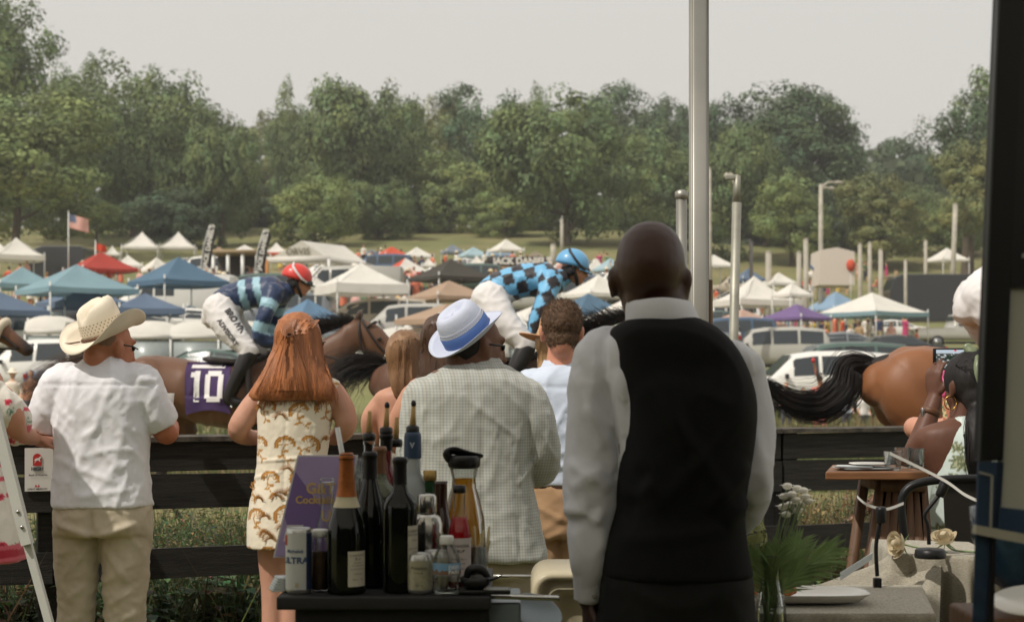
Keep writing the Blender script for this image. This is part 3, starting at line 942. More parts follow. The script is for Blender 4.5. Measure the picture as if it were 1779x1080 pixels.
for i,(px,top,bot,Y,w,lab)in enumerate([
 (976,381,442,130,.32,'wooden post standing alone left of the blue helmet'),(1388,438,500,84,.3,'pale post, first left of the orange and white stand'),
 (1400,416,500,82,.3,'tallest pale post of the row beside the stand'),(1494,424,475,90,.26,'pale post right of the orange fire ball'),
 (1511,422,475,91,.26,'pale post, second right of the orange stand'),(1530,434,478,90,.3,'short thick pale post before the black trailer'),
 (1660,355,430,120,.42,'leaning pale post on the grassy bank at the right'),(1232,292,480,88,.28,'slim grey mast behind the tent pole'),(961,425,445,120,.5,'stubby post by the black bar sign'),(1608,418,455,118,.3,'thin post on the bank above the black trailer'),
 (1573,452,500,92,.22,'thin post in front of the black trailer'),(1305,420,500,90,.24,'dark post between the bare pole and the high peaked canopy'),(1335,438,500,90,.4,'stout grey post behind the high peaked canopy')]):
 p=P(px,top,Y);z=G(p.x,Y);z=min(z,P(px,bot,Y).z)
 mb=MB();lean=-.25 if px == 1660 else .03
 mb.tube([(p.x+lean*(p.z-z)*.15,Y,z),(p.x,Y,p.z)],[w*.5,w*.42],10)
 mb.tube([(p.x,Y,p.z-.02),(p.x,Y,p.z+.06)],[w*.46,w*.3],10)
 single('post',mb,mat('dark_post',c8(92,88,86),.8)if px in (1305,)else WOODP,(p.x,Y,z),lab,'post','posts standing among the canopies')
def lamp(px,top,bot,Y,arms,label,w=.2):
 p=P(px,top,Y);z=min(G(p.x,Y),P(px,bot,Y).z)
 t=Thing('street_lamp',label,'lamp post',(p.x,Y,z),'lamp posts')
 g=MB();g.tube([(p.x,Y,z),(p.x,Y,p.z)],[w,w*.6],10);t.add('pole',g,WOODP)
 for dx,dz in arms:
  g=MB();g.limb([(p.x,Y,p.z-.3),(p.x+dx*.5,Y,p.z+dz*.9),(p.x+dx,Y,p.z+dz)],[.09,.07,.06],n=8);t.add('arm',g,WOODP)
  g=MB();g.ell((p.x+dx*1.25,Y,p.z+dz-.02),(abs(dx)*.35,.2,.12));t.add('lamp_head',g,WOODP)
lamp(1426,320,470,100,[(.9,.12),(.55,-.25)],'pale street lamp with two arms on its right side')
lamp(1278,306,470,60,[(-.28,.03)],'pale street lamp with a short arm to the left, behind the bare pole',.12)
# bare steel pole with a wider lower sleeve, close behind the fence guests
t=Thing('metal_pole','bare grey metal pole with wider lower sleeve standing behind the fence','pole',(P(1277,600,9).x,9,0))
px_,Yp=1277,9.0
g=MB();a=P(1280,352,Yp);b=P(1274,605,Yp);k=(a-b).normalized()
g.tube([b+V((0,0,-1.2))-V((k.x*1.2,0,0)),a],.027,14);t.add('sleeve',g,mat('galvanised',c8(150,148,136),.5,metal=.5,var=.2,vscale=9,bump=.2,bscale=40))
g=MB();g.tube([a,P(1281,305,Yp)],.019,12);t.add('upper_tube',g,MATS['galvanised'])
g=MB();c=P(1272,308,Yp);g.box(c,(.075,.03,.03),bev=.005);t.add('bracket',g,MATS['galvanised'])
# black bar with sign
t=Thing('bar_stand','black bar stand with pale lettering on its roof sign','bar stand',(P(905,470,92).x,92,G(0,92)))
a,b=P(846,446,92),P(950,463,92);g=MB();g.box(((a.x+b.x)/2,92,(a.z+b.z)/2),(b.x-a.x,.25,a.z-b.z));t.add('sign_board',g,mat('sign_black',c8(44,40,38),.7))
g=MB();addtext(g,"JACK DANIEL'S",.52,((P(908,0,92).x),91.85,P(0,454,92).z),(1,0,0),(0,0,1),.03);t.add('lettering',g,mat('banner_letters'),smooth=False)
g=MB();g.box(((a.x+b.x)/2,92,b.z-.12),(b.x-a.x+.8,.6,.2));t.add('counter_roof',g,mat('tan_board',c8(150,130,100),.8))
g=MB();g.box(((a.x+b.x)/2,93,b.z-1.3),(b.x-a.x,1.2,1.9));t.add('bar_back',g,mat('bar_dark',c8(60,54,48),.8))
# pergola bar behind the second feather banner
t=Thing('pergola_bar','flat roofed dark bar between the two tall black banners','bar stand',(P(415,470,86).x,86,G(0,86)))
a,b=P(368,440,86),P(462,446,86);g=MB();g.box(((a.x+b.x)/2,86,a.z),(b.x-a.x,2.5,.2));t.add('roof',g,mat('tan_board'))
g=MB();g.box(((a.x+b.x)/2,87,a.z-1.2),(b.x-a.x-.3,.2,2.2));t.add('back_wall',g,mat('bar_dark'))
for k in range(4):
 g=MB();x=a.x+.3+k*(b.x-a.x-.6)/3;g.box((x,84.9,a.z-1.2),(.18,.18,2.3));t.add('post',g,POLE)
# orange and white vendor stand in the distance
t=Thing('vendor_stand','white topped vendor stand with blue awning and orange front','stand',(P(1437,470,95).x,95,G(P(1437,0,95).x,95)))
x0,x1=P(1406,0,95).x,P(1466,0,95).x;zt,zb=P(0,441,95).z,P(0,500,95).z
g=MB();g.prism([(x0,zb),(x1,zb),(x1,zt-.1),((x0+x1)/2,zt+.15),(x0+.1,zt)],(0,95,0),(1,0,0),(0,0,1),-3);t.add('hood',g,mat('stand_cream',c8(206,196,184),.7),smooth=False)
g=MB();zz=P(0,468,95).z;g.prism([(94.9,zz+.3),(93.8,zz),(93.8,zz-.12),(94.9,zz+.1)],(x0,0,0),(0,1,0),(0,0,1),-(x1-x0));t.add('awning',g,CF['slate'],smooth=False)
g=MB();zz=P(0,478,95).z;g.box(((x0+x1)/2,94.6,zz),(x1-x0+.3,.5,.35));t.add('counter',g,mat('stand_white',c8(220,214,204),.6))
g=MB();zz=P(0,490,95).z;g.box(((x0+x1)/2,94.7,zz),(x1-x0,.3,.45));t.add('front_panel',g,CF['orange'])
# --- vehicles
TYRE=mat('tyre',c8(34,34,34),.85);RIM=mat('rim',c8(150,150,150),.35,metal=.8)
CGLASS=mat('car_glass',c8(46,54,58),.12,spec=.8);CHROME=mat('chrome',c8(180,180,180),.2,metal=.9);TAILRED=mat('tail_light',c8(150,24,20),.25);BLKTRIM=mat('black_trim',c8(36,36,36),.6)
HEADL=mat('headlight_glass',c8(210,214,214),.15)
def paintm(n,rgb):return mat('paint_'+n,c8(*rgb),.35,coat=.6,var=.03,vscale=1)
CPAINT={'white':paintm('white',(222,220,214)),'beige':paintm('beige',(178,166,146)),'silver':paintm('silver',(170,168,160)),'black':paintm('black',(34,36,38)),
   'green':paintm('green',(70,92,84)),'grey':paintm('grey',(110,116,120)),'blue':paintm('blue',(60,84,112)),'red':paintm('red',(150,44,38))}
# profile: stations (x, z_bottom, z_belt, z_top, half width belt, half width top)
PROF={
 'suv':(5.1,[(-2.52,.5,.92,.95,.84,.80),(-2.45,.38,1.02,1.06,.95,.86),(-2.36,.34,1.08,1.5,.97,.76),(-2.2,.34,1.1,1.8,.98,.72),(-1.2,.34,1.1,1.88,.99,.72),(0,.34,1.08,1.86,.99,.72),(.55,.34,1.06,1.78,.99,.71),(1.25,.34,1.05,1.12,.98,.78),(2.1,.36,.98,1.0,.96,.84),(2.45,.4,.86,.88,.88,.8),(2.55,.5,.7,.72,.8,.76)],
   [(-2.15,-1.25),(-1.15,-.2),(-.1,.62)],(-1.55,1.6)),
 'sedan':(4.7,[(-2.35,.5,.8,.82,.8,.76),(-2.25,.32,.98,1.0,.88,.8),(-1.7,.3,1.0,1.04,.9,.78),(-1.0,.28,.98,1.38,.91,.62),(-.3,.28,.96,1.46,.91,.62),(.4,.28,.94,1.4,.91,.62),(1.15,.28,.92,.96,.9,.74),(2.0,.3,.8,.84,.88,.76),(2.3,.36,.66,.7,.8,.72),(2.38,.44,.58,.6,.74,.7)],
   [(-1.5,-.5),(-.42,.42)],(-1.4,1.45)),
 'minivan':(5.0,[(-2.48,.5,.95,1.0,.86,.8),(-2.42,.36,1.05,1.4,.95,.8),(-2.3,.32,1.06,1.72,.97,.72),(-1.2,.3,1.05,1.8,.98,.7),(0,.3,1.02,1.76,.98,.7),(.75,.3,1.0,1.6,.98,.68),(1.55,.3,.98,1.08,.96,.74),(2.15,.32,.86,.9,.92,.78),(2.45,.42,.7,.72,.8,.74)],
   [(-2.2,-1.3),(-1.2,-.1),(0,.85)],(-1.5,1.55)),
 'pickup':(5.8,[(-2.9,.55,1.05,1.07,.95,.93),(-2.85,.5,1.1,1.12,.98,.96),(-1.0,.5,1.1,1.12,.99,.97),(-.92,.5,1.1,1.5,.99,.76),(-.8,.5,1.1,1.86,.99,.74),(.3,.5,1.08,1.88,.99,.74),(.62,.5,1.06,1.78,.99,.72),(1.2,.5,1.06,1.14,.98,.8),(2.4,.52,1.04,1.06,.97,.86),(2.85,.55,.95,.97,.9,.84),(2.92,.6,.8,.82,.84,.8)],
   [(-.74,-.12),(-.04,.7)],(-1.9,1.9)),
 'van':(5.6,[(-2.8,.5,1.2,2.1,.95,.9),(-2.75,.36,1.2,2.3,.99,.9),(-.5,.34,1.2,2.36,1,.9),(1.0,.34,1.2,2.3,1,.88),(1.75,.34,1.15,1.5,.98,.8),(2.5,.36,1.0,1.06,.94,.82),(2.8,.5,.75,.78,.85,.78)],[(-.3,.55),(.65,1.35)],(-1.8,1.8)),
}
CARPROTO={}
def car_proto(kind):
 L,st,wins,axles=PROF[kind]
 parts=[]
 body=MB();rings=[]
 for (x,zb,zm,zt,wm,wt)in st:
  r=.1
  rings.append([V((x,y,z))for y,z in [(-wm*.92,zb),(-wm,zb+.12),(-wm*1.0,(zb+zm)/2),(-wm*.97,zm),(-(wm*.97+wt)/2,(zm+zt)/2+.01),(-wt,zt-.04*(zt>zm+.2)),(-wt*.8,zt),
      (0,zt+.02),(wt*.8,zt),(wt,zt-.04*(zt>zm+.2)),((wm*.97+wt)/2,(zm+zt)/2+.01),(wm*.97,zm),(wm,(zb+zm)/2),(wm*.92,zb+.0)]])
 body.loft(rings)
 def at(x):
  for a,b in zip(st,st[1:]):
   if a[0]<= x <= b[0]:
    t=(x-a[0])/(b[0]-a[0]);return [a[q]+(b[q]-a[q])*t for q in range(6)]
  return st[-1]
 parts.append(('body',body,'PAINT',None))
 for (xa,xb)in wins:
  for sd in (-1,1):
   g=MB();n=8;lo,hi=[],[]
   for i in range(n+1):
    x=xa+(xb-xa)*i/n;s=at(x);zm,zt,wm,wt=s[2],s[3],s[4]*.97,s[5]
    f0,f1=.14,.86
    if zt-zm<.2:f1=.5
    def pt(f):
     mid=((wm+wt)/2,(zm+zt)/2+.01)
     if f<.5:y=wm+(mid[0]-wm)*f*2;z=zm+(mid[1]-zm)*f*2
     else:y=mid[0]+(wt-mid[0])*(f-.5)*2;z=mid[1]+(zt-.04-mid[1])*(f-.5)*2
     return V((x,sd*(y+.012),z))
    lo.append(pt(f0));hi.append(pt(f1))
   g.loft([lo,[V((a.x,a.y,a.z)).lerp(b,.5)for a,b in zip(lo,hi)],hi],caps=False,closed=False)
   parts.append(('window',g,CGLASS,None))
 xs=[s for s in st if s[3]-s[2]>.45]
 fr,rr=xs[-1],xs[0]
 ib=st.index(fr);nx=st[ib+1];
 g=MB();g.face([(fr[0]+.07,-fr[5]*.86,fr[3]-.05),(nx[0]-.04,-nx[5]*.9,nx[3]+.04),(nx[0]-.04,nx[5]*.9,nx[3]+.04),(fr[0]+.07,fr[5]*.86,fr[3]-.05)])
 off=V((.02,0,.035));g.v=[v+off for v in g.v]
 parts.append(('windscreen',g,CGLASS,None))
 ia=st.index(rr)
 if kind not in ('van',):
  pv=st[ia-1];g=MB()
  zb_=max(pv[3],pv[2]);g.face([(rr[0]-.05,-rr[5]*.86,rr[3]-.1),(pv[0]-.015,-pv[5]*.86,zb_+.03),(pv[0]-.015,pv[5]*.86,zb_+.03),(rr[0]-.05,rr[5]*.86,rr[3]-.1)])
  g.v=[v+V((-.03,0,.02))for v in g.v]
  parts.append(('rear_window',g,CGLASS,None))
 for x in axles:
  for sd in (-1,1):
   g=MB();w=1.0*(.99 if kind != 'sedan' else .9);rr_=.37 if kind in ('suv','pickup')else .33
   g.lathe([(rr_*.66,-.11),(rr_*.95,-.11),(rr_,-.07),(rr_,.07),(rr_*.95,.11),(rr_*.66,.11)],(x,sd*(w-.1),rr_),20,axis=(0,sd,0))
   h=MB();h.lathe([(.02,.06),(rr_*.3,.09),(rr_*.62,.085),(rr_*.66,.115)],(x,sd*(w-.1),rr_),14,axis=(0,sd,0))
   parts.append(('wheel',g,TYRE,('rim',h,RIM)))
 xf,xr=st[-1][0],st[0][0]
 for sd in (-1,1):
  g=MB();g.box((xf-.1,sd*.66,st[-2][2]-.1),(.18,.3,.14),bev=.02);parts.append(('headlight',g,HEADL,None))
  g=MB();g.box((xr+.07,sd*.82,st[1][2]-.12),(.12,.14,.32 if kind != 'sedan' else .16),bev=.02);parts.append(('tail_light',g,TAILRED,None))
  g=MB();s=at(xs[-1][0]+.25);g.box((xs[-1][0]+.3,sd*1.06,s[2]+.1),(.1,.18,.14),bev=.03);parts.append(('mirror',g,BLKTRIM,None))
  g=MB();g.box((0,sd*.93,.36),(L*.5,.05,.1));parts.append(('sill_trim',g,BLKTRIM,None))
 g=MB();g.box((xf-.02,0,.48),(.12,1.5,.18),bev=.03);parts.append(('bumper',g,BLKTRIM if kind != 'pickup' else CHROME,None))
 g=MB();g.box((xr+.02,0,.48),(.12,1.6,.2),bev=.03);parts.append(('bumper',g,CHROME if kind == 'pickup' else 'PAINT',None))
 if kind == 'pickup':
  g=MB();g.box((-1.92,0,1.115),(1.7,1.6,.012));parts.append(('bed_cover',g,BLKTRIM,None))
 out=[]
 for nm,g,m,sub in parts:
  me=g.mesh(nm,smooth=nm in ('body','wheel','rim'))
  sm=None
  if sub:sm=(sub[0],sub[1].mesh(sub[0]),sub[2]);setmats(sm[1],sm[2])
  out.append((nm,me,m,sm))
 return out
NAMES={'suv':'suv','sedan':'parked_car','minivan':'minivan','pickup':'pickup_truck','van':'van'}
CATS={'suv':'SUV','sedan':'car','minivan':'minivan','pickup':'pickup truck','van':'van'}
def car(kind,px,py,col,rot,label,Y=None,sc=1.0):
 if kind not in CARPROTO:CARPROTO[kind]=car_proto(kind)
 if Y is None:p=on_ground(px,py)
 else:
  x=(px-889.5)*Y/F;p=V((x,Y,G(x,Y)))
 t=Thing(NAMES[kind],label,CATS[kind],p,'vehicles parked on the infield')
 t.o.rotation_euler=(0,0,R(rot));t.o.scale=(sc,)*3
 for nm,me,m,sub in CARPROTO[kind]:
  key=me
  if m == 'PAINT':
   k2=(kind,nm,col)
   if k2 not in CARPROTO:CARPROTO[k2]={}
   if me.name not in CARPROTO[k2]:
    c=me.copy();c.materials.append(CPAINT[col]);CARPROTO[k2][me.name]=c
   key=CARPROTO[k2][me.name]
  elif not me.materials:me.materials.append(m)
  o=link(nm,key,t.o)
  if sub:link(sub[0],sub[1],o)
CARS=[
 ('suv',70,0,'white',176,'white SUV behind the far left women, above the floral sleeve',49),
 ('sedan',185,0,'blue',8,'dark blue car beside the white SUV, behind the brown tail',48),
 ('sedan',360,0,'green',172,'pale green grey car roof seen above the bay racehorse\'s back',50),
 ('suv',1405,0,'white',182,'white SUV behind the flying black tail, a red cup held up before it',45),
 ('suv',1445,0,'green',185,'dark green grey SUV right behind the white one',50),
 ('sedan',1265,0,'white',10,'white car partly hidden by the waiter\'s shoulder',47),
 ('pickup',1680,0,'silver',2,'silver pickup truck with extended cab at the right',84),
 ('minivan',640,0,'beige',184,'beige minivan under the large white peaked canopy',64),
 ('sedan',555,0,'grey',176,'grey car in front of the beige minivan',58),
 ('pickup',740,0,'white',178,'white pickup truck behind the bay horse\'s ears',54),
 ('suv',880,0,'white',5,'white SUV behind the straw hat with a blue band',55),
 ('pickup',60,0,'white',175,'white pickup truck behind the bay muzzle at the left',57),
 ('suv',110,0,'black',170,'black SUV under the slate blue canopies',63),
 ('van',300,0,'white',178,'white van under the deep blue canopy',70),
 ('sedan',230,0,'silver',180,'silver car right of the cowboy hat',62),
 ('sedan',345,0,'white',4,'white car with dark windows behind the first jockey',63),
 ('suv',480,0,'grey',174,'grey SUV behind the mid blue canopy',66),
 ('sedan',990,0,'white',176,'white car behind the blue helmeted jockey\'s arm',50),
 ('sedan',1180,0,'grey',180,'grey car behind the waiter\'s neck',62),
 ('suv',700,0,'silver',182,'silver SUV in front of the beige canopies',60),
 ('sedan',840,0,'red',178,'red car by the lower beige canopy',58),
 ('sedan',330,0,'silver',30,'silver car parked below the white peaked pair',108),
 ('suv',350,0,'white',185,'white SUV left of the flat roofed dark bar',100),
 ('sedan',1240,0,'green',182,'green car on the rise right of the grey tent pole',92),
 ('suv',1255,0,'white',178,'white SUV on the rise right of the grey tent pole',104),
 ('sedan',1265,0,'black',182,'black car parked highest up behind the bare pole',122),
 ('suv',1275,0,'beige',182,'beige SUV in the shade of the trees behind the bare pole',132),
 ('suv',1620,0,'white',182,'white SUV on the far road at the right',124),
 ('van',1690,0,'white',182,'white van on the far road beside the banner frame',122),
 ('sedan',1570,0,'silver',182,'silver car on the far road above the black trailer',122),
 ('suv',930,0,'silver',178,'silver SUV under the tan canopy behind the checked jockey',74),
 ('sedan',1010,0,'blue',182,'blue car on the slope below the black bar',84),
 ('suv',1075,0,'white',176,'white SUV on the slope left of the waiter\'s ear',80),
 ('van',600,0,'silver',178,'silver van behind the white peaked canopies',76),
 ('sedan',690,0,'black',184,'black car between the orange canopies and the beige one',84),
 ('suv',800,0,'green',178,'green SUV behind the charcoal canopy',88),
 ('sedan',560,0,'white',180,'white car parked behind the large frame tent',98),
 ('suv',655,0,'blue',176,'blue SUV high on the slope beside the frame tent',104),
 ('sedan',800,0,'white',182,'white car high on the slope above the charcoal canopy',108),
 ('sedan',1000,0,'silver',182,'silver car high on the slope right of the black bar',106),
 ('suv',1105,0,'grey',182,'grey SUV high on the slope behind the waiter',100),
 ('sedan',1540,0,'white',182,'white car between the black trailer and the pale posts',98),
 ('sedan',120,0,'silver',182,'silver car above the teal canopy',84),
 ('suv',440,0,'green',182,'green SUV behind the first jockey\'s back',78),
 ('sedan',1540,0,'black',184,'black car parked before the silver pickup',66),
 ('suv',1330,0,'silver',178,'silver SUV behind the white SUV with the raised cup',62),
 ('sedan',1450,0,'grey',176,'grey car between the silver SUV and the black car',70),
 ('suv',1255,0,'blue',184,'blue SUV beside the bare metal pole',72),
]
for c in CARS:car(c[0],c[1],0,c[3],c[4],c[5],Y=c[6])
# long dark trailer and motorhome
def coach(px0,px1,top,Y,col,label,H=3.2,name='trailer',wheels=True):
 a,b=P(px0,top,Y),P(px1,top,Y);z0=a.z-H;L=b.x-a.x
 t=Thing(name,label,name.replace('_',' '),((a.x+b.x)/2,Y,z0))
 g=MB();prof=[(0,.5),(L,.5),(L,H*.8),(L-.1,H*.95),(L-.35,H),(.9,H),(.35,H*.93),(.05,H*.72)]
 g.prism(prof,(a.x,Y,z0),(1,0,0),(0,0,1),-2.5);t.add('body',g,CPAINT[col],smooth=False,bevel=.06)
 n=max(2,int(L/1.6))
 for i in range(n):
  x=a.x+.9+(L-1.4)*(i+.5)/n
  g=MB();g.box((x,Y-.012,z0+H*.62),((L-1.4)/n*.86,.02,H*.26),bev=.008);t.add('window',g,CGLASS)
 g=MB();g.box((a.x+L/2,Y-.01,z0+H*.4),(L*.96,.02,.1));t.add('trim_strip',g,mat('trim_grey',c8(120,116,108),.6))
 g=MB();g.box((a.x+L/2,Y+1.2,z0+H+.02),(L*.85,2.2,.1));t.add('roof_rail',g,mat('trim_tan',c8(150,138,116),.6))
 for f in (.16,.74,.84):
  g=MB();g.lathe([(.1,-.14),(.44,-.14),(.48,-.08),(.48,.08),(.44,.14),(.1,.14)],(a.x+L*f,Y+.18,z0+.48),18,axis=(0,1,0));t.add('wheel',g,TYRE)
coach(1530,1760,480,104,'black','long black coach trailer with curved front parked beyond the silver pickup',3.6)
coach(68,165,432,104,'black','dark motorhome left of the red canopy',3.0,'motorhome')
# white topped hospitality shelters with grey clear walls, behind the track
def shelter(px0,px1,top,bot,Y,label,bays):
 a,b=P(px0,top,Y),P(px1,bot,Y);L=b.x-a.x;ze=P(0,top+22,Y).z;gz=min(P(0,bot+30,Y).z,G((a.x+b.x)/2,Y))
 t=Thing('event_shelter',label,'shelter',((a.x+b.x)/2,Y,gz),'white topped shelters along the infield rail')
 for i in range(bays):
  x0=a.x+L*i/bays;w=L/bays
  g=MB();rings=[]
  for k in range(9):
   u=k/8;cr=math.sin(PI*u)** .7
   rings.append([V((x0+w*u,Y,ze+.05)),V((x0+w*u,Y+.15,ze+.12+(a.z-ze)*(.45+.5*cr))),V((x0+w*u,Y+1.6,ze+.12+(a.z-ze)*(.5+.55*cr))),V((x0+w*u,Y+3.2,ze))])
  g.loft(rings,caps=False,closed=False);t.add('roof_bay',g,WHITEC)
  g=MB();g.box((x0+w/2,Y+.02,ze-.02),(w*.995,.04,.16));t.add('valance',g,WHITEC)
  g=MB();g.box((x0+w/2,Y+.06,(ze+gz)/2-.1),(w*.96,.02,ze-gz-.1));t.add('wall_panel',g,mat('clear_grey_wall',c8(150,158,156),.3,var=.12,vscale=2))
  g=MB();g.box((x0+.02,Y+.04,(ze+gz)/2),(.06,.08,ze-gz));t.add('post',g,POLE)
shelter(42,112,553,628,52.0,'white topped shelter with grey walls behind the bay horse\'s muzzle',1)
shelter(212,545,562,630,52.5,'long white topped shelter with grey walls above the bay racehorse\'s back',4)
shelter(650,760,572,632,52.5,'white topped shelter with grey walls behind the dark haired women',1)
shelter(850,1010,575,632,53,'white topped shelter with grey walls behind the checked jockey\'s legs',2)
# --- distant spectators
def tiny_person(shirt,pants,hair,skin,pose,hat=None,dress=False):
 mb=MB();sc=1.0
 zc=0 if pose != 'sit' else -.42
 if pose == 'sit':
  for s_ in (-1,1):
   mb.limb([(s_*.09,0,.48),(s_*.11,-.42,.5),(s_*.11,-.42,.04),(s_*.11,-.55,.03)],[.09,.07,.05,.04],n=8,sub=3)
 else:
  for s_ in (-1,1):
   mb.limb([(s_*.09,0,.92),(s_*.11,-.02,.48),(s_*.12,.03,.06),(s_*.13,-.1,.03)],[.1,.07,.05,.04],n=8,sub=3)
 h=zc
 mb.stack([(0,0,.86+h,.15,.11),(0,0,1.0+h,.16,.12),(0,0,1.2+h,.15,.11),(0,0,1.38+h,.19,.12),(0,0,1.46+h,.13,.09),(0,0,1.52+h,.05,.05)],n=14)
 if dress:mb.stack([(0,0,.55+h,.2,.17),(0,0,.8+h,.18,.14),(0,0,1.05+h,.15,.11)],n=14)
 mb.limb([(0,0,1.42+h,),(0,-.01,1.56+h)],[.055,.05],n=8)
 mb.ell((0,-.01,1.66+h),(.078,.095,.115),n=12,k=8)
 for s_ in (-1,1):
  if pose == 'up' and s_ == 1:J=[(s_*.17,0,1.4+h),(s_*.27,-.08,1.52+h),(s_*.24,-.15,1.82+h)]
  elif pose == 'hip' :J=[(s_*.18,0,1.4+h),(s_*.32,.02,1.18+h),(s_*.2,-.14,1.08+h)]
  elif pose == 'sit':J=[(s_*.18,0,1.4+h),(s_*.24,-.05,1.14+h),(s_*.14,-.28,1.08+h)]
  else:J=[(s_*.18,0,1.4+h),(s_*.24,0,1.13+h),(s_*.22,-.12,.9+h)]
  mb.limb(J,[.052,.042,.035],n=8,sub=3)
 if hat:
  mb.lathe([(.19,-.01),(.19,.01),(.1,.03),(.095,.1),(.06,.13),(.01,.13)],(0,0,1.7+h),14)
 me=remesh(mb,.028,1,'person')
 def pc(p,n):
  z=p.z-h
  if hat and z>1.688 and (math.hypot(p.x,p.y)>.1 or z>1.73):return hat
  if z>1.56:
   return skin if (p.y<-.045 and z<1.72)else hair
  if abs(p.x)>.2 and pose in ('up','hip','stand','sit')and (p.y<-.05 or z>1.5 or z<1.15):return skin
  if z>1.47:return skin
  lim=.55 if dress else .93
  if z>lim:return shirt
  if dress:return skin
  return pants if p.z>.07 else c8(60,56,52)
 paint(me,pc)
 me.materials.append(mat('small_person',(0,0,0),.75,attr=True))
 return me
SK=[c8(206,160,132),c8(176,124,96),c8(108,74,56)]
TP=[
 ('white shirt',tiny_person(c8(224,222,216),c8(70,78,96),c8(74,52,38),SK[0],'stand')),
 ('orange red top',tiny_person(c8(206,88,54),c8(200,190,170),c8(60,44,34),SK[0],'hip')),
 ('navy shirt',tiny_person(c8(48,60,88),c8(180,164,134),c8(50,40,34),SK[1],'stand')),
 ('pale pink dress',tiny_person(c8(220,168,160),c8(0,0,0),c8(120,84,50),SK[0],'stand',None,True)),
 ('black dress',tiny_person(c8(44,42,44),c8(0,0,0),c8(150,112,66),SK[0],'hip',None,True)),
 ('magenta dress',tiny_person(c8(176,60,104),c8(0,0,0),c8(50,38,32),SK[0],'up',None,True)),
 ('pale blue shirt and straw hat',tiny_person(c8(160,184,206),c8(190,176,148),c8(80,60,40),SK[0],'stand',c8(214,196,158))),
 ('white dress and wide pale hat',tiny_person(c8(228,222,212),c8(0,0,0),c8(70,50,38),SK[1],'stand',c8(226,214,190),True)),
 ('tan jacket',tiny_person(c8(170,142,108),c8(70,66,62),c8(44,36,30),SK[2],'stand')),
 ('green top',tiny_person(c8(92,120,84),c8(60,66,80),c8(96,66,42),SK[0],'up')),
 ('bare shoulders and coral dress',tiny_person(c8(214,120,92),c8(0,0,0),c8(96,62,40),SK[0],'hip',None,True)),
 ('yellow dress',tiny_person(c8(212,184,92),c8(0,0,0),c8(60,44,34),SK[0],'stand',None,True)),
]
TS=[('white shirt seated',tiny_person(c8(222,220,214),c8(60,64,80),c8(80,56,40),SK[0],'sit')),
  ('red shirt seated',tiny_person(c8(190,54,44),c8(90,84,76),c8(60,44,34),SK[0],'sit')),
  ('coral top seated',tiny_person(c8(214,130,104),c8(90,94,110),c8(110,76,48),SK[0],'sit'))]
# where: (px0, px1, feet y0, y1, count, phrase)
ZONES=[
 (235,330,512,560,9,'under the left half of the deep blue canopy'),(325,400,512,560,9,'under the right half of the deep blue canopy'),
 (395,465,478,520,13,'crowding before the flat roofed dark bar'),(355,440,500,545,9,'behind the first jockey\'s back'),
 (140,215,488,520,7,'under the red canopy'),(-10,60,490,520,4,'under the white high peaked canopy at the left'),(20,90,520,560,4,'between the teal and the slate canopies'),
 (630,705,460,492,12,'beside the furthest orange red canopy'),(590,705,530,585,14,'beneath the large white peaked canopy'),(700,760,505,545,6,'just left of the beige canopy'),
 (845,905,500,535,10,'between the charcoal canopy and the black bar sign'),(700,850,500,530,8,'under the charcoal canopy'),(840,965,476,498,9,'waiting at the black bar'),
 (1235,1330,600,632,6,'sitting out in front of the pinkish beige canopy'),(1330,1440,600,632,6,'sitting out in front of the purple canopy'),(1440,1600,600,630,8,'out on the lawn before the silver pickup'),
 (1245,1330,560,612,12,'under the pinkish beige canopy'),(1335,1430,570,612,10,'under the purple canopy'),(1425,1560,565,612,13,'beneath the white canopy with a teal edge'),
 (1395,1475,505,530,10,'in front of the orange and white stand'),(1470,1560,485,520,8,'among the row of pale posts'),(1240,1400,530,552,8,'below the high peaked white canopy'),(480,560,458,480,7,'inside the large white frame tent'),
 (960,1060,475,500,9,'on the slope right of the black bar'),(700,800,476,495,7,'behind the charcoal canopy'),(1050,1110,480,530,6,'on the slope left of the waiter\'s head'),(60,150,478,500,6,'beside the dark motorhome'),
 (980,1050,500,545,5,'between the checked jockey and the waiter'),(560,640,470,500,6,'right of the large white frame tent'),
]
rg=random.Random(77);used={}
for (x0,x1,y0,y1,n,ph)in ZONES:
 for i in range(n):
  px=x0+(x1-x0)*(i+rg.uniform(.1,.9))/n
  seated=rg.random()<.07
  nm,me=rg.choice(TS if seated else TP)
  tries=0
  while (ph,nm)in used and tries<12:
   nm,me=rg.choice(TS if seated else TP);tries += 1
  p=on_ground(px,rg.uniform(y0,y1))
  lab='tiny spectator in %s %s' %(nm,ph)
  words=lab.split()
  used[(ph,nm)]=1
  o=link('person',me);o.location=p;o.rotation_euler=(0,0,rg.uniform(0,2*PI));k=rg.uniform(.93,1.04);o.scale=(k,k,k)
  tag(o,' '.join(words[:16]),'person','spectators '+ph)
  if seated:
   ch=MB();ch.box((0,.02,.43),(.5,.48,.04));ch.box((0,.25,.68),(.5,.03,.45))
   for sx in (-1,1):
    for sy in (-1,1):ch.beam((sx*.22,sy*.2,0),(sx*.22,sy*.2,.43),.03,.03)
   if 'chair' not in CARPROTO:
    CARPROTO['chair']=ch.mesh('folding_chair',smooth=False);CARPROTO['chair'].materials.append(mat('camp_chair',c8(70,78,96),.7))
   c=link('folding_chair',CARPROTO['chair']);c.location=p;c.rotation_euler=o.rotation_euler
   tag(c,'dark blue folding chair '+ph,'chair','folding chairs '+ph)
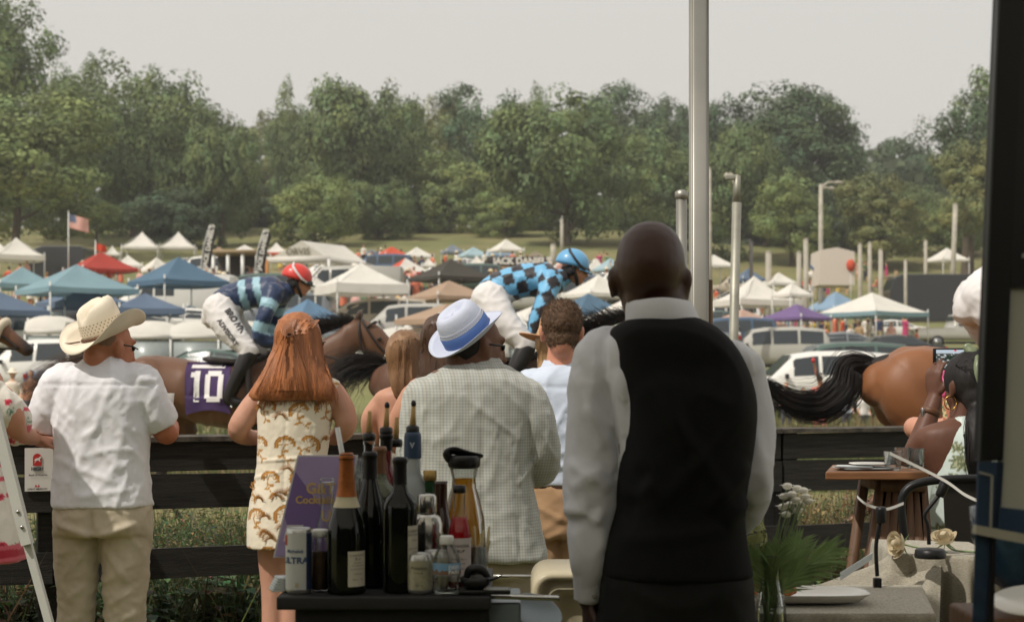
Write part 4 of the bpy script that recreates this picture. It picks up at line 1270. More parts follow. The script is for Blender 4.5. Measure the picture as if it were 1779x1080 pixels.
# coolers, tables and gear under the canopies on the right
gear=[(1383,580,'cooler',c8(196,176,92),'yellow'),(1395,590,'cooler',c8(60,90,140),'blue'),(1450,592,'cooler',c8(190,44,44),'red'),(1500,588,'cooler',c8(214,206,186),'cream'),
  (1420,604,'cooler',c8(60,110,80),'green'),(1350,608,'cooler',c8(200,196,186),'pale grey'),(1560,600,'cooler',c8(90,60,120),'violet'),(1300,590,'cooler',c8(60,70,90),'navy'),(1480,600,'cooler',c8(200,50,46),'bright red'),(1340,596,'cooler',c8(220,220,214),'white'),(660,560,'cooler',c8(60,90,140),'deep blue'),(250,540,'cooler',c8(214,90,50),'orange')]
for px,py,k,col,cn in gear:
 p=on_ground(px,py);t=Thing('cooler',cn+' picnic cooler with raised lid rim on the grass','cooler',p,'picnic coolers')
 g=MB();g.box(p+V((0,0,.22)),(.7,.42,.42),bev=.03);t.add('body',g,mat('cooler_'+cn,col,.5))
 g=MB();g.box(p+V((0,0,.46)),(.74,.46,.07),bev=.02);t.add('lid',g,mat('cooler_lid',c8(224,222,216),.5))
 g=MB();g.tube([p+V((-.38,0,.3)),p+V((-.42,0,.4)),p+V((-.42,0,.3))],.015,6);t.add('handle',g,BLKTRIM)
for px,py,lab in [(1520,600,'white folding table near the silver pickup'),(1360,590,'white folding table under the purple canopy'),(1290,598,'white folding table under the pinkish beige canopy'),(640,556,'white folding table beneath the large white peaked canopy'),(300,536,'white folding table under the deep blue canopy')]:
 p=on_ground(px,py);t=Thing('folding_table',lab,'table',p,'folding tables under canopies')
 g=MB();g.box(p+V((0,0,.74)),(1.8,.75,.04),bev=.01);t.add('tabletop',g,mat('table_white',c8(214,210,200),.5))
 for sx in (-1,1):
  for sy in (-1,1):g=MB();g.beam(p+V((sx*.8,sy*.3,0)),p+V((sx*.75,sy*.3,.74)),.03,.03);t.add('leg',g,POLE)
# spectators crouched in the grass beyond the track
def near_small(px,head_y,Y,shirt,hair,hat,label,pose='stand',skin=SK[0]):
 me=tiny_person(shirt,c8(80,80,90),hair,skin,pose,hat)
 p=P(px,head_y,Y);h=1.77 if pose != 'sit' else 1.35
 z=G(p.x,Y);k=min(1.0,max(.72,(p.z-z)/h))
 o=link('person',me);o.location=(p.x,Y,p.z-h*k);o.scale=(k,k,k);o.rotation_euler=(0,0,rg.uniform(-.4,.4))
 tag(o,label,'person')
near_small(22,643,38,c8(228,214,200),c8(46,36,30),c8(232,222,204),'dark haired woman in a wide cream hat by the white SUV at the far left')
near_small(54,642,38.5,c8(170,120,90),c8(70,46,34),None,'brown haired woman in tan beside the cream hatted one at the far left')
near_small(-6,650,38.4,c8(226,220,212),c8(60,44,34),c8(226,214,190),'pale dressed woman cut off by the left photo edge near the white SUV')
near_small(108,672,39,c8(200,150,120),c8(40,34,30),None,'dark haired person just behind the brown horse tail at the left')
near_small(1366,663,40,c8(214,190,176),c8(150,104,60),None,'light brown haired person in front of the white SUV, below the raised cup')
near_small(1395,672,40.5,c8(60,60,66),c8(40,34,30),None,'dark haired person in dark clothes before the white SUV')
near_small(1470,676,41,c8(196,208,220),c8(80,56,40),None,'person in pale blue under the flying black tail')
near_small(1500,680,41.4,c8(224,220,216),c8(60,44,34),None,'person in white beside the bay rump, low in the grass')
near_small(1010,690,39,c8(180,190,206),c8(60,44,34),None,'person in grey blue between the waiter and the straw hat')
# raised arm with a red cup
p=P(1424,664,40)
mb=MB();mb.stack([(p.x,40,p.z-.85,.17,.12),(p.x,40,p.z-.5,.18,.12),(p.x,40,p.z-.18,.19,.12),(p.x,40,p.z-.1,.1,.08)],n=14)
mb.limb([(p.x,40,p.z-.15),(p.x,40,p.z)],[.055,.05],n=8);mb.ell((p.x,40,p.z+.09),(.08,.095,.115))
mb.limb([(p.x+.17,40,p.z-.17),P(1421,655,39.9),P(1414,631,39.8)],[.055,.042,.03],n=8)
mb.limb([(p.x-.17,40,p.z-.17),(p.x-.25,40,p.z-.45),(p.x-.2,39.85,p.z-.65)],[.055,.042,.03],n=8)
for s_ in (-1,1):mb.limb([(p.x+s_*.09,40,p.z-.8),(p.x+s_*.1,39.9,p.z-1.2),(p.x+s_*.1,40,p.z-1.6)],[.09,.07,.05],n=8)
me=remesh(mb,.02,1,'person');paint(me,lambda q,n:c8(150,110,84)if q.z>p.z-.12 and q.z<p.z+.05 or (q-V((p.x,40,q.z))).length>.24 and q.z>p.z-.2 else (c8(70,50,38)if q.z>p.z+.05 and abs(q.x-p.x)<.12 else c8(206,120,108)))
single('person',me,mat('small_person'),(p.x,40,p.z-1.65),'person in coral reaching one arm straight up in front of the white SUV','person')
c=P(1413,626,39.8);mb=MB();mb.lathe([(.001,-.06),(.034,-.06),(.047,.06),(.043,.06),(.03,-.05),(.001,-.05)],c,14)
single('plastic_cup',mb,mat('cup_red',c8(196,36,34),.4),c-V((0,0,.06)),'red plastic cup held high in front of the white SUV','cup')
# orange fire ball balloon beside the stand
c=P(1478,461,92);t=Thing('balloon','large orange inflatable ball above the vendor stand','balloon',c-V((0,0,3)))
g=MB();g.ell(c,(.26,.26,.36));t.add('ball',g,CF['orange']);g=MB();g.tube([c-V((0,0,3)),c-V((0,0,.5))],.02,6);t.add('string',g,POLE)
# --- hair strands, heads, hands
def strand(mb,pts,w,m=0):
 """thin three sided tapering strand"""
 n=len(pts)
 mb.tube(pts,[max(.0006,w*(1-.85*(i/(n-1))** 1.5))for i in range(n)],3,m,caps=False)
def hair_lock(mb,centre,widths,n,rg,w=.004,flat=.6,jag=.12,side=V((0,1,0))):
 """strands running along a centre line (points), spread by widths"""
 cp,_=spline([V(p)for p in centre],[(1,1)]*len(centre),5)
 m=len(cp)
 for _ in range(n):
  u=rg.gauss(0,.45);v=rg.gauss(0,.45);tw=rg.uniform(-.5,.5);L=1-abs(rg.gauss(0,jag))
  pts=[];cnt=max(4,int(m*L));fz=rg.uniform(0,9)
  for i in range(cnt):
   t=i/(m-1)
   tan=(cp[min(i+1,m-1)]-cp[max(i-1,0)]).normalized()
   nn=tan.cross(side)
   if nn.length<1e-3:nn=V((0,0,1))
   nn.normalize()
   ww=interp([(k/(len(widths)-1),x)for k,x in enumerate(widths)],t)
   a=u+tw*t*.6+.12*math.sin(t*5+fz)
   pts.append(cp[i]+nn*a*ww+side*v*ww*flat)
  strand(mb,pts,w)
def rotz(a):return Matrix.Rotation(a,3,'Z')
def headmesh(mb,c,yaw=0.0,k=1.0,pitch=0.0,roll=0.0,wide=1.0,neck=None,ears=True,nape=1.0):
 """head; forward is +Y (away from camera) turned by yaw (positive: to the right)"""
 M=rotz(-yaw)@ Matrix.Rotation(pitch,3,'X')@ Matrix.Rotation(roll,3,'Y')
 c=V(c);q=lambda x,y,z:c+M @ V((x*k*wide,y*k,z*k))
 E=lambda x,y,z,r,n=20,kk=12:mb.ell(q(x,y,z),tuple(a*k for a in r),M,n,kk)
 E(0,-.012,.028,(.077*wide,.098,.088));E(0,.028,-.03,(.066*wide,.072,.085));E(0,.034,-.088,(.046,.05,.034))
 E(0,.088,.028,(.048,.018,.016));E(0,.106,-.022,(.011,.016,.028),10,8);E(0,.116,-.040,(.015,.013,.011),10,8)
 E(0,.093,-.070,(.024,.012,.011),10,8);E(0,.082,-.105,(.02,.016,.015),10,8)
 E(0,-.06*nape,-.03-.025*nape,(.05,.045*nape,.06*nape))
 if ears:
  for s_ in (-1,1):
   E(s_*.080,-.002,-.012,(.010,.022,.032),12,8);E(s_*.086,-.010,-.004,(.008,.013,.026),12,8);E(s_*.081,.004,-.038,(.009,.011,.012),10,7)
 return M,q
def handmesh(mb,w,d,nrm,thumb,curl=.6,k=1.0,spread=.12,curls=None):
 """w wrist, d direction of the fingers, nrm back-of-hand normal, thumb +1/-1: side the thumb leaves on"""
 w=V(w);d=V(d).normalized();nrm=V(nrm);nrm=(nrm-d*nrm.dot(d)).normalized();s=d.cross(nrm)*thumb
 mb.limb([w-d*.03*k,w+d*.02*k,w+d*.06*k,w+d*.09*k],[(.019*k,.027*k),(.017*k,.032*k),(.016*k,.040*k),(.012*k,.038*k)],n=14,up=nrm)
 for i,(o,L,r)in enumerate([(.030,.072,.0092),(.011,.080,.0095),(-.010,.074,.0090),(-.029,.058,.0080)]):
  cu=curls[i]if curls else curl*(1+.12*i)
  b=w+d*.085*k+s*o*k;dd=(d+s*spread*(1-i*.66)).normalized()
  pts=[b-dd*.012*k,b];p=b;a=0
  for f in (.45,.32,.23):
   a += cu*(1.0 if f>.4 else 1.15)
   p=p+(dd*math.cos(a)-nrm*math.sin(a))*L*f*k;pts.append(p)
  mb.limb(pts,[r*k*1.05,r*k,r*k*.96,r*k*.9,r*k*.75],n=9,sub=3)
 b=w+d*.025*k+s*.026*k
 t1=b+(s*.62+d*.6-nrm*.25)*.04*k;t2=t1+(s*.25+d*.85-nrm*.45)*.034*k;t3=t2+(d*.9-nrm*.5)*.022*k
 mb.limb([b-s*.012*k,b,t1,t2,t3],[.014*k,.0135*k,.012*k,.0105*k,.008*k],n=9,sub=3)
# --- racehorses
def horse_body_mesh():
 mb=MB()
 mb.limb([(-1.10,0,1.43),(-.97,0,1.415),(-.72,0,1.395),(-.4,0,1.325),(-.1,0,1.30),(.2,0,1.325),(.45,0,1.36),(.64,0,1.36)],
   [(.15,.13),(.24,.235),(.245,.27),(.265,.265),(.295,.285),(.315,.265),(.27,.22),(.17,.15)],n=28,up=(0,0,1))
 for s_ in (-1,1):
  mb.ell((-.9,s_*.13,1.38),(.26,.15,.27));mb.ell((-.86,s_*.14,1.15),(.17,.11,.26),Matrix.Rotation(.25,3,'Y'))
  mb.ell((.38,s_*.14,1.27),(.17,.11,.27),Matrix.Rotation(-.35,3,'Y'))
 mb.ell((.22,0,1.57),(.22,.09,.09))
 mb.limb([(.3,0,1.40),(.52,0,1.55),(.74,0,1.72),(.92,0,1.87)],[(.24,.15),(.185,.105),(.145,.078),(.115,.07)],n=20,up=(0,0,1))
 mb.limb([(.90,0,1.90),(1.02,0,1.82),(1.12,0,1.735),(1.24,0,1.62),(1.345,0,1.52),(1.40,0,1.475)],
   [(.085,.075),(.118,.082),(.105,.078),(.072,.055),(.062,.052),(.045,.045)],n=18,up=(0,0,1))
 mb.ell((1.03,0,1.755),(.10,.085,.10));mb.ell((1.37,0,1.46),(.05,.045,.045))
 for s_ in (-1,1):
  mb.limb([(.915,s_*.045,1.955),(.925,s_*.055,2.02),(.935,s_*.05,2.085)],[(.02,.028),(.022,.03),(.006,.008)],n=8,sub=3)
  mb.ell((1.10,s_*.068,1.80),(.04,.022,.03));mb.ell((1.372,s_*.035,1.505),(.022,.014,.02))
 L=[[(-.88,-.14,1.15),(-.80,-.15,.98),(-1.12,-.15,.76),(-1.38,-.14,.56),(-1.50,-.14,.46),(-1.56,-.14,.40)],
   [(-.85,.14,1.15),(-.62,.15,1.0),(-.84,.15,.62),(-.70,.14,.3),(-.62,.14,.16),(-.58,.14,.06)]]
 for pts in L:mb.limb(pts,[(.17,.12),(.12,.09),(.058,.048),(.036,.033),(.042,.038),(.052,.05)],n=14)
 L=[[(.4,-.15,1.15),(.42,-.15,.98),(.72,-.14,.80),(.93,-.14,.60),(1.0,-.14,.50),(1.06,-.14,.43)],
   [(.4,.15,1.15),(.33,.15,.95),(.50,.14,.64),(.34,.14,.36),(.24,.14,.30),(.2,.14,.22)]]
 for pts in L:mb.limb(pts,[(.14,.1),(.085,.07),(.052,.048),(.034,.032),(.04,.036),(.05,.05)],n=14)
 me=remesh(mb,.022,14,'body',.7)
 def dis(p,n):
  d=.006*nz(p,6,2)+.008*ridge(p,(4,4,2.4),3)*(1 if p.z>.9 else 0)
  if -1.15<p.x<-.5 and p.z>.95:d += .012*math.sin((p.x*1.1+p.z*.9)*16)*max(0,1-abs(p.z-1.25)*3)
  d += .006*ridge(V((p.x+p.z*.5,p.y,p.z)),(5,3,2),6)*(1 if p.z>1.0 else 0)
  if -.5<p.x<.1 and 1.05<p.z<1.45:d += .0035*math.sin(p.x*75)
  return d
 displace(me,dis)
 return me
def coat(base,dark):
 def f(p,n):
  k=1+.18*nz(p,3,1)
  b=[c*k for c in base]
  t=0
  if p.z<.92:t=min(1,(.92-p.z)/.25)
  if p.x>1.29:t=max(t,min(1,(p.x-1.29)/.1))
  if p.x>.85 and p.z>1.97:t=max(t,.7)
  if p.z<1.08 and -.6<p.x<.3:t=max(t,.35)  # shade under the belly painted into the coat colour
  return [b[i]*(1-t)+dark[i]*t for i in range(3)]
 return f
HB=horse_body_mesh()
COATM=mat('horse_coat',(0,0,0),.5,attr=True,bump=.25,bscale=90,bdist=.002,spec=.45,sheen=.1)
HAIRBLK=mat('black_horsehair',c8(30,25,23),.5,spec=.4)
HAIRBRN=mat('brown_horsehair',c8(74,54,42),.55)
LEATHER=mat('dark_leather',c8(38,30,27),.5,bump=.3,bscale=80)
EYED=mat('dark_eye',c8(16,12,10),.08,spec=.8)
FLEECE=mat('sheepskin',c8(214,202,182),.95,bump=1.0,bscale=120,bdist=.01)
def horse(X0,Y0,base,dark,label,tail,tailw,tailn,pitch=0.0,cloth=None,hairm=None,tack=True,mane=True):
 t=Thing('racehorse',label,'horse',(0,0,0),'racehorses galloping along the track')
 body=HB.copy();paint(body,coat(base,dark));t.add('body',body,COATM)
 rg=random.Random(int(abs(X0)*100)+3)
 for s_ in (-1,1):g=MB();g.ell((1.105,s_*.082,1.80),(.02,.012,.017),n=10,k=7);t.add('eye',g,EYED)
 if mane:
  g=MB()
  for i in range(1100):
   f=rg.random();r0=V((.2,0,1.64)).lerp(V((.90,0,1.99)),f)+V((0,rg.uniform(-.02,.02),-.02+.05*math.sin(PI*f)))
   L=rg.uniform(.10,.22)*(.7+.5*math.sin(PI*f));d=V((-rg.uniform(.5,1.0),rg.gauss(0,.25),rg.uniform(.15,.75))).normalized()
   strand(g,[r0-V((0,0,.03)),r0+d*L*.35,r0+d*L*.7-V((0,0,.008)),r0+d*L-V((0,0,.03))],.0028)
  t.add('mane',g,HAIRBLK)
 g=MB()
 W=lambda px,py:V(((px-889.5)*Y0/F-X0,0,CAMH+(HORIZ-py)*Y0/F))
 cen=[W(*p)for p in tail]
 for q,c in enumerate(cen):c.y=-.02*q
 hair_lock(g,cen,tailw,int(tailn*2.4),rg,.0024,.5,.22)
 g.limb([V((-1.06,0,1.56)),cen[0],cen[0].lerp(cen[1],.6)],[(.05,.045),(.045,.04),(.02,.02)],n=10)
 t.add('tail',g,hairm or HAIRBLK)
 if tack:
  g=MB()
  def strap(pts,w=.011):g.tube(spline([V(p)for p in pts],[(1,1)]*len(pts),4)[0],w,8)
  for s_ in (-1,1):
   strap([(.93,s_*.03,2.0),(.99,s_*.083,1.90),(1.10,s_*.092,1.74),(1.24,s_*.066,1.60),(1.33,s_*.056,1.50)])
   strap([(.93,s_*.03,2.0),(.93,s_*.088,1.86),(.96,s_*.088,1.70),(1.02,s_*.04,1.65)])
   strap([(1.33,s_*.056,1.50),(1.0,s_*.16,1.56),(.62,s_*.17,1.66),(.36,s_*.1,1.74)],.009)
  strap([(.99,-.085,1.90),(1.06,-.05,1.945),(1.06,.05,1.945),(.99,.085,1.90)])
  strap([(.62,-.12,1.36),(.70,0,1.44),(.62,.12,1.36)],.018);strap([(.62,-.12,1.38),(.3,-.28,1.38),(.02,-.3,1.3)],.014);strap([(0.0,-.30,1.55),(.02,-.315,1.3),(.03,-.28,1.08),(.04,0,.97)],.03)
  t.add('bridle',g,LEATHER)
  g=MB();pts=spline([V((1.17,-.085,1.62)),V((1.215,-.07,1.70)),V((1.255,0,1.735)),V((1.215,.07,1.70)),V((1.17,.085,1.62))],[(1,1)]*5,4)[0]
  g.tube(pts,.036,10,round_ends=True);t.add('noseband',g,FLEECE)
  g=MB();g.limb([(-.34,0,1.62),(-.15,0,1.60),(.02,0,1.605),(.12,0,1.66)],[(.03,.17),(.03,.16),(.035,.13),(.03,.06)],n=14,up=(0,0,1));t.add('saddle',g,LEATHER)
 if cloth:
  bv=BVHTree.FromPolygons([v.co for v in HB.vertices],[tuple(p.vertices)for p in HB.polygons])
  nx,nz_=30,34;mb=MB();ok=[]
  x0,x1,z1,z0=cloth['box']
  rings=[]
  for j in range(nz_+1):
   row=[]
   for i in range(nx+1):
    u=i/nx;v=j/nz_
    x=x0+(x1-x0)*u+.02*v;z=z1+(z0-z1+.04*math.sin(u*3))*v
    yy=-1.0
    hit,nn,_,_=bv.ray_cast(V((x,-1.5,min(z,1.585))),V((0,1,0)))
    y=hit.y-.012 if hit else -.02
    if z<1.3:y=min(y,-.29)
    if z>1.5:y=max(y,-.22)if hit is None else y
    y +=-.006*math.sin(u*9+v*2)*v
    row.append(V((x,y,z)))
   rings.append(row)
  mb.loft(rings,caps=False,closed=False)
  far=[[V((p.x,-p.y,p.z))for p in r]for r in rings[:14]]
  mb.loft([rings[0],far[0]],caps=False,closed=False);mb.loft(far,caps=False,closed=False)
  sc=t.add('saddle_cloth',mb,mat('purple_cloth',c8(66,46,88),.8,bump=.4,bscale=12,bdist=.01))
  bv2=BVHTree.FromPolygons([v.co for v in sc.data.vertices],[tuple(p.vertices)for p in sc.data.polygons])
  def pj(p):
   hit,nn,_,_=bv2.ray_cast(V((p.x,-1.5,p.z)),V((0,1,0)))
   return V((p.x,(hit.y if hit else p.y)-.006,p.z))
  g=MB()
  def quad(xa,za,xb,zb,n=6):
   for a in range(n):
    for b in range(n):
     f=lambda i,j:pj(V((xa+(xb-xa)*i/n,0,za+(zb-za)*j/n)))
     g.face([f(a,b),f(a+1,b),f(a+1,b+1),f(a,b+1)])
  cx=(x0+x1)/2+.01;zt=z1-.075;zb=z0+.11;H=zt-zb;wd=.044
  quad(cx-.115,zb,cx-.115+wd,zt);quad(cx-.145,zt-.055,cx-.115,zt-.012)
  quad(cx-.025,zb+.03,cx-.025+wd,zt-.03);quad(cx+.088,zb+.03,cx+.088+wd,zt-.03)
  quad(cx-.005,zt-.045,cx+.112,zt);quad(cx-.005,zb,cx+.112,zb+.045)
  quad(cx-.15,z1-.052,cx+.13,z1-.022)
  o=t.add('number',g,mat('cloth_white',c8(226,222,220),.7),parent=sc,smooth=False)
 t.o.location=(X0,Y0,0);t.o.rotation_euler=(0,-pitch,0)
 return t
BAY,BDK=c8(104,72,52),c8(40,32,29)
CHB=c8(132,84,50)
horse(-2.25,13.6,BAY,BDK,'bay racehorse wearing the purple number 10 cloth',[(216,632),(180,626),(132,640),(88,662),(40,690)],[.03,.08,.12,.15,.14],380,cloth={'box':(-.545,-.165,1.60,1.15)},hairm=HAIRBRN)
horse(.10,12.4,c8(92,62,46),BDK,'dark bay racehorse under the jockey in blue and black checks',[(672,637),(650,632),(622,640),(598,655),(572,690)],[.03,.07,.12,.16,.18],380)
horse(3.34,9.5,CHB,c8(70,40,24),'bright bay racehorse with a long flying black tail, behind the phone',[(1520,634),(1475,634),(1462,672),(1425,702),(1380,700),(1345,680),(1322,656)],[.03,.065,.09,.09,.08,.055,.02],560)
horse(-5.05,12.7,c8(112,74,50),BDK,'bay racehorse entering at the left with only its head in view',[(-500,632),(-530,640),(-570,660)],[.03,.1,.14],120,pitch=R(9.6))
# --- jockeys (x forward, -y towards the camera)
SKM=mat('skin',(0,0,0),.5,attr=True,sub=.08,bump=.15,bscale=180,bdist=.001,spec=.35)
SILK=mat('jockey_silk',(0,0,0),.45,attr=True,sheen=.2,spec=.4)
BREECH=mat('white_breeches',c8(216,212,210),.65,bump=.2,bscale=50,bdist=.003)
def jockey(X0,Y0,silk,helmcol,helmname,bandcol,label,dx=0.0,text=None,dz=0.0):
 t=Thing('person',label,'person',(0,0,0),'jockeys crouched over their horses')
 ARM=lambda s_:[V((.21,s_*.17,2.20)),V((.15,s_*.25,2.02)),V((.09,s_*.25,1.83)),V((.22,s_*.19,1.76)),V((.345,s_*.10,1.75))]
 TOR=[(-.29,0,2.07),(-.2,0,2.135),(-.05,0,2.195),(.12,0,2.215),(.23,0,2.205),(.30,0,2.225)]
 LEG=lambda s_:[V((-.27,s_*.09,2.05)),V((-.17,s_*.20,1.88)),V((.01,s_*.27,1.70))]
 SHI=lambda s_:[V((.01,s_*.27,1.70)),V((-.06,s_*.29,1.52)),V((-.15,s_*.29,1.33))]
 b=MB()
 b.limb(TOR[:5],[(.08,.1),(.1,.12),(.1,.13),(.11,.14),(.08,.1)],n=16,up=(0,0,1))
 b.limb([(.24,0,2.21),(.31,0,2.245),(.37,0,2.30)],[.06,.055,.055],n=12)
 M0=MB();Mx,q=headmesh(M0,(0,0,0),0,.98)
 Rm=Matrix.Rotation(R(14),3,'Y')@ Matrix.Rotation(R(-90),3,'Z')
 b._add([V((.395,0,2.305))+Rm @ v for v in M0.v],M0.f)
 for s_ in (-1,1):
  A=ARM(s_);b.limb(A,[.05,.04,.036,.032,.024],n=10)
  handmesh(b,A[-1],(.8,-s_*.3,-.15),(0,s_,.3),1,1.1,.9)
  b.limb(LEG(s_)+SHI(s_)[1:],[.09,.07,.05,.045,.035],n=10)
  b.limb([V((-.15,s_*.29,1.33)),V((-.14,s_*.29,1.28))],[.03,.025],n=10)
 me=remesh(b,.011,2,'body')
 skin=c8(190,138,112)
 def ps(p,n):
  d=p-V((.395,0,2.305));l=Rm.inverted()@ d
  if l.y>.095 and abs(l.z+.07)<.009 and abs(l.x)<.02:return c8(160,92,84)
  return skin
 paint(me,ps);t.add('body',me,SKM)
 for s_ in (-1,1):g=MB();g.ell(V((.395,0,2.305))+Rm @ V((s_*.03,.09,.0)),.012,n=10,k=7);t.add('eye',g,EYED)
 j=MB();j.limb(TOR,[(.12,.14),(.135,.165),(.13,.165),(.135,.19),(.115,.17),(.07,.075)],n=22,up=(0,0,1))
 for s_ in (-1,1):
  A=ARM(s_);A[-1]=A[-1]-V((.03,-s_*.02,0));j.limb(A,[.085,.072,.062,.052,.036],n=14)
 me=remesh(j,.013,3,'jersey')
 displace(me,lambda p,n:.010*ridge(p,(7,5,9),4)+.004*nz(p,22,3))
 def pj(p,n):
  s_=-1 if p.y<0 else 1
  A=ARM(s_);arm=None
  for k,(a,c)in enumerate(((A[0],A[1]),(A[1],A[2]),(A[2],A[3]),(A[3],A[4]))):
   ab=c-a;tt=max(0,min(1,(p-a).dot(ab)/ab.length_squared));dd=(p-a-ab*tt).length
   if dd<.095 and abs(p.y)>.14+(.03 if p.z>2.13 else 0)or (dd<.08 and p.z<2.04):arm=(k+tt)/4;break
  return silk(p,arm)
 paint(me,pj);jer=t.add('jersey',me,SILK)
 j=MB();j.limb([(-.33,0,2.01),(-.27,0,2.06),(-.18,0,2.12)],[(.11,.15),(.14,.175),(.125,.16)],n=20,up=(0,0,1))
 for s_ in (-1,1):
  j.limb(LEG(s_),[.15,.118,.078],n=18);j.limb([SHI(s_)[0],SHI(s_)[0].lerp(SHI(s_)[1],.5)],[.076,.06],n=14)
 me=remesh(j,.014,3,'breeches');displace(me,lambda p,n:.007*ridge(p,(10,5,12),8)+.003*nz(p,25,1))
 br=t.add('breeches',me,BREECH)
 if text:
  bv=BVHTree.FromPolygons([v.co for v in me.vertices],[tuple(p.vertices)for p in me.polygons])
  def pr(p):
   hit=bv.ray_cast(V((p.x,-1.2,p.z)),V((0,1,0)))[0]
   return V((p.x,(hit.y if hit else -.25)-.005,p.z))
  g=MB();d=(V((.0,0,1.72))-V((-.24,0,2.04))).normalized();up=V((-d.z,0,d.x))
  addtext(g,text[0],.066,V((-.145,0,1.93))+V((.035,0,.02)),d,V((.8,0,.6))*1,.003,proj=pr)
  addtext(g,text[1],.058,V((-.145,0,1.87))-V((.02,0,.02)),d,V((.8,0,.6)),.002,proj=pr)
  t.add('lettering',g,mat('breeches_ink',c8(70,68,70),.7),parent=br,smooth=False)
 for s_ in (-1,1):
  g=MB();S=SHI(s_)
  g.limb([S[0]+V((0,0,-.03)),S[1],S[2],S[2]+V((-.005,0,-.05))],[.078,.072,.056,.052],n=14);g.limb([S[2]+V((-.02,0,-.05)),S[2]+V((.05,0,-.075)),S[2]+V((.14,0,-.075))],[.045,.042,.028],n=12)
  t.add('boot',remesh(g,.012,3,'boot'),mat('boot_leather',c8(32,30,30),.35,bump=.3,bscale=25,bdist=.004))
  g=MB();g.tube([S[2]+V((.02,-.05,-.11)),S[2]+V((.02,.05,-.11))],.012,8);g.tube([S[2]+V((.02,0,0))+V((0,s_*.0,-.11)),V((-.02,s_*.22,1.58))],.008,6);t.add('stirrup',g,CHROME)
 g=MB();n=24;rings=[]
 hc=V((.378,0,2.335));tilt=Matrix.Rotation(R(16),3,'Y')
 for i in range(10):
  th=(PI/2)*1.08*(i+.02)/9
  rings.append([hc+tilt @ V((.137*math.sin(th)*math.cos(2*PI*k/n),.112*math.sin(th)*math.sin(2*PI*k/n),.125*math.cos(th)))for k in range(n)])
 g.loft(rings,caps=True);h=t.add('helmet',g,mat('helmet_'+helmname,helmcol,.4,sheen=.2,bump=.2,bscale=30,coat=.2))
 g=MB();pk=[]
 for k in range(13):
  a=R(-62+124*k/12);pk.append((a,))
 ri=[hc+tilt @ V((.125*math.cos(a[0]),.105*math.sin(a[0]),-.012))for a in pk];ro=[hc+tilt @ V((.125*math.cos(a[0])+.055*math.cos(a[0]*1.4),.11*math.sin(a[0]),-.03))for a in pk]
 g.loft([ri,ro,[p-V((0,0,.006))for p in ro],[p-V((0,0,.01))for p in ri]],caps=False,closed=False);t.add('peak',g,MATS['helmet_'+helmname]if helmname == 'blue' else BLKTRIM,parent=h)
 g=MB();pts=[hc+tilt @ V((-.02+.12*math.sin(a)*.4,.116*math.cos(a),.118*math.sin(a)+.01))for a in [R(-10+200*k/14)for k in range(15)]]
 pts=[p+V((.0,0,0))for p in pts]
 g.tube([hc+tilt @ V((x,y,z))for x,y,z in [(.11,-.075,-.02),(.06,-.113,.0),(.0,-.112,.045),(-.045,-.088,.085),(-.06,0,.118),(-.045,.088,.085),(.0,.112,.045),(.06,.113,0),(.11,.075,-.02)]],.011,8,flat=.5)
 t.add('goggle_strap',g,mat('strap_'+helmname,bandcol,.5),parent=h)
 g=MB();g.limb([V((.395,0,2.305))+Rm @ V((-.06,.075,.003)),V((.395,0,2.305))+Rm @ V((-.03,.112,.004)),V((.395,0,2.305))+Rm @ V((.03,.112,.004)),V((.395,0,2.305))+Rm @ V((.06,.075,.003))],[(.024,.012)]*4,n=10,up=(0,0,1));t.add('goggles',g,CGLASS)
 g=MB();hd=V((.395,0,2.305))
 for s_ in (-1,1):g.tube(spline([hd+Rm @ V(p)for p in [(s_*.085,.02,.05),(s_*.088,.0,-.02),(s_*.06,.04,-.09),(0,.055,-.128)]],[(1,1)]*4,4)[0],.014,8,flat=.5)
 g.limb([hd+Rm @ V((-.07,-.03,-.03)),hd+Rm @ V((0,-.08,-.05)),hd+Rm @ V((.07,-.03,-.03))],[(.045,.02)]*3,n=12,up=(0,0,1));t.add('chin_strap',g,BLKTRIM)
 t.o.location=(X0+dx,Y0,dz)
 return t
NAVY,LB=c8(38,54,86),c8(150,186,200)
def silk1(p,arm):
 if arm is not None:
  return LB if (.12<arm<.22 or .36<arm<.47)else NAVY
 x=p.x+.22*(p.z-2.2)
 return LB if (-.10<x<-.035 or .035<x<.10)else NAVY
def silk2(p,arm):
 a=R(38)if arm is None else R(58)
 u=p.x*math.cos(a*.42)+p.z*math.sin(a*.42);v=-p.x*math.sin(a*.42)+p.z*math.cos(a*.42)
 return c8(108,172,212)if (math.floor(u/.088)+math.floor(v/.088))% 2 == 0 else c8(44,40,44)
jockey(-2.25,13.6,silk1,c8(206,54,44),'red',c8(206,200,200),'jockey in navy silks with pale blue bands and a red helmet',text=('BROWN','ADVISORY'))
jockey(.10,12.4,silk2,c8(96,160,205),'blue',c8(40,40,44),'jockey in blue and black checked silks with a sky blue helmet',dz=.03)
jockey(3.34,9.5,lambda p,arm:c8(70,130,84)if p.x>-.16 else c8(224,222,224),c8(70,130,84),'green',c8(220,220,220),'jockey in green silks and white breeches cut off by the banner frame',dx=-.21,dz=-.11)
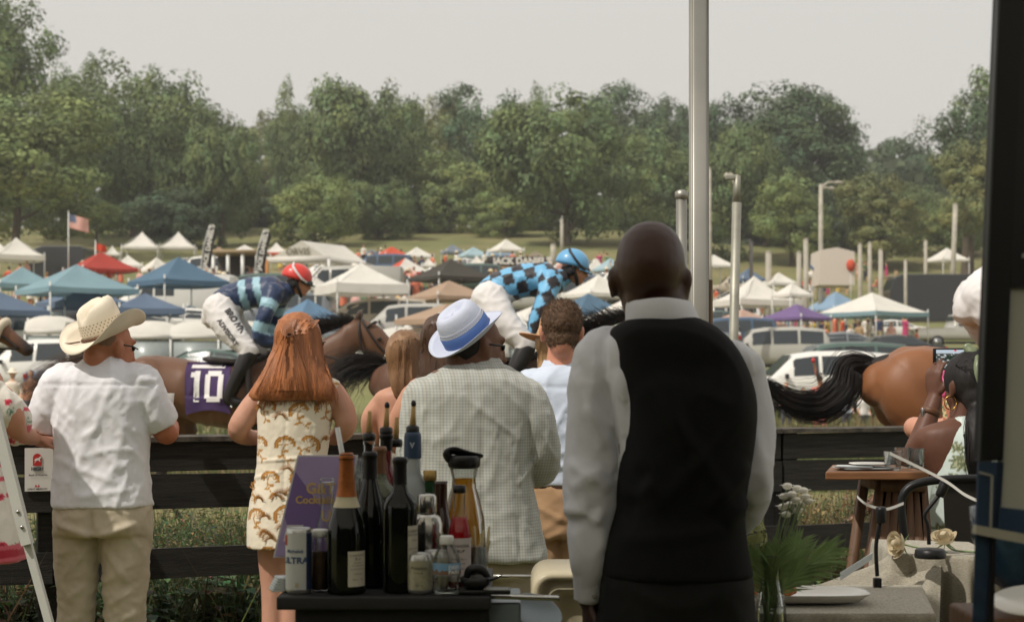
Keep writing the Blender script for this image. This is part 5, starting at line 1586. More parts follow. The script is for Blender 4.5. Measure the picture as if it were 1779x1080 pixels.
# --- people at the fence and the waiter
def cloth(name,rgb,**k):
 return mat(name,c8(*rgb),k.get('rough',.85),var=k.get('var',.05),vscale=k.get('vscale',10),bump=.35,bscale=k.get('bscale',220),bdist=.0015,sheen=.25,attr=k.get('attr',False),spec=.3)
def rowst(rows,Y):
 """(py, pxL, pxR, half depth, dy) -> body sections at their real size"""
 out=[]
 for r in rows:
  a,b=P(r[1],r[0],Y),P(r[2],r[0],Y)
  out.append(((a.x+b.x)/2,Y+(r[4]if len(r)>4 else 0),a.z,(b.x-a.x)/2,r[3]))
 return out[::-1]
def pts(Y,*l):return [P(a[0],a[1],Y+(a[2]if len(a)>2 else 0))for a in l]
def creases(me,lines,width=.018):
 """long soft folds: (p0, p1, height)"""
 L=[(V(a),V(b),h)for a,b,h in lines]
 def f(p,n):
  s=0
  for a,b,h in L:
   ab=b-a;t=(p-a).dot(ab)/ab.length_squared
   if -.1<t<1.1:
    w=1-abs(t*2-1)** 4 if 0<t<1 else 0
    c=a+ab*max(0,min(1,t));dx=V((p.x-c.x,0,p.z-c.z)).length
    s += h*w*math.exp(-(dx/width)** 2)
  return s
 displace(me,f)
def foldfn(amp,sc,seed,fine=.0012,vert=1.0):
 return lambda p,n:amp*(ridge(p,sc,seed)-.1)+amp*.45*ridge(p,(sc[0]*1.9,sc[1]*1.9,sc[2]*2.3),seed+7)+fine*nz(p,60,seed)
def legs(mb,Y,L,Rr,foot=True):
 for g in (L,Rr):mb.limb(pts(Y,*[(a,b,c)for a,b,c,r in g]),[r for *_,r in g],n=18)
def shoes(t,xs,Y,name='shoe',m=None):
 for x in xs:
  g=MB();g.limb([(x,Y-.09,.045),(x,Y-.02,.05),(x+.01,Y+.08,.045),(x+.015,Y+.17,.03)],[(.04,.04),(.045,.042),(.045,.045),(.028,.035)],n=12)
  g.box((x,Y+.03,.012),(.085,.29,.022),bev=.008);t.add(name,remesh(g,.009,2,name),m or mat('brown_shoe',c8(92,66,46),.4))
def skinpaint(skin,extra=None):
 def f(p,n):
  k=1+.10*nz(p,9,4)+.05*nz(p,40,1)
  b=(skin[0]*k,skin[1]*k,skin[2]*k)
  return extra(p,n,b)if extra else b
 return f
LIGHTSK,TANSK,DARKSK,DEEPSK=c8(200,150,124),c8(178,120,94),c8(92,60,46),c8(74,49,39)
def collar(t,m,Y,rows,th=.006,fall=None,name='collar',parent=None):
 """standing/folded collar ring: rows (py, pxL, pxR, half depth, dy, tilt)"""
 rings=[];inner=[]
 for r in rows:
  a,b=P(r[1],r[0],Y),P(r[2],r[0],Y);cx,rx=(a.x+b.x)/2,(b.x-a.x)/2
  ring=[];rin=[]
  for k in range(40):
   an=2*PI*k/40;c,s_=math.cos(an),math.sin(an)
   z=a.z-r[5]*max(0,s_)+.002*math.sin(an*3)
   ring.append(V((cx+rx*c,Y+r[4]+r[3]*s_,z)));rin.append(V((cx+(rx-th)*c,Y+r[4]+(r[3]-th)*s_,z)))
  rings.append(ring);inner.append(rin)
 g=MB();g.loft(rings+inner[::-1]+[rings[0]],caps=False)
 return t.add(name,g,m,parent=parent)
# ---- A: man in the straw cowboy hat -------------------------------------------------
def cowboy():
 Y=6.25
 base=P(180,0,Y);t=Thing('person','man in a straw cowboy hat, white short sleeved shirt and khaki trousers','person',(base.x,Y,0))
 hc=P(190,601,Y)
 b=MB();headmesh(b,hc,.75,1.0,pitch=-.12)
 b.limb(pts(Y,(184,640),(187,610,.0),(190,590)),[.075,.062,.058],n=16)
 b.stack(rowst([(640,120,230,.09),(700,105,250,.11),(860,105,250,.11)],Y),n=18)
 AL=pts(Y,(112,668),(84,715,.02),(66,752,.05),(95,762,.22),(140,755,.34));AR=pts(Y,(240,668),(266,712,.02),(288,752,.06),(294,742,.24),(291,733,.30))
 rad=[.055,.052,(.046,.046),(.042,.038),(.030,.026)]
 b.limb(AL,rad,n=16);b.limb(AR,rad,n=16)
 handmesh(b,AL[-1],(1,.1,-.1),(0,-.2,1),1,.35)
 handmesh(b,AR[-1]+V((0,0,0)),(-.15,.5,.55),(.9,-.3,.2),-1,.75,.98)
 me=remesh(b,.0085,2,'body');displace(me,lambda p,n:.0012*nz(p,30,2))
 paint(me,skinpaint(c8(176,118,90),lambda p,n,c:(c[0]*1.06,c[1]*.93,c[2]*.9)if p.z<P(0,700,Y).z else c));t.addmesh('body',me,SKM)
 g=MB();M,q=headmesh(MB(),hc,.75,1.0,pitch=-.12);g.ell(q(0,-.024,.022),(.0772,.085,.062),M)
 me=remesh(g,.007,1,'hair');displace(me,lambda p,n:.002*nz(p,90,3));t.addmesh('hair',me,mat('grey_hair',c8(128,100,80),.7,bump=.6,bscale=200,bdist=.003,stretch=(3,3,.6)))
 s=MB();s.stack(rowst([(620,152,214,.06,.0),(632,135,222,.085),(648,112,240,.11),(675,100,256,.13),(720,97,258,.135),(780,96,257,.135),(830,96,258,.14),(878,93,263,.15)],Y),n=36,p=2.5)
 for A in (AL,AR):s.limb([A[0].lerp(V((hc.x,Y,A[0].z)),.18),A[0],A[1],A[1].lerp(A[2],.62)],[(.075,.085),(.088,.09),(.078,.082),(.072,.078)],n=22,round_ends=False)
 me=remesh(s,.0085,3,'shirt')
 cr=lambda a,b,h:(P(*a,Y),P(*b,Y),h)
 displace(me,foldfn(.006,(11,7,7),2.0))
 displace(me,lambda p,n:.0012*ridge(V((p.x-.5*p.z,p.y,p.z)),(30,16,12),5))
 creases(me,[cr((180,740),(130,850),.005),(P(200,700,Y),P(250,800,Y),.005),cr((110,700),(230,820),.004),cr((215,650),(175,760),.005),cr((120,640),(150,740),.004),cr((100,790),(230,840),.006),cr((240,690),(200,860),.004),cr((70,700),(105,735),.006),cr((262,700),(285,740),.006),cr((150,860),(250,845),.006)],.014)
 zy=P(0,668,Y).z
 displace(me,lambda p,n:-.004*math.exp(-((p.z-zy)/.005)** 2)if abs(p.x-base.x)<.22 and p.y<Y else 0.0)
 me_o=t.addmesh('shirt',me,cloth('white_linen',(222,222,226),bscale=320))
 collar(t,MATS['white_linen'],Y,[(640,145,224,.085,.0,.05),(620,150,217,.068,.01,.05),(612,156,213,.062,.01,.05)],parent=me_o)
 s=MB();s.stack(rowst([(862,100,256,.13),(890,94,263,.145),(925,96,264,.14)],Y),n=30)
 legs(s,Y,[(136,905,0,.095),(134,960,0,.088),(133,1040,.0,.074),(132,1120,0,.068),(131,1200,0,.062),(130,1262,0,.064)],[(220,905,0,.102),(218,960,0,.095),(217,1040,0,.083),(217,1120,0,.074),(217,1200,0,.066),(217,1262,0,.066)])
 me=remesh(s,.009,3,'trousers')
 displace(me,foldfn(.007,(7,5,7),5.0))
 displace(me,lambda p,n:.0025*ridge(V((p.x+.4*p.z,p.y,p.z)),(20,12,22),3))
 creases(me,[cr((110,905),(175,925),.014),cr((250,905),(185,925),.014),cr((175,880),(175,925),-.02),cr((175,930),(120,1000),.008),cr((182,935),(235,1010),.009),cr((120,1040),(160,1010),.008),cr((190,1050),(240,1020),.008),cr((195,1080),(245,1060),.007),cr((110,1080),(155,1065),.006)],.013)
 t.addmesh('trousers',me,cloth('khaki',(190,178,156)))
 shoes(t,[P(131,0,Y).x,P(217,0,Y).x],Y)
 g=MB();g.tube([q(.083,-.02,.005),q(.078,.06,.005),q(.05,.1,.0)],.003,6);g.ell(q(.033,.088,-.0),(.018,.004,.010),M,10,7);g.ell(q(-.03,.088,-.0),(.018,.004,.010),M,10,7);t.add('sunglasses',g,BLKTRIM)
 strw=mat('woven_straw',c8(224,213,192),.75,var=.10,vscale=6,bump=.7,bscale=260,bdist=.0025)
 hatc=P(183,583,Y)+V((0,.0,0));T=Matrix.Rotation(R(-17),3,'Y')@ Matrix.Rotation(R(13),3,'X')@ rotz(-.55)
 H=lambda x,y,z:hatc+T @ V((x,y,z))
 g=MB();n=48;rings=[]
 def brim(rr,k,dz):
  ring=[]
  for j in range(n):
   a=2*PI*j/n;c,s_=math.cos(a),math.sin(a)
   ex=rr[0]*c;ey=rr[1]*s_
   up=k*(abs(c)** 2.2)*.075-k*(abs(s_)** 3)*.02
   ring.append(H(ex*(1-.12*k*abs(c)** 3),ey,up+dz))
  return ring
 g.loft([brim((.083,.10),0,.0),brim((.11,.13),.15,-.004),brim((.14,.158),.5,.0),brim((.17,.185),1.0,.002),brim((.172,.187),1.0,.006),brim((.14,.158),.5,.006),brim((.11,.13),.15,.003),brim((.083,.10),0,.006)],caps=False)
 t_h=t.add('hat',g,strw)
 g=MB();rings=[]
 for z,k in [(.0,1.0),(.035,.985),(.07,.965),(.10,.93),(.125,.87),(.138,.74),(.142,.5),(.137,.2),(.135,.02)]:
  ring=[]
  for j in range(n):
   a=2*PI*j/n;c,s_=math.cos(a),math.sin(a)
   dent=-.028*max(0,1-abs(c*k)*2.6)*(1 if z>.1 else 0)*(1-.3*s_)if z>.1 else 0
   pinch=1-.10*max(0,s_)** 2*(z/.12)
   ring.append(H(.080*k*c*pinch,.098*k*s_,z+dent+.012*(s_ if z>.05 else 0)*z/.12))
  rings.append(ring)
 g.loft(rings,caps=True);t.add('hat_crown',g,strw,parent=t_h)
 g=MB()
 for row in range(4):
  for j in range(34):
   a=2*PI*(j+.5*(row % 2))/34;z=.034+row*.0105;k=.988-.012*row
   c=V((.081*k*math.cos(a),.099*k*math.sin(a),z));o_=V((math.cos(a)*.0012,math.sin(a)*.0012,0));tn=V((-math.sin(a),math.cos(a),0))*.0035
   g.face([H(*(c+o_-tn)),H(*(c+o_-V((0,0,.0035)))),H(*(c+o_+tn)),H(*(c+o_+V((0,0,.0035))))])
 t.add('pierced_weave',g,mat('weave_dark',c8(140,112,84),.8),parent=t_h,smooth=False)
 g=MB();g.tube([H(.0835*math.cos(a),.1025*math.sin(a),.012)for a in [2*PI*j/40 for j in range(41)]],.0042,8);g.tube([H(-.05,-.09,.012),H(-.09,-.11,.018),H(-.115,-.125,.026)],.003,6)
 t.add('hat_band',g,mat('brown_cord',c8(92,58,36),.7),parent=t_h)
 c=AR[-1]+V((-.03,.085,.065));g=MB();g.lathe([(.001,-.055),(.03,-.055),(.04,.055),(.036,.055),(.027,-.05),(.001,-.05)],c,20)
 single('plastic_cup',g,mat('frosted_cup',c8(214,212,206),.35,transl=.3),c-V((0,0,.055)),'pale plastic cup held by the cowboy hatted man above the rail','cup')
cowboy()
# ---- B: red haired woman -------------------------------------------------------------
def dress_paint(p,n,X,Z,s):
 cream=c8(226,216,196);gold=c8(176,128,62);dgold=c8(152,100,40)
 x,z=(p.x-X)/.115,(p.z-Z)/.145
 best=None
 for iy in range(int(math.floor(z))-1,int(math.floor(z))+2):
  for ix in range(int(math.floor(x))-1,int(math.floor(x))+3):
   r=random.Random(ix*131+iy*977+5)
   cx=ix+.5*(iy % 2)+r.uniform(-.16,.16);cz=iy+r.uniform(-.2,.2)
   dx=(x-cx)*.115;dz=(z-cz)*.145
   k=r.uniform(1.0,1.4);ti=r.uniform(-.7,.7)
   u=(dx*math.cos(ti)+dz*math.sin(ti))/k;v=(-dx*math.sin(ti)+dz*math.cos(ti))/k
   rr=math.hypot(u,v*1.15);an=math.atan2(v,u)
   if v>-.006 and .022<rr<.035:return dgold if rr>.031 or rr<.0245 else gold
   if v>0 and .006<rr <= .022 and abs(math.sin(an*6))>.86:return gold
   sx=.010*math.sin(v*70+ix)
   if -.062<v<.004 and abs(u-sx)<.0026:return gold
   for lv,sg in ((-.022,1),(-.036,-1),(-.05,1)):
    lu=.010*math.sin(lv*70+ix)+sg*.011
    if ((u-lu)/.010)** 2+((v-lv-.003)/.0042)** 2<1:return gold
 return cream
def redhead():
 Y=6.45;s_=F/Y
 base=P(500,0,Y);t=Thing('person','red haired woman in a cream sleeveless dress with gold fan shaped flowers','person',(base.x,Y,0))
 hc=P(522,596,Y)
 b=MB();M,q=headmesh(b,hc,.5,.98)
 b.limb(pts(Y,(520,660),(521,630),(522,605)),[.062,.05,.05],n=14)
 b.stack(rowst([(650,492,552,.05),(662,462,588,.08),(690,446,590,.1),(730,450,572,.105),(800,450,560,.1),(900,440,545,.11),(925,440,545,.1)],Y),n=22)
 AL=pts(Y,(458,682),(432,716,-.01),(414,748,.0),(440,760,.2),(475,752,.34));AR=pts(Y,(580,682),(596,712),(600,742,.02),(580,760,.2),(545,752,.34))
 rad=[.048,.050,.044,(.036,.033),(.026,.022)]
 b.limb(AL,rad,n=16);b.limb(AR,rad,n=16)
 handmesh(b,AL[-1],(.9,.2,-.05),(0,-.2,1),1,.3,.92);handmesh(b,AR[-1],(-.9,.2,-.05),(0,-.2,1),-1,.3,.92)
 for x0,x1 in ((476,473),(514,506)):
  b.limb(pts(Y,(x0,880),(x1,960,.0),(x1+1,1020,.0),(x1,1080,-.01),(x1,1170,-.015),(x1,1285,.0)),[.085,.062,.05,.044,.05,.028],n=16)
 me=remesh(b,.0085,2,'body');paint(me,skinpaint(c8(194,146,124)));t.addmesh('body',me,SKM)
 shoes(t,[P(473,0,Y).x,P(506,0,Y).x],Y,'shoe',mat('nude_shoe',c8(190,150,124),.4))
 d=MB();d.stack(rowst([(652,484,560,.06),(664,460,590,.09),(690,448,585,.115),(730,448,576,.12),(780,448,570,.115),(820,446,566,.12),(870,436,562,.135),(910,431,556,.145),(948,430,548,.15)],Y),n=40,p=2.3)
 me=remesh(d,.0058,3,'dress');displace(me,foldfn(.0035,(10,6,5),9.0));creases(me,[(P(505,670,Y),P(498,940,Y),-.004),(P(445,800,Y),P(560,790,Y),.005),(P(440,830,Y),P(500,815,Y),.005)],.006)
 paint(me,lambda p,n:dress_paint(p,n,base.x,.9,1));dr=t.addmesh('dress',me,cloth('dress_cotton',(226,216,196),attr=True,var=.03))
 bv=BVHTree.FromPolygons([v.co for v in me.vertices],[tuple(p.vertices)for p in me.polygons])
 g=MB();rg=random.Random(8)
 for _ in range(22):
  px,py=rg.uniform(430,580),rg.uniform(700,945);p=P(px,py,Y-1)-t.loc
  hit,nn,_,_=bv.ray_cast(p,(P(px,py,Y+1)-t.loc-p).normalized())
  if not hit:continue
  c=hit.copy()
  for k in range(12):
   a=PI*(.1+.8*k/11);dv=V((math.cos(a),0,math.sin(a)));dv=(dv-nn*dv.dot(nn)).normalized()
   strand(g,[c+dv*.018,c+dv*.028+nn*.006,c+dv*.036+nn*.009],.0024)
 g.v=[v+t.loc for v in g.v]
 t.add('fringe',g,mat('gold_fringe',c8(170,118,52),.8),parent=dr)
 HR=mat('red_hair',c8(158,100,62),.42,var=.35,vscale=26,bump=.5,bscale=120,bdist=.004,stretch=(1,1,.1),spec=.5)
 h=MB();h.stack(rowst([(551,508,528,.03,0),(556,492,546,.07,0),(570,484,555,.095,-.01),(592,479,559,.10,-.015),(615,473,562,.095,-.03),(640,463,568,.085,-.06),(662,452,580,.07,-.085),(682,440,590,.05,-.10),(694,445,588,.03,-.11)],Y),n=36,p=2.1)
 h.ell(q(0,-.022,.026),(.088,.106,.104),M)
 me=remesh(h,.0075,4,'hair')
 displace(me,lambda p,n:.0045*ridge(V((p.x+.25*(p.x-hc.x)*(p.z-hc.z),p.y,p.z)),(26,22,2.2),3.3)+.004*nz(V((p.x,p.y,p.z*.12)),70,2));ho=t.addmesh('hair',me,HR)
 bv=BVHTree.FromPolygons([v.co for v in me.vertices],[tuple(p.vertices)for p in me.polygons]);off=t.loc
 g=MB();rg=random.Random(18)
 def surf(px,py):
  o_=P(px,py,Y-.6)-off;dd=(P(px,py,Y+.5)-off-o_).normalized();hit,nn,_,_=bv.ray_cast(o_,dd)
  return (hit+off+V((0,-.003,0)))if hit else None
 for _ in range(900):
  x0=rg.uniform(-1,1);ph=rg.uniform(0,6)
  y_end=rg.choice([rg.uniform(650,700),rg.uniform(690,722)])-14*abs(x0)
  seq=[]
  y0=553+rg.uniform(0,60)+16*x0*x0
  for k in range(9):
   py=y0+(y_end-y0)*k/8
   cx=interp([(551,519),(600,520),(650,517),(700,515)],py);hw=interp([(551,22),(560,32),(592,39),(615,43),(640,52),(662,62),(682,72),(708,76)],py)
   xx=cx+hw*x0*.97+2.5*math.sin(py*.05+ph)
   p=surf(xx,py)
   if p is None:p=P(xx,py,Y-.10 if py>640 else Y)
   seq.append(p)
  strand(g,seq,.0024)
 for _ in range(420):           # the gathered top section
  x0=rg.choice([-1,1])*rg.uniform(.1,1);seq=[]
  for k in range(7):
   f=k/6;py=556+22*(1-abs(x0))*0+(584-556)*f+10*math.sin(PI*f)*abs(x0);xx=519+(36*x0)*(1-f)** .7-14*f
   p=surf(xx,py);
   if p is None:p=P(xx,py,Y+.03)
   seq.append(p+V((0,-.001,0)))
  strand(g,seq,.0019)
 for _ in range(200):
  seq=[];x0=rg.gauss(0,1)
  for k in range(7):
   f=k/6;xx=504+x0*(3+13*f);py=583+f*95
   p=surf(xx,py);p=p if p is not None else P(xx,py,Y-.09);seq.append(p+V((0,-.004,0)))
  strand(g,seq,.0018)
 t.add('hair_strands',g,HR,parent=ho)
 g=MB();c=surf(504,582);c=c if c is not None else P(504,582,Y-.09);g.tube([c+V((.012*math.cos(a),-.012+.006*math.sin(a),.008*math.sin(a)))for a in [2*PI*k/14 for k in range(15)]],.003,6);t.add('hair_tie',g,mat('brown_cord'))
 g=MB();g.tube([q(.083,.0,.005),q(.078,.07,.005)],.003,6);g.ell(q(.034,.092,-.0),(.022,.004,.015),M,10,7);t.add('sunglasses',g,mat('tortoise',c8(88,54,34),.3))
redhead()
# ---- C and D: two dark haired women ---------------------------------------------------
def longhair_woman(Y,label,hc,hairrows,torso,AL,AR,skin,hairc,hname,topc,top_y,glasses=False,hl=None,seed=1,legsx=None):
 t=Thing('person',label,'person',(P(hc[0],0,Y).x,Y,0))
 c=P(*hc,Y);b=MB();M,q=headmesh(b,c,.35,.96)
 b.limb([c-V((0,0,.22)),c-V((0,0,.08))],[.06,.05],n=14)
 b.stack(rowst(torso,Y),n=22)
 rad=[.044,.046,.042,(.035,.032),(.025,.021)]
 for A in (AL,AR):
  if A:A=pts(Y,*A);b.limb(A,rad,n=16);handmesh(b,A[-1],A[-1]-A[-2],(0,-.3,1),1,.4,.9)
 x=P(hc[0],0,Y).x
 for dx in (-.085,.085):b.limb([(x+dx,Y,.95),(x+dx,Y,.5),(x+dx,Y,.07)],[.08,.052,.03],n=14)
 me=remesh(b,.0085,2,'body');paint(me,skinpaint(skin));t.addmesh('body',me,SKM)
 d=MB();zt=P(0,top_y,Y).z;r=rowst(torso,Y)
 rr=[(a[0],a[1],a[2],a[3]+.006,a[4]+.006)for a in r if a[2]<zt]
 w0=rr[0];d.stack([(w0[0],w0[1],.62,w0[3]*1.15,w0[4]*1.2)]+rr+[(rr[-1][0],rr[-1][1],zt,rr[-1][3],rr[-1][4])],n=30)
 me=remesh(d,.011,2,'dress');displace(me,foldfn(.004,(10,6,5),seed));t.addmesh('dress',me,cloth('dress_'+hname,topc))
 HM=mat('hair_'+hname,c8(*hairc),.45,var=.3,vscale=24,bump=.5,bscale=110,bdist=.004,stretch=(1,1,.1),col2=c8(*hl)if hl else None)
 h=MB();h.stack(rowst(hairrows,Y),n=30,p=2.1);h.ell(q(0,-.022,.026),(.086,.104,.102),M);me=remesh(h,.008,4,'hair');displace(me,lambda p,n:.004*ridge(p,(24,20,2.6),seed)+.004*nz(V((p.x,p.y,p.z*.15)),60,seed));ho=t.addmesh('hair',me,HM)
 g=MB();rg=random.Random(seed);bv=BVHTree.FromPolygons([v.co for v in me.vertices],[tuple(p.vertices)for p in me.polygons])
 for _ in range(900):
  x0=rg.uniform(-1,1);ph=rg.uniform(0,6);seq=[];y1=hairrows[-1][0]+rg.uniform(-30,14);y0=hairrows[0][0]+rg.uniform(2,40)
  for k in range(8):
   py=y0+(y1-y0)*k/7;a=interp([(r_[0],r_[1])for r_ in hairrows],py);bb=interp([(r_[0],r_[2])for r_ in hairrows],py)
   xx=(a+bb)/2+(bb-a)/2*x0*.98+2.2*math.sin(py*.06+ph);o_=P(xx,py,Y-.6)-t.loc
   hit=bv.ray_cast(o_,(P(xx,py,Y+.5)-t.loc-o_).normalized())[0];seq.append(hit+t.loc+V((0,-.003,0))if hit else P(xx,py,Y-.04))
  strand(g,seq,.0024)
 t.add('hair_strands',g,HM,parent=ho)
 if glasses:
  g=MB();top=P(hairrows[0][1]+1,hairrows[0][0]+18,Y)
  g.ell(top+V((0,.02,0)),(.012,.028,.022));g.tube([top,top+V((.02,-.06,-.01)),top+V((.05,-.09,-.02))],.003,6);t.add('sunglasses',g,BLKTRIM)
 return t
longhair_woman(6.9,'woman with highlighted light brown hair resting a bare elbow on the fence',(708,622),[(586,698,716,.03),(592,684,734,.08),(610,678,740,.1),(640,676,742,.09,-.02),(668,680,740,.07,-.05),(700,690,735,.04,-.06)],
 [(668,690,745,.05),(684,652,760,.09),(720,655,760,.1),(790,662,755,.1),(860,650,765,.12),(920,650,765,.12)],[(662,700),(645,728),(650,757,.05),(680,756,.16),(712,750,.24)],None,c8(190,142,118),(104,76,54),'light_brown',(206,196,180),745,hl=(146,112,80),seed=4)
longhair_woman(6.55,'woman with long brown hair, bare shoulders and sunglasses on her head',(772,596),[(558,756,790,.04),(566,742,804,.085),(590,736,812,.1),(620,730,815,.095,-.02),(645,728,815,.08,-.04),(668,722,800,.05,-.06),(684,735,790,.03,-.07)],
 [(650,745,805,.05),(662,712,830,.09),(690,708,840,.105),(740,712,830,.11),(800,700,840,.11),(880,690,850,.12),(930,690,850,.12)],[(714,686),(694,728),(685,768,.04),(712,775,.14),(742,770,.2)],None,c8(188,138,114),(74,54,42),'brown',(222,208,192),770,glasses=True,seed=6)
# ---- E: man in the checked jacket and pale straw hat with a blue band ------------------
def check_mat():
 m=mat('check_wool',c8(172,168,154),.85,bump=.4,bscale=260,bdist=.0015,sheen=.3,spec=.3)
 nt=m.node_tree;N=nt.nodes;L=nt.links;b=N['Principled BSDF']
 tc=N.new('ShaderNodeTexCoord')
 sx=N.new('ShaderNodeSeparateXYZ');L.new(tc.outputs['Object'],sx.inputs[0])
 def stripe(sock,per):
  a=N.new('ShaderNodeMath');a.operation='MULTIPLY';a.inputs[1].default_value=2*PI/per;L.new(sock,a.inputs[0])
  s=N.new('ShaderNodeMath');s.operation='SINE';L.new(a.outputs[0],s.inputs[0])
  g=N.new('ShaderNodeMapRange');g.inputs['From Min'].default_value=-.1;g.inputs['From Max'].default_value=.5;L.new(s.outputs[0],g.inputs['Value']);return g.outputs[0]
 ad=N.new('ShaderNodeMath');ad.operation='ADD';L.new(sx.outputs[0],ad.inputs[0]);hy=N.new('ShaderNodeMath');hy.operation='MULTIPLY';hy.inputs[1].default_value=.3;L.new(sx.outputs[1],hy.inputs[0]);L.new(hy.outputs[0],ad.inputs[1])
 s1=stripe(ad.outputs[0],.0105);s2=stripe(sx.outputs[2],.0105);s3=stripe(ad.outputs[0],.046);s4=stripe(sx.outputs[2],.046)
 mx=N.new('ShaderNodeMath');mx.operation='ADD';L.new(s1,mx.inputs[0]);L.new(s2,mx.inputs[1])
 cr=N.new('ShaderNodeValToRGB');cr.color_ramp.elements[0].color=(*c8(178,178,170),1);cr.color_ramp.elements[1].color=(*c8(146,151,148),1)
 hf=N.new('ShaderNodeMath');hf.operation='MULTIPLY';hf.inputs[1].default_value=.5;L.new(mx.outputs[0],hf.inputs[0]);L.new(hf.outputs[0],cr.inputs[0])
 m2=N.new('ShaderNodeMix');m2.data_type='RGBA';m2.blend_type='MULTIPLY';L.new(cr.outputs[0],m2.inputs[6]);m2.inputs[7].default_value=(*c8(212,196,176),1)
 md=N.new('ShaderNodeMath');md.operation='MULTIPLY';L.new(s3,md.inputs[0]);md.inputs[1].default_value=.2;L.new(md.outputs[0],m2.inputs[0])
 L.new(m2.outputs[2],b.inputs['Base Color'])
 return m
CHECK=check_mat()
def jacket_man():
 Y=5.55
 t=Thing('person','man in a grey checked jacket and pale straw hat with blue band','person',(P(835,0,Y).x,Y,0))
 hc=P(826,601,Y+.02);b=MB();M,q=headmesh(b,hc,1.05,1.04,pitch=-.08)
 b.limb(pts(Y,(825,650),(828,620),(830,600)),[.075,.066,.06],n=16)
 b.stack(rowst([(640,770,880,.09),(680,740,915,.11),(950,770,925,.12)],Y),n=18)
 AL=pts(Y,(736,695),(726,765,.0),(722,838,.06),(745,812,.22),(775,800,.32));AR=pts(Y,(912,695),(934,755,.0),(938,808,.05),(915,818,.22),(885,805,.33))
 rad=[.055,.052,.046,.038,.030]
 b.limb(AL,rad,n=14);b.limb(AR,rad,n=14)
 handmesh(b,AL[-1],(.8,.3,.2),(0,-.3,1),1,.6);handmesh(b,AR[-1],(-.8,.3,.2),(0,-.3,1),-1,.6)
 me=remesh(b,.009,2,'body');paint(me,skinpaint(c8(106,72,54)));t.addmesh('body',me,SKM)
 g=MB();g.ell(q(0,.06,-.095),(.06,.06,.042),M);g.ell(q(0,.09,-.10),(.035,.035,.035),M);g.ell(q(-.0,.03,-.06),(.074,.045,.03),M)
 me=remesh(g,.006,1,'beard');displace(me,lambda p,n:.003*nz(p,110,1));t.addmesh('beard',me,mat('black_beard',c8(32,27,25),.8,bump=.8,bscale=300,bdist=.003))
 g=MB();g.ell(q(0,-.03,.0),(.081,.084,.085),M);t.add('hair',g,MATS['black_beard'])
 g=MB();g.tube([q(.086,-.01,.005),q(.08,.07,.005)],.0035,6);g.ell(q(.033,.088,.0),(.018,.004,.010),M,10,7);g.ell(q(-.033,.088,.0),(.018,.004,.010),M,10,7);t.add('sunglasses',g,BLKTRIM)
 s=MB();s.stack(rowst([(634,776,880,.075,.0),(648,752,900,.11),(668,726,922,.13),(700,716,932,.14),(760,722,926,.14),(820,728,922,.135),(870,730,930,.14),(920,735,940,.15),(970,742,950,.16)],Y),n=40,p=2.5)
 s.limb([AL[0]+V((.03,0,.02)),AL[0],AL[1],AL[2],AL[3],AL[4]-V((.03,0,0))],[(.06,.07),(.076,.082),(.068,.074),(.066,.066),(.056,.056),(.048,.048)],n=22)
 s.limb([AR[0]+V((-.03,0,.02)),AR[0],AR[1],AR[2],AR[3],AR[4]+V((.03,0,0))],[(.06,.07),(.078,.084),(.072,.076),(.066,.066),(.056,.056),(.048,.048)],n=22)
 me=remesh(s,.0085,4,'jacket')
 displace(me,foldfn(.006,(8,5,5),1.2,fine=.0006));displace(me,lambda p,n:.002*ridge(V((p.x+.5*p.z,p.y,p.z)),(18,12,14),9));cr=lambda a,b,h:(P(*a,Y),P(*b,Y),h)
 creases(me,[cr((838,700),(840,970),-.004),cr((900,890),(905,965),-.006),cr((920,720),(965,800),.008),cr((930,790),(900,840),.010),cr((740,700),(725,820),.008),cr((800,680),(900,760),.006),cr((760,760),(800,850),.006)],.009)
 j=t.addmesh('jacket',me,CHECK)
 collar(t,CHECK,Y,[(652,770,890,.10,.0,.06),(636,782,878,.082,.01,.06),(621,788,868,.07,.012,.06)],.008,parent=j)
 collar(t,mat('white_linen'),Y,[(630,790,868,.068,.014,.03),(616,796,863,.062,.016,.03)],.004,'shirt_collar')if False else None
 g=MB()
 s=MB();s.stack(rowst([(900,775,930,.12),(960,770,930,.125),(1000,772,930,.12)],Y),n=26);legs(s,Y,[(812,985,0,.095),(812,1080,0,.08),(812,1190,0,.07),(812,1340,0,.06)],[(890,985,0,.095),(890,1080,0,.08),(890,1190,0,.07),(890,1340,0,.06)])
 me=remesh(s,.012,3,'trousers');displace(me,foldfn(.006,(7,5,7),3.0));t.addmesh('trousers',me,cloth('stone_trousers',(150,140,120)))
 shoes(t,[P(812,0,Y).x,P(890,0,Y).x],Y)
 HM=mat('braided_hat',c8(188,194,211),.75,var=.04,vscale=20,bump=.6,bscale=90,bdist=.002)
 nt=HM.node_tree;wv=nt.nodes.new('ShaderNodeTexWave');wv.wave_type='RINGS';wv.rings_direction='Z' if False else 'SPHERICAL'
 T=Matrix.Rotation(R(-31),3,'Y')@ Matrix.Rotation(R(24),3,'X')@ rotz(-.9)
 o_=P(813,582,Y);H=lambda x,y,z:o_+T @ V((x,y,z))*.95
 n=56
 def ring(rx,ry,z,wave=0.0,dent=0.0,pin=0.0):
  out=[]
  for j in range(n):
   a=2*PI*j/n;c,s_=math.cos(a),math.sin(a)
   out.append(H(rx*c*(1-pin*max(0,s_)),ry*s_,z+wave*(.030*(c*c)+.016*-max(0,s_)+.012*max(0,-s_))+dent*max(0,1-abs(c)*1.6)*.02))
  return out
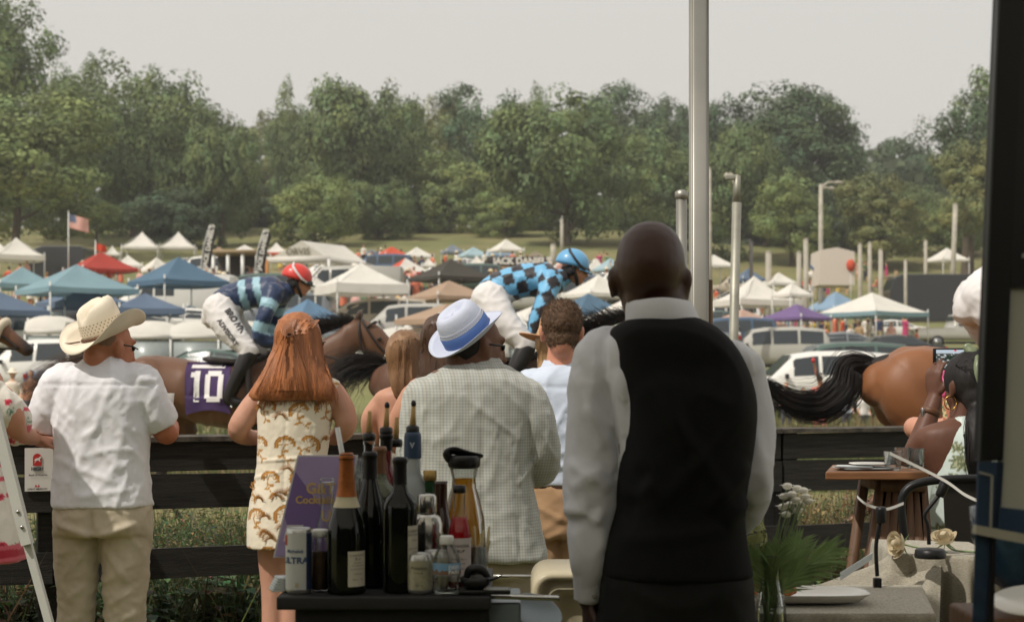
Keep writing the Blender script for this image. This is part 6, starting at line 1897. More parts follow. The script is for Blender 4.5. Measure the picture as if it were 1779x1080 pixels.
 g=MB();g.loft([ring(.088,.104,.0),ring(.105,.122,-.003,.25),ring(.128,.146,.0,.7),ring(.142,.16,.004,1.0),ring(.143,.161,.008,1.0),ring(.128,.146,.005,.7),ring(.105,.122,.002,.25),ring(.088,.104,.006)],caps=False)
 hat=t.add('hat',g,HM)
 g=MB();rr=[]
 for z,k,dn,pn in [(0,1,0,0),(.03,.985,0,0),(.06,.95,0,.02),(.085,.90,0,.05),(.105,.82,0,.08),(.116,.7,0,.1),(.119,.55,-.3,.1),(.112,.38,-.8,.1),(.103,.22,-.6,0),(.108,.10,-.2,0),(.110,.01,0,0)]:
  rr.append(ring(.086*k,.102*k,z,0,dn,pn))
 g.loft(rr,caps=True);t.add('hat_crown',g,HM,parent=hat)
 g=MB();g.loft([ring(.0895,.1055,.006),ring(.0885,.1045,.022),ring(.0864,.1028,.050),ring(.0850,.101,.050)],caps=False);t.add('hat_band',g,mat('blue_ribbon',c8(62,92,148),.6,bump=.3,bscale=200),parent=hat)
 g=MB()
 for z,k in ((.052,.972),(.066,.95)):
  for j in range(60):
   a=2*PI*j/60;a2=a+.06;f=lambda a_:H(.0875*k*math.cos(a_),.1035*k*math.sin(a_),z)
   g.tube([f(a),f(a2)],.0012,5)
 t.add('stitching',g,mat('stitch_white',c8(226,226,230),.7),parent=hat)
jacket_man()
# ---- F: man with short brown hair and pale blue shirt ---------------------------------
def blue_shirt_man():
 Y=6.4
 t=Thing('person','man with short brown hair in a pale blue shirt','person',(P(975,0,Y).x,Y,0))
 hc=P(976,574,Y);b=MB();M,q=headmesh(b,hc,.0,1.0)
 b.limb(pts(Y,(976,645),(976,615),(976,595)),[.072,.060,.056],n=16)
 b.stack(rowst([(650,930,1025,.09),(700,915,1045,.11),(830,920,1035,.11)],Y),n=18)
 AL=pts(Y,(920,672),(902,720,.0),(893,765,.06),(925,762,.24),(955,756,.34));AR=pts(Y,(1034,672),(1052,720),(1058,765,.06),(1030,762,.24),(1000,756,.34))
 rad=[.055,.05,.044,.036,.028];b.limb(AL,rad,n=14);b.limb(AR,rad,n=14)
 handmesh(b,AL[-1],(.8,.3,0),(0,-.3,1),1,.4);handmesh(b,AR[-1],(-.8,.3,0),(0,-.3,1),-1,.4)
 me=remesh(b,.0085,2,'body');paint(me,skinpaint(c8(200,140,116)));t.addmesh('body',me,SKM)
 g=MB();g.ell(q(0,-.016,.034),(.083,.103,.091),M,28,18);g.ell(q(0,-.055,-.03),(.066,.055,.06),M);g.ell(q(0,.03,.06),(.07,.07,.06),M)
 me=remesh(g,.0045,1,'hair');displace(me,lambda p,n:.0035*ridge(p,(60,60,40),3)+.0025*nz(p,150,5))
 ho=t.addmesh('hair',me,mat('short_brown_hair',c8(92,68,48),.6,var=.4,vscale=50,bump=.9,bscale=320,bdist=.004))
 g=MB();rg=random.Random(3);vv=me.vertices
 for _ in range(5200):
  v=vv[rg.randrange(len(vv))];nn=v.normal;p=v.co+t.loc
  if nn.y>.5:continue
  dd=(nn*.5+V((rg.gauss(0,.35),rg.gauss(0,.3),rg.gauss(-.25 if nn.z<.4 else .1,.3)))).normalized();L=rg.uniform(.006,.014)*(1.2 if nn.z>.3 else .7)
  g.tube([p-nn*.001,p+dd*L],[.0008,.0003],3,caps=False)
 t.add('hair_strands',g,MATS['short_brown_hair'],parent=ho)
 s=MB();s.stack(rowst([(636,946,1006,.07),(648,925,1028,.1),(666,908,1044,.12),(700,905,1050,.13),(760,908,1046,.135),(800,910,1040,.13),(842,912,1036,.13)],Y),n=36,p=2.5)
 for A in (AL,AR):s.limb([A[0].lerp(V((hc.x,Y,A[0].z)),.2),A[0],A[1],A[2],A[3],A[4]*.7+A[3]*.3],[(.06,.07),(.07,.078),(.062,.07),.058,.05,.042],n=20)
 me=remesh(s,.0085,3,'shirt');displace(me,foldfn(.006,(8,5,6),6.6));creases(me,[(P(905,672,Y),P(1050,672,Y),-.004),(P(930,700,Y),P(960,800,Y),.007),(P(990,690,Y),P(950,760,Y),.006),(P(920,820,Y),P(1000,800,Y),.008)],.010)
 sh=t.addmesh('shirt',me,cloth('pale_blue_shirt',(196,206,222),bscale=320))
 collar(t,MATS['pale_blue_shirt'],Y,[(650,936,1018,.095,0,.06),(634,941,1012,.075,.01,.06),(625,945,1007,.068,.012,.06)],parent=sh)
 s=MB();s.stack(rowst([(832,922,1028,.115),(870,915,1035,.135),(930,918,1035,.13)],Y),n=28);legs(s,Y,[(946,905,0,.092),(945,980,0,.085),(945,1080,0,.072),(945,1260,0,.06)],[(1005,905,0,.092),(1006,980,0,.085),(1006,1080,0,.072),(1006,1260,0,.06)])
 me=remesh(s,.010,3,'trousers');displace(me,foldfn(.007,(7,5,7),2.5));creases(me,[(P(920,870,Y),P(990,905,Y),.010),(P(930,940,Y),P(980,915,Y),.010)],.012);tr=t.addmesh('trousers',me,cloth('tan_trousers',(160,128,96)))
 g=MB();rr=rowst([(836,912,1037,.127),(845,912,1037,.127)],Y);rings=[[V((a[0]+a[3]*math.cos(2*PI*k/32),a[1]+a[4]*math.sin(2*PI*k/32),a[2]))for k in range(32)]for a in rr];g.loft(rings,caps=False);t.add('belt',g,mat('brown_belt',c8(70,48,34),.5),parent=tr)
 shoes(t,[P(945,0,Y).x,P(1006,0,Y).x],Y)
blue_shirt_man()
# ---- G: blond guest in a wide tan hat ---------------------------------------------------
tG=longhair_woman(6.95,'guest with long blond hair and a wide tan hat beyond the pale blue shirt',(967,604),[(580,955,980,.05),(590,940,994,.09),(615,936,998,.1),(645,934,1000,.08,-.02),(680,938,998,.05,-.04)],
 [(668,945,990,.05),(684,920,1016,.09),(720,920,1016,.1),(800,930,1010,.1),(900,920,1020,.12)],None,None,c8(206,154,126),(176,144,104),'blond',(214,206,190),690,seed=9)
Y=6.95;o_=P(968,588,Y);g=MB();T=Matrix.Rotation(R(-4),3,'X')@ Matrix.Rotation(R(3),3,'Y')
def hring(r,z,w=0):return [o_+T @ V((r*math.cos(2*PI*j/40),r*1.05*math.sin(2*PI*j/40),z+w*math.cos(4*PI*j/40)))for j in range(40)]
g.loft([hring(.085,0),hring(.125,-.004,.004),hring(.17,.0,.012),hring(.171,.005,.012),hring(.125,.001,.004),hring(.085,.005)],caps=False)
g.loft([hring(.086,0),hring(.084,.05),hring(.078,.09),hring(.06,.105),hring(.03,.095),hring(.002,.09)]);FH=mat('tan_felt',c8(196,152,112),.85,bump=.3,bscale=150)
hh=tG.add('hat',g,FH);g=MB();g.loft([hring(.0885,.004),hring(.088,.02),hring(.0865,.02)],caps=False);tG.add('hat_band',g,mat('brown_cord'),parent=hh)
# ---- H: the waiter ----------------------------------------------------------------------
def waiter():
 Y=3.42
 t=Thing('person','bald waiter in a black waistcoat and pale grey shirt seen from behind','person',(P(1180,0,Y).x,Y,0))
 hc=P(1129,482,Y)
 b=MB();M,q=headmesh(b,hc,.10,1.01,roll=0.03,wide=.99,nape=.6)
 b.ell(q(0,-.01,.045),(.074,.094,.078),M)
 b.limb(pts(Y,(1150,585),(1144,545,-.0),(1138,515,.0),(1132,495,.002),(1129,470,.004)),[(.085,.082),(.068,.066),(.066,.066),(.067,.069),(.066,.070)],n=24)
 b.stack(rowst([(590,1080,1240,.09),(650,1060,1290,.11),(960,1090,1280,.11)],Y),n=18)
 AL=pts(Y,(1050,625,.05),(1042,720,.05),(1032,850,.03),(1028,940,.03),(1024,1036,.05));AR=pts(Y,(1270,650,.05),(1289,740,.05),(1296,852,.07),(1272,900,.16),(1235,925,.24))
 rad=[.056,.052,.046,.038,.030];b.limb(AL,rad,n=16);b.limb(AR,rad,n=16)
 handmesh(b,AL[-1]+V((0,0,-.005)),(.03,.12,-1),(-1,-.15,.0),-1,.35,1.02);handmesh(b,AR[-1],(-.9,.3,.1),(0,-.3,1),-1,.7)
 me=remesh(b,.0062,12,'body',.6);displace(me,lambda p,n:.0006*nz(p,70,2)+.0012*ridge(p,(3,3,26),1)*max(0,1-abs(p.z-P(0,535,Y).z)*30))
 paint(me,skinpaint(c8(66,43,35)));t.addmesh('body',me,mat('dark_skin',(0,0,0),.42,attr=True,sub=.03,bump=.25,bscale=260,bdist=.0008,spec=.45))
 s=MB();s.stack(rowst([(552,1098,1206,.08),(570,1070,1232,.105),(600,1050,1262,.12),(650,1050,1290,.125),(720,1068,1298,.13),(860,1080,1286,.125),(975,1066,1290,.13)],Y),n=30,p=2.4)
 s.limb([P(1085,610,Y+.04),AL[0],AL[1],P(1036,800,Y+.045),AL[2],P(1030,905,Y+.03),P(1028,965,Y+.02),P(1024,1008,Y+.04),P(1024,1040,Y+.05)],[(.052,.06),(.066,.082),(.072,.082),(.068,.076),(.066,.074),(.058,.062),(.047,.052),(.034,.044),(.029,.040)],n=28,round_ends=False)
 s.limb([P(1262,630,Y),AR[0],AR[1],P(1292,815,Y+.02),AR[2]+V((0,0,0)),AR[3],AR[4]],[(.05,.06),(.062,.076),(.062,.072),(.056,.066),(.056,.058),(.050,.050),(.038,.038)],n=26)
 me=remesh(s,.0062,4,'shirt')
 def fold(p,n):
  k=1.0 if abs(p.x-P(1180,0,Y).x)>.12 else .25
  a=ridge(V((p.x+.35*p.z,p.y,p.z-.25*p.x)),(8,6,5.5),4.4)
  return k*(.0042*(a-.1)+.0022*ridge(p,(17,12,12),8)+.0006*nz(p,90,1))
 displace(me,fold);cr=lambda a,b,h:(P(*a,Y),P(*b,Y),h)
 creases(me,[cr((1000,640),(1050,780),.009),cr((1020,700),(1075,820),.010),cr((985,800),(1060,850),.010),cr((990,850),(1050,810),.008),cr((980,880),(1045,900),.012),cr((985,915),(1040,880),-.010),cr((1000,900),(1000,1000),.007),cr((1035,880),(1050,960),.008),cr((1040,620),(1020,730),.007),cr((1070,640),(1080,760),.008),cr((1310,740),(1330,860),.006),cr((1300,880),(1345,860),.007)],.014)
 sh=t.addmesh('shirt',me,cloth('grey_shirt',(206,207,214),bscale=420))
 collar(t,MATS['grey_shirt'],Y,[(574,1088,1226,.110,.0,.05),(552,1086,1214,.108,-.008,.05),(533,1086,1204,.100,-.008,.05),(524,1088,1199,.096,-.008,.05),(522,1092,1196,.092,-.006,.05)],.005,parent=sh)
 g=MB();c0=P(1024,1038,Y+.05);rings=[]
 for z,r in ((-.002,(.0345,.045)),(.03,(.036,.046)),(.062,(.0385,.048))):rings.append([c0+V((r[0]*math.cos(2*PI*k/30),r[1]*math.sin(2*PI*k/30)-z*.3,z))for k in range(30)])
 g.loft(rings+[[p+(c0-p)*.08 for p in rings[0]]],caps=False);cf=t.add('cuff',g,MATS['grey_shirt'],parent=sh)
 g=MB();bp=c0+V((.008,-.0465,.012));g.lathe([(.001,0),(.0055,0),(.0062,.0015),(.005,.0028),(.001,.002)],bp,14,axis=(0,-1,0));t.add('button',g,mat('smoke_button',c8(150,148,144),.3))
 s=MB();s.stack(rowst([(551,1106,1206,.098,.0),(559,1080,1226,.118),(574,1060,1250,.142),(602,1060,1276,.158),(645,1062,1299,.158),(700,1077,1312,.168),(770,1078,1308,.168),(840,1070,1297,.160),(890,1066,1292,.148),(940,1052,1296,.152),(998,1044,1307,.158)],Y),n=48,p=2.5)
 me=remesh(s,.0072,3,'waistcoat')
 def vf(p,n):
  a=ridge(V((p.x+.6*p.z,p.y,p.z-.6*p.x)),(4.5,4,4.5),2.2);c=ridge(V((p.x-.5*p.z,p.y,p.z)),(6,5,3.4),7.7)
  return (.006*(a-.1)+.003*c)*max(0,min(1,-n.y*1.6-.5))+.0003*nz(p,80,4)
 displace(me,vf)
 creases(me,[cr((1180,560),(1182,960),-.0035),cr((1110,660),(1250,860),.008),cr((1290,700),(1120,880),.008),cr((1110,800),(1080,900),-.010),cr((1210,880),(1290,800),.010),cr((1080,860),(1130,830),.010),cr((1140,640),(1180,780),.006),cr((1240,900),(1290,860),.012),cr((1060,930),(1290,905),.006)],.017)
 t.addmesh('waistcoat',me,mat('black_waistcoat',c8(17,17,18),.85,bump=.4,bscale=380,bdist=.001,sheen=.0,spec=.2,var=.08,vscale=6))
 s=MB();s.stack(rowst([(960,1052,1298,.14),(1010,1044,1306,.152),(1080,1040,1310,.15),(1130,1045,1308,.14)],Y),n=40,p=2.5)
 legs(s,Y,[(1110,1100,0,.10),(1110,1200,0,.095),(1112,1400,0,.08),(1112,1780,0,.065)],[(1240,1100,0,.10),(1240,1200,0,.095),(1240,1400,0,.08),(1240,1780,0,.065)])
 me=remesh(s,.011,2,'trousers');displace(me,foldfn(.004,(5,4,6),3.1));t.addmesh('trousers',me,mat('black_trousers',c8(12,12,13),.7,bump=.3,bscale=400,bdist=.001,spec=.3))
 shoes(t,[P(1112,0,Y).x,P(1240,0,Y).x],Y,'shoe',mat('black_shoe',c8(20,20,20),.25))
waiter()
# ---- I: woman filming with a phone --------------------------------------------------------
def phone_woman():
 Y=5.5
 t=Thing('person','woman with a black ponytail in a pale halter dress filming with her phone','person',(P(1670,0,Y).x,Y,0))
 hc=P(1684,668,Y);b=MB();M,q=headmesh(b,hc,-.45,.95)
 b.limb(pts(Y,(1668,760),(1676,720),(1682,690)),[.06,.05,.048],n=14)
 b.stack(rowst([(728,1648,1700,.05),(745,1598,1745,.08),(775,1592,1750,.092),(810,1605,1740,.092),(860,1625,1720,.1),(930,1615,1725,.12),(980,1612,1730,.13)],Y),n=24)
 AL=pts(Y,(1607,768),(1598,790,.02),(1600,800,.06),(1612,740,.14),(1624,690,.18));rad=[.052,.050,.046,(.037,.037),(.025,.029)]
 AL=pts(Y,(1612,765),(1596,785,.05),(1592,786,.12),(1610,735,.16),(1624,692,.18))
 b.limb(AL,rad,n=16);AR=pts(Y,(1738,770),(1750,790,.05),(1748,786,.13),(1725,735,.17),(1705,690,.18));b.limb(AR,rad,n=16)
 handmesh(b,AL[-1],(-.05,.05,1),(-.75,-.65,.0),1,.5,.94,curls=[.35,.3,.35,.5]);handmesh(b,AR[-1],(-.1,.05,1),(.75,-.65,0),-1,.5,.94)
 for dx in (-.06,.06):b.limb([(t.loc.x+dx,Y,.8),(t.loc.x+dx,Y,.5),(t.loc.x+dx,Y,.08)],[.065,.05,.03],n=12)
 me=remesh(b,.0066,2,'body');paint(me,skinpaint(c8(98,66,52),lambda p,n,c:c));t.addmesh('body',me,SKM)
 HM=mat('black_hair',c8(26,22,21),.58,var=.3,vscale=30,bump=.5,bscale=130,bdist=.003,stretch=(1,1,.1),spec=.5)
 h=MB();h.ell(q(0,-.014,.022),(.086,.108,.1),M);h.ell(q(0,-.06,-.04),(.07,.055,.07),M);h.limb(pts(Y,(1698,712,-.09),(1700,745,-.15),(1700,800,-.165),(1700,850,-.15)),[.03,.045,.042,.018],n=16)
 me=remesh(h,.0075,3,'hair');displace(me,lambda p,n:.003*ridge(p,(30,26,3),3));ho=t.addmesh('hair',me,HM)
 g=MB();rg=random.Random(4);hair_lock(g,pts(Y,(1698,706,-.1),(1700,745,-.16),(1699,800,-.18),(1700,862,-.16)),[.02,.04,.042,.02],260,rg,.0018,.6,.12);bv=BVHTree.FromPolygons([v.co for v in me.vertices],[tuple(p.vertices)for p in me.polygons])
 for _ in range(700):
  a0=rg.uniform(-1,1);seq=[];nape=q(0,-.098,-.035)
  for k in range(7):
   f=k/6;o1=q(a0*.12*(1-f),-.02-.06*f,.10-.13*f+.02*rg.random());d=(o1-q(0,-.01,.0));o2=q(0,-.01,0)+d*3-t.loc;hit=bv.ray_cast(o2,-d.normalized())[0]
   if hit:seq.append(hit+t.loc+d.normalized()*.002)
  if len(seq)>3:strand(g,seq,.0018)
 t.add('ponytail_strands',g,HM,parent=ho)
 g=MB();g.tube([q(.0,-.1,-.02)+V((.03*math.cos(a),0,.03*math.sin(a)))for a in [2*PI*k/16 for k in range(17)]],.008,8);t.add('hair_tie',g,HM)
 g=MB()
 for (a,bb,w)in [(V(P(1694,620,Y-.04)),P(1680,602,Y-.03),.020),(V(P(1700,622,Y-.08)),P(1706,662,Y-.12),.024),(P(1700,620,Y-.04),P(1728,608,Y),.024)]:
  g.limb([a,a.lerp(bb,.4),bb],[(.012,.014),(.016,w),(.008,w*.8)],n=16,up=(0,1,0))
 t.add('hair_bow',g,mat('sage_satin',c8(112,122,92),.35,bump=.5,bscale=20,bdist=.01))
 d=MB();d.stack(rowst([(722,1655,1690,.05),(735,1650,1698,.07),(755,1640,1722,.13),(790,1630,1734,.142),(830,1618,1736,.142),(880,1608,1732,.14),(930,1605,1735,.14),(990,1596,1745,.16),(1080,1580,1755,.19),(1180,1570,1765,.21)],Y),n=36)
 me=remesh(d,.0078,3,'dress');displace(me,foldfn(.006,(9,6,2.2),7.1))
 cs=[(1668,752,9),(1648,775,11),(1650,800,16),(1640,830,13),(1628,846,11),(1652,870,12),(1622,915,13),(1655,930,12),(1695,780,10),(1705,860,12),(1690,905,12),(1640,965,13)]
 def pd(p,n):
  px=889.5+p.x*F/Y;py=HORIZ-(p.z-CAMH)*F/Y
  for cx,cy,r in cs:
   dx,dy=px-cx,py-cy;rr=math.hypot(dx,dy);an=math.atan2(dy,dx)
   if rr<r*(.55+.45*abs(math.sin(an*4+cx))):return c8(98,106,74)if abs(math.sin(rr*1.3))>.35 else c8(160,164,132)
  return c8(190,202,196)
 paint(me,pd);t.addmesh('dress',me,mat('satin_print',(0,0,0),.42,attr=True,bump=.2,bscale=12,bdist=.006,spec=.5))
 g=MB();g.limb(pts(Y-.14,(1676,755),(1684,790),(1686,835)),[(.004,.006)]*3,n=8);t.add('ribbon',g,mat('dark_ribbon',c8(52,58,44),.5))
 g=MB();c=P(1616,716,Y+.165);ax=(AL[4]-AL[3]).normalized();g.lathe([(.033,-.011),(.036,-.009),(.036,.009),(.033,.011),(.033,-.011)],c,24,axis=ax,caps=False);t.add('watch_strap',g,mat('watch_leather',c8(96,62,40),.5))
 g=MB();g.box(c+V((-.03,-.014,0)),(.012,.022,.03),bev=.003);t.add('watch_case',g,CHROME)
 g=MB();e=q(-.088,.0,-.045);g.tube([e+V((.021*math.cos(a),.004,-.02+.024*math.sin(a)))for a in [2*PI*k/20 for k in range(21)]],.0022,6);t.add('earring',g,mat('gold',c8(196,156,84),.25,metal=.9))
 Yp=Y+.22;a,bb=P(1624,606,Yp),P(1692,641,Yp)
 ph=Thing('smartphone','smartphone held sideways, its screen showing the race crowd','phone',((a.x+bb.x)/2,Yp,bb.z))
 cx,cz=(a.x+bb.x)/2,(a.z+bb.z)/2;w,h_=.158,.080
 g=MB();g.box((cx,Yp,cz),(w,.009,h_),bev=.004);body=ph.add('case',g,mat('phone_black',c8(22,22,24),.3))
 g=MB();g.face([(cx-w/2+.011,Yp-.0056,cz-h_/2+.006),(cx+w/2-.011,Yp-.0056,cz-h_/2+.006),(cx+w/2-.011,Yp-.0056,cz+h_/2-.006),(cx-w/2+.011,Yp-.0056,cz+h_/2-.006)])
 nx,nzz=36,18;g=MB();cols=[]
 for j in range(nzz+1):
  for i in range(nx+1):
   u,v=i/nx,j/nzz;g.v.append(V((cx-w/2+.011+(w-.022)*u,Yp-.0056,cz+h_/2-.006-(h_-.012)*v)))
   k=noise.noise(V((u*14,v*9,2)))
   c=c8(168,182,196)if v<.22 else (c8(36,50,38)if v<.55 and math.hypot((u-.55)*1.3,(v-.5)*1.8)<.38 else (c8(180,190,196)if k>.2 else (c8(70,74,72)if k>-.2 else c8(40,44,44))))
   if math.hypot((u-.2)*2,v-.8)<.17:c=c8(196,204,210)
   if abs(u-.52)<.03 and v<.1:c=c8(200,40,50)
   cols.extend((*c,1))
 for j in range(nzz):
  for i in range(nx):k=j*(nx+1)+i;g.f.append((k,k+nx+1,k+nx+2,k+1));g.m.append(0)
 me=g.mesh('screen',ph.loc);me.color_attributes.new('Col','FLOAT_COLOR','POINT').data.foreach_set('color',cols)
 m=mat('phone_screen',(0,0,0),.15,attr=True);N=m.node_tree.nodes;b_=N['Principled BSDF'];m.node_tree.links.new([n for n in N if n.type == 'VERTEX_COLOR'][0].outputs[0],b_.inputs['Emission Color']);b_.inputs['Emission Strength'].default_value=.55
 ph.add('screen',me,m,parent=body)
phone_woman()
# ---- J: guest in a pink headpiece beyond the filming woman --------------------------------
def pink_guest():
 Y=6.3
 t=Thing('person','guest with a bright pink headpiece just beyond the filming woman','person',(P(1660,0,Y).x,Y,0))
 hc=P(1668,672,Y);b=MB();M,q=headmesh(b,hc,-.3,.95);b.limb(pts(Y,(1668,740),(1668,700)),[.06,.05],n=12)
 b.stack(rowst([(725,1640,1696,.06),(740,1615,1722,.09),(790,1620,1716,.1),(900,1610,1726,.12)],Y),n=20)
 A=pts(Y,(1622,748),(1598,745,.02),(1590,742,.1),(1620,742,.22),(1645,735,.3));b.limb(A,[.05,.048,.044,.036,.027],n=14);handmesh(b,A[-1],(1,.2,0),(0,0,1),1,.4,.9)
 me=remesh(b,.010,2,'body');paint(me,skinpaint(c8(192,140,116)));t.addmesh('body',me,SKM)
 g=MB();g.stack(rowst([(745,1618,1718,.1),(790,1618,1718,.11),(900,1608,1728,.13),(1080,1600,1740,.16)],Y),n=24);t.addmesh('dress',remesh(g,.012,2,'dress'),cloth('cream_dress',(214,204,190)))
 g=MB();g.limb(pts(Y,(1655,632,-.02),(1646,652,-.04),(1645,680,-.05)),[.035,.04,.025],n=14);g.ell(P(1650,640,Y-.02),(.05,.05,.035));g.limb(pts(Y,(1646,680,-.05),(1642,715,-.05)),[.012,.007],n=8)
 me=remesh(g,.008,1,'headpiece');displace(me,lambda p,n:.008*ridge(p,(24,24,24),2));t.addmesh('headpiece',me,mat('pink_silk',c8(216,90,140),.5))
 g=MB();g.ell(q(0,-.03,.03),(.085,.095,.09),M);t.add('hair',g,mat('hair_brown'))
 g=MB();g.limb(pts(Y-.12,(1650,702),(1648,730)),[(.03,.012),(.024,.01)],n=12,up=(1,0,0));me=remesh(g,.004,1,'scarf');paint(me,lambda p,n:c8(206,130,104)if nz(p,60,1)>0 else (c8(222,204,160)if nz(p,70,5)>0 else c8(110,130,90)));t.addmesh('scarf',me,cloth('floral_scarf',(0,0,0),attr=True))
pink_guest()
# ---- K: woman in the red flowered dress at the left edge ----------------------------------
def floral_woman():
 Y=5.9
 t=Thing('person','woman in a white dress with red flowers at the left edge','person',(P(-45,0,Y).x,Y,0))
 hc=P(-90,575,Y);b=MB();headmesh(b,hc,.2,.96);b.limb(pts(Y,(-75,650),(-88,610)),[.06,.05],n=12)
 b.stack(rowst([(640,-85,-30,.06),(660,-120,5,.09),(800,-110,0,.1)],Y),n=20)
 A=pts(Y,(2,690),(22,720),(30,745,.05),(50,758,.2),(62,762,.3));b.limb(A,[.05,.045,.042,.034,.025],n=14);handmesh(b,A[-1],(.8,.4,-.1),(0,-.2,1),1,.5,.9)
 for x in (-75,-35):b.limb([P(x,940,Y),P(x,1100,Y),P(x,1330,Y)],[.06,.05,.03],n=12)
 me=remesh(b,.010,2,'body');paint(me,skinpaint(c8(196,142,118)));t.addmesh('body',me,SKM)
 d=MB();d.stack(rowst([(650,-100,-18,.08),(672,-122,8,.11),(720,-115,-6,.12),(790,-105,-14,.11),(820,-110,2,.13),(880,-125,22,.17),(930,-135,36,.2),(972,-140,44,.21)],Y),n=40)
 d.limb(pts(Y,(-14,692),(4,704),(18,720,.03),(26,738,.06),(26,756,.1)),[(.06,.06),(.066,.066),(.068,.068),(.058,.055),(.036,.036)],n=24)
 me=remesh(d,.0075,3,'dress');displace(me,foldfn(.007,(9,6,3),4.9))
 zh=P(0,942,Y).z;zs=P(0,752,Y).z
 def pd(p,n):
  px=889.5+p.x*F/Y;py=HORIZ-(p.z-CAMH)*F/Y
  if py>940:return c8(206,96,110)if (py<950 or py>962)else c8(170,40,56)
  if px>22 and 738<py<775 and px<60:return c8(206,92,104)
  x,z=px/17.0,py/19.0
  for iy in range(int(z)-1,int(z)+2):
   for ix in range(int(math.floor(x))-1,int(math.floor(x))+2):
    r=random.Random(ix*37+iy*71)
    if r.random()<.36:continue
    cx,cz=ix+.5+r.uniform(-.25,.25),iy+.5+r.uniform(-.25,.25);dx,dz=(x-cx)*17,(z-cz)*19;rr=math.hypot(dx,dz);an=math.atan2(dz,dx)
    if r.random()<.62:
     if rr<6.4*(.75+.25*abs(math.cos(an*2.5))):return c8(150,30,50)if rr<1.8 else c8(208,62,84)
    elif rr<7 and abs(math.sin(an*3))>.55 and rr>1:return c8(120,150,130)
  return c8(226,220,208)
 paint(me,pd);t.addmesh('dress',me,cloth('floral_cotton',(0,0,0),attr=True,var=.03))
 g=MB();g.ell(hc+V((0,-.02,.02)),(.09,.11,.1));g.limb([hc+V((0,-.06,0)),hc+V((0,-.09,-.15)),hc+V((0,-.1,-.28))],[.08,.07,.03]);t.addmesh('hair',remesh(g,.01,2,'hair'),mat('hair_brown'))
floral_woman()
# --- the marquee the photo is taken from
ALU=mat('aluminium',c8(150,148,140),.42,metal=.75,var=.12,vscale=4,bump=.15,bscale=30,bdist=.002)
def pole_ribbed(px,w,Y,z0,z1,name,label,round_=False,cap=False):
 c=P(px,655,Y);t=Thing('tent_pole',label,'pole',(c.x,Y,z0))
 g=MB();r=w/2*Y/F
 if round_:
  g.lathe([(r,z0),(r,z1)],(c.x,Y,0),28)
 else:
  n=40;rings=[]
  for z in (z0,z1):
   ring=[]
   for k in range(n):
    a=2*PI*k/n;cc,ss=math.cos(a),math.sin(a);p=5
    rr=r*(1-.06*(1 if k % 10 in (4,5,6)else 0))
    ring.append(V((c.x+rr*math.copysign(abs(cc)**(2/p),cc),Y+rr*math.copysign(abs(ss)**(2/p),ss),z)))
   rings.append(ring)
  g.loft(rings)
 t.add('tube',g,ALU)
 if cap:g=MB();g.lathe([(r*1.02,z1-.02),(r*1.22,z1-.015),(r*1.22,z1+.012),(r*.6,z1+.02)],(c.x,Y,0),28);t.add('cap',g,ALU)
 g=MB();g.box((c.x,Y,z0+.012),(r*5,r*5,.012));t.add('base_plate',g,ALU)
 return t,c,r
Yp=4.5
t,c,r=pole_ribbed(1214,33,Yp,0,2.66,'pole','thick pale grey aluminium marquee pole right of the waiter\'s head')
g=MB();g.tube([(c.x+r*.86,Yp-r*.5,.1),(c.x+r*.9,Yp-r*.5,1.5),(c.x+r*.86,Yp-r*.5,2.6)],.004,6);t.add('cord',g,mat('brown_cord'))
g=MB();pz=P(0,565,Yp).z;g.tube([(c.x+r*.95,Yp,.3),(c.x+r*1.0,Yp,1.0),(c.x+r*.9,Yp,1.75)],[(.011,.02),(.010,.02),(.008,.015)],8);t.add('strap',g,mat('brown_strap',c8(96,76,56),.8))
pole_ribbed(1184,19,6.9,0,P(0,338,6.9).z,'pole','shorter round pole with a cap just left of the thick marquee pole',True,True)
# roof of the marquee over the camera, bar and waiter (out of the picture, above)
roof=Thing('marquee_roof','white marquee roof over the bar and the waiter','marquee',(0,0,2.6))
g=MB();n=10
x0,x1,y0,y1=-4.2,4.0,-3.0,3.2
for i in range(n+1):
 for j in range(n+1):
  u,v=i/n,j/n
  z=2.66+1.15*min(1,2*min(u,1-u))*1.0*min(1,2*min(v,1-v)*1.2)
  g.v.append(V((x0+(x1-x0)*u,y0+(y1-y0)*v,z)))
for i in range(n):
 for j in range(n):a=i*(n+1)+j;g.f.append((a,a+n+1,a+n+2,a+1));g.m.append(0)
roof.add('roof_cloth',g,mat('marquee_cloth',c8(214,212,204),.8,transl=.5),smooth=False)
for a,b in (((x0,4.5),(x1,4.5)),((x0,y1),(x1,y1)),((x0,y0),(x0,4.46)),((x1,y0),(x1,4.46)),((x0,y0),(x1,y0))):
 g=MB();g.beam((a[0],a[1],2.63),(b[0],b[1],2.63),.05,.06);roof.add('beam',g,ALU)
g=MB();g.face([(x0,y1+.004,2.66),(x1,y1+.004,2.66),(x1,y1+.01,2.62),(x0,y1+.01,2.62)]);roof.add('valance',g,MATS['marquee_cloth'])
for px_,py_ in ((x0+.05,4.4),(x1-.05,4.4),(x0+.05,y0+.05),(x1-.05,y0+.05)):
 g=MB();g.box((px_,py_,1.31),(.055,.055,2.62));roof.add('leg',g,ALU)
DKW=mat('added_dark_wall',c8(64,64,62),.9)  # unseen walls, added to darken bottle reflections and the waiter's back
g=MB();g.face([(x0,y0,0),(x1,y0,0),(x1,y0,2.6),(x0,y0,2.6)]);roof.add('added_rear_wall',g,DKW)
for xx,yy in ((x1,1.2),(x0,.6)):g=MB();g.face([(xx,y0,0),(xx,yy,0),(xx,yy,2.6),(xx,y0,2.6)]);roof.add('added_side_wall',g,DKW)
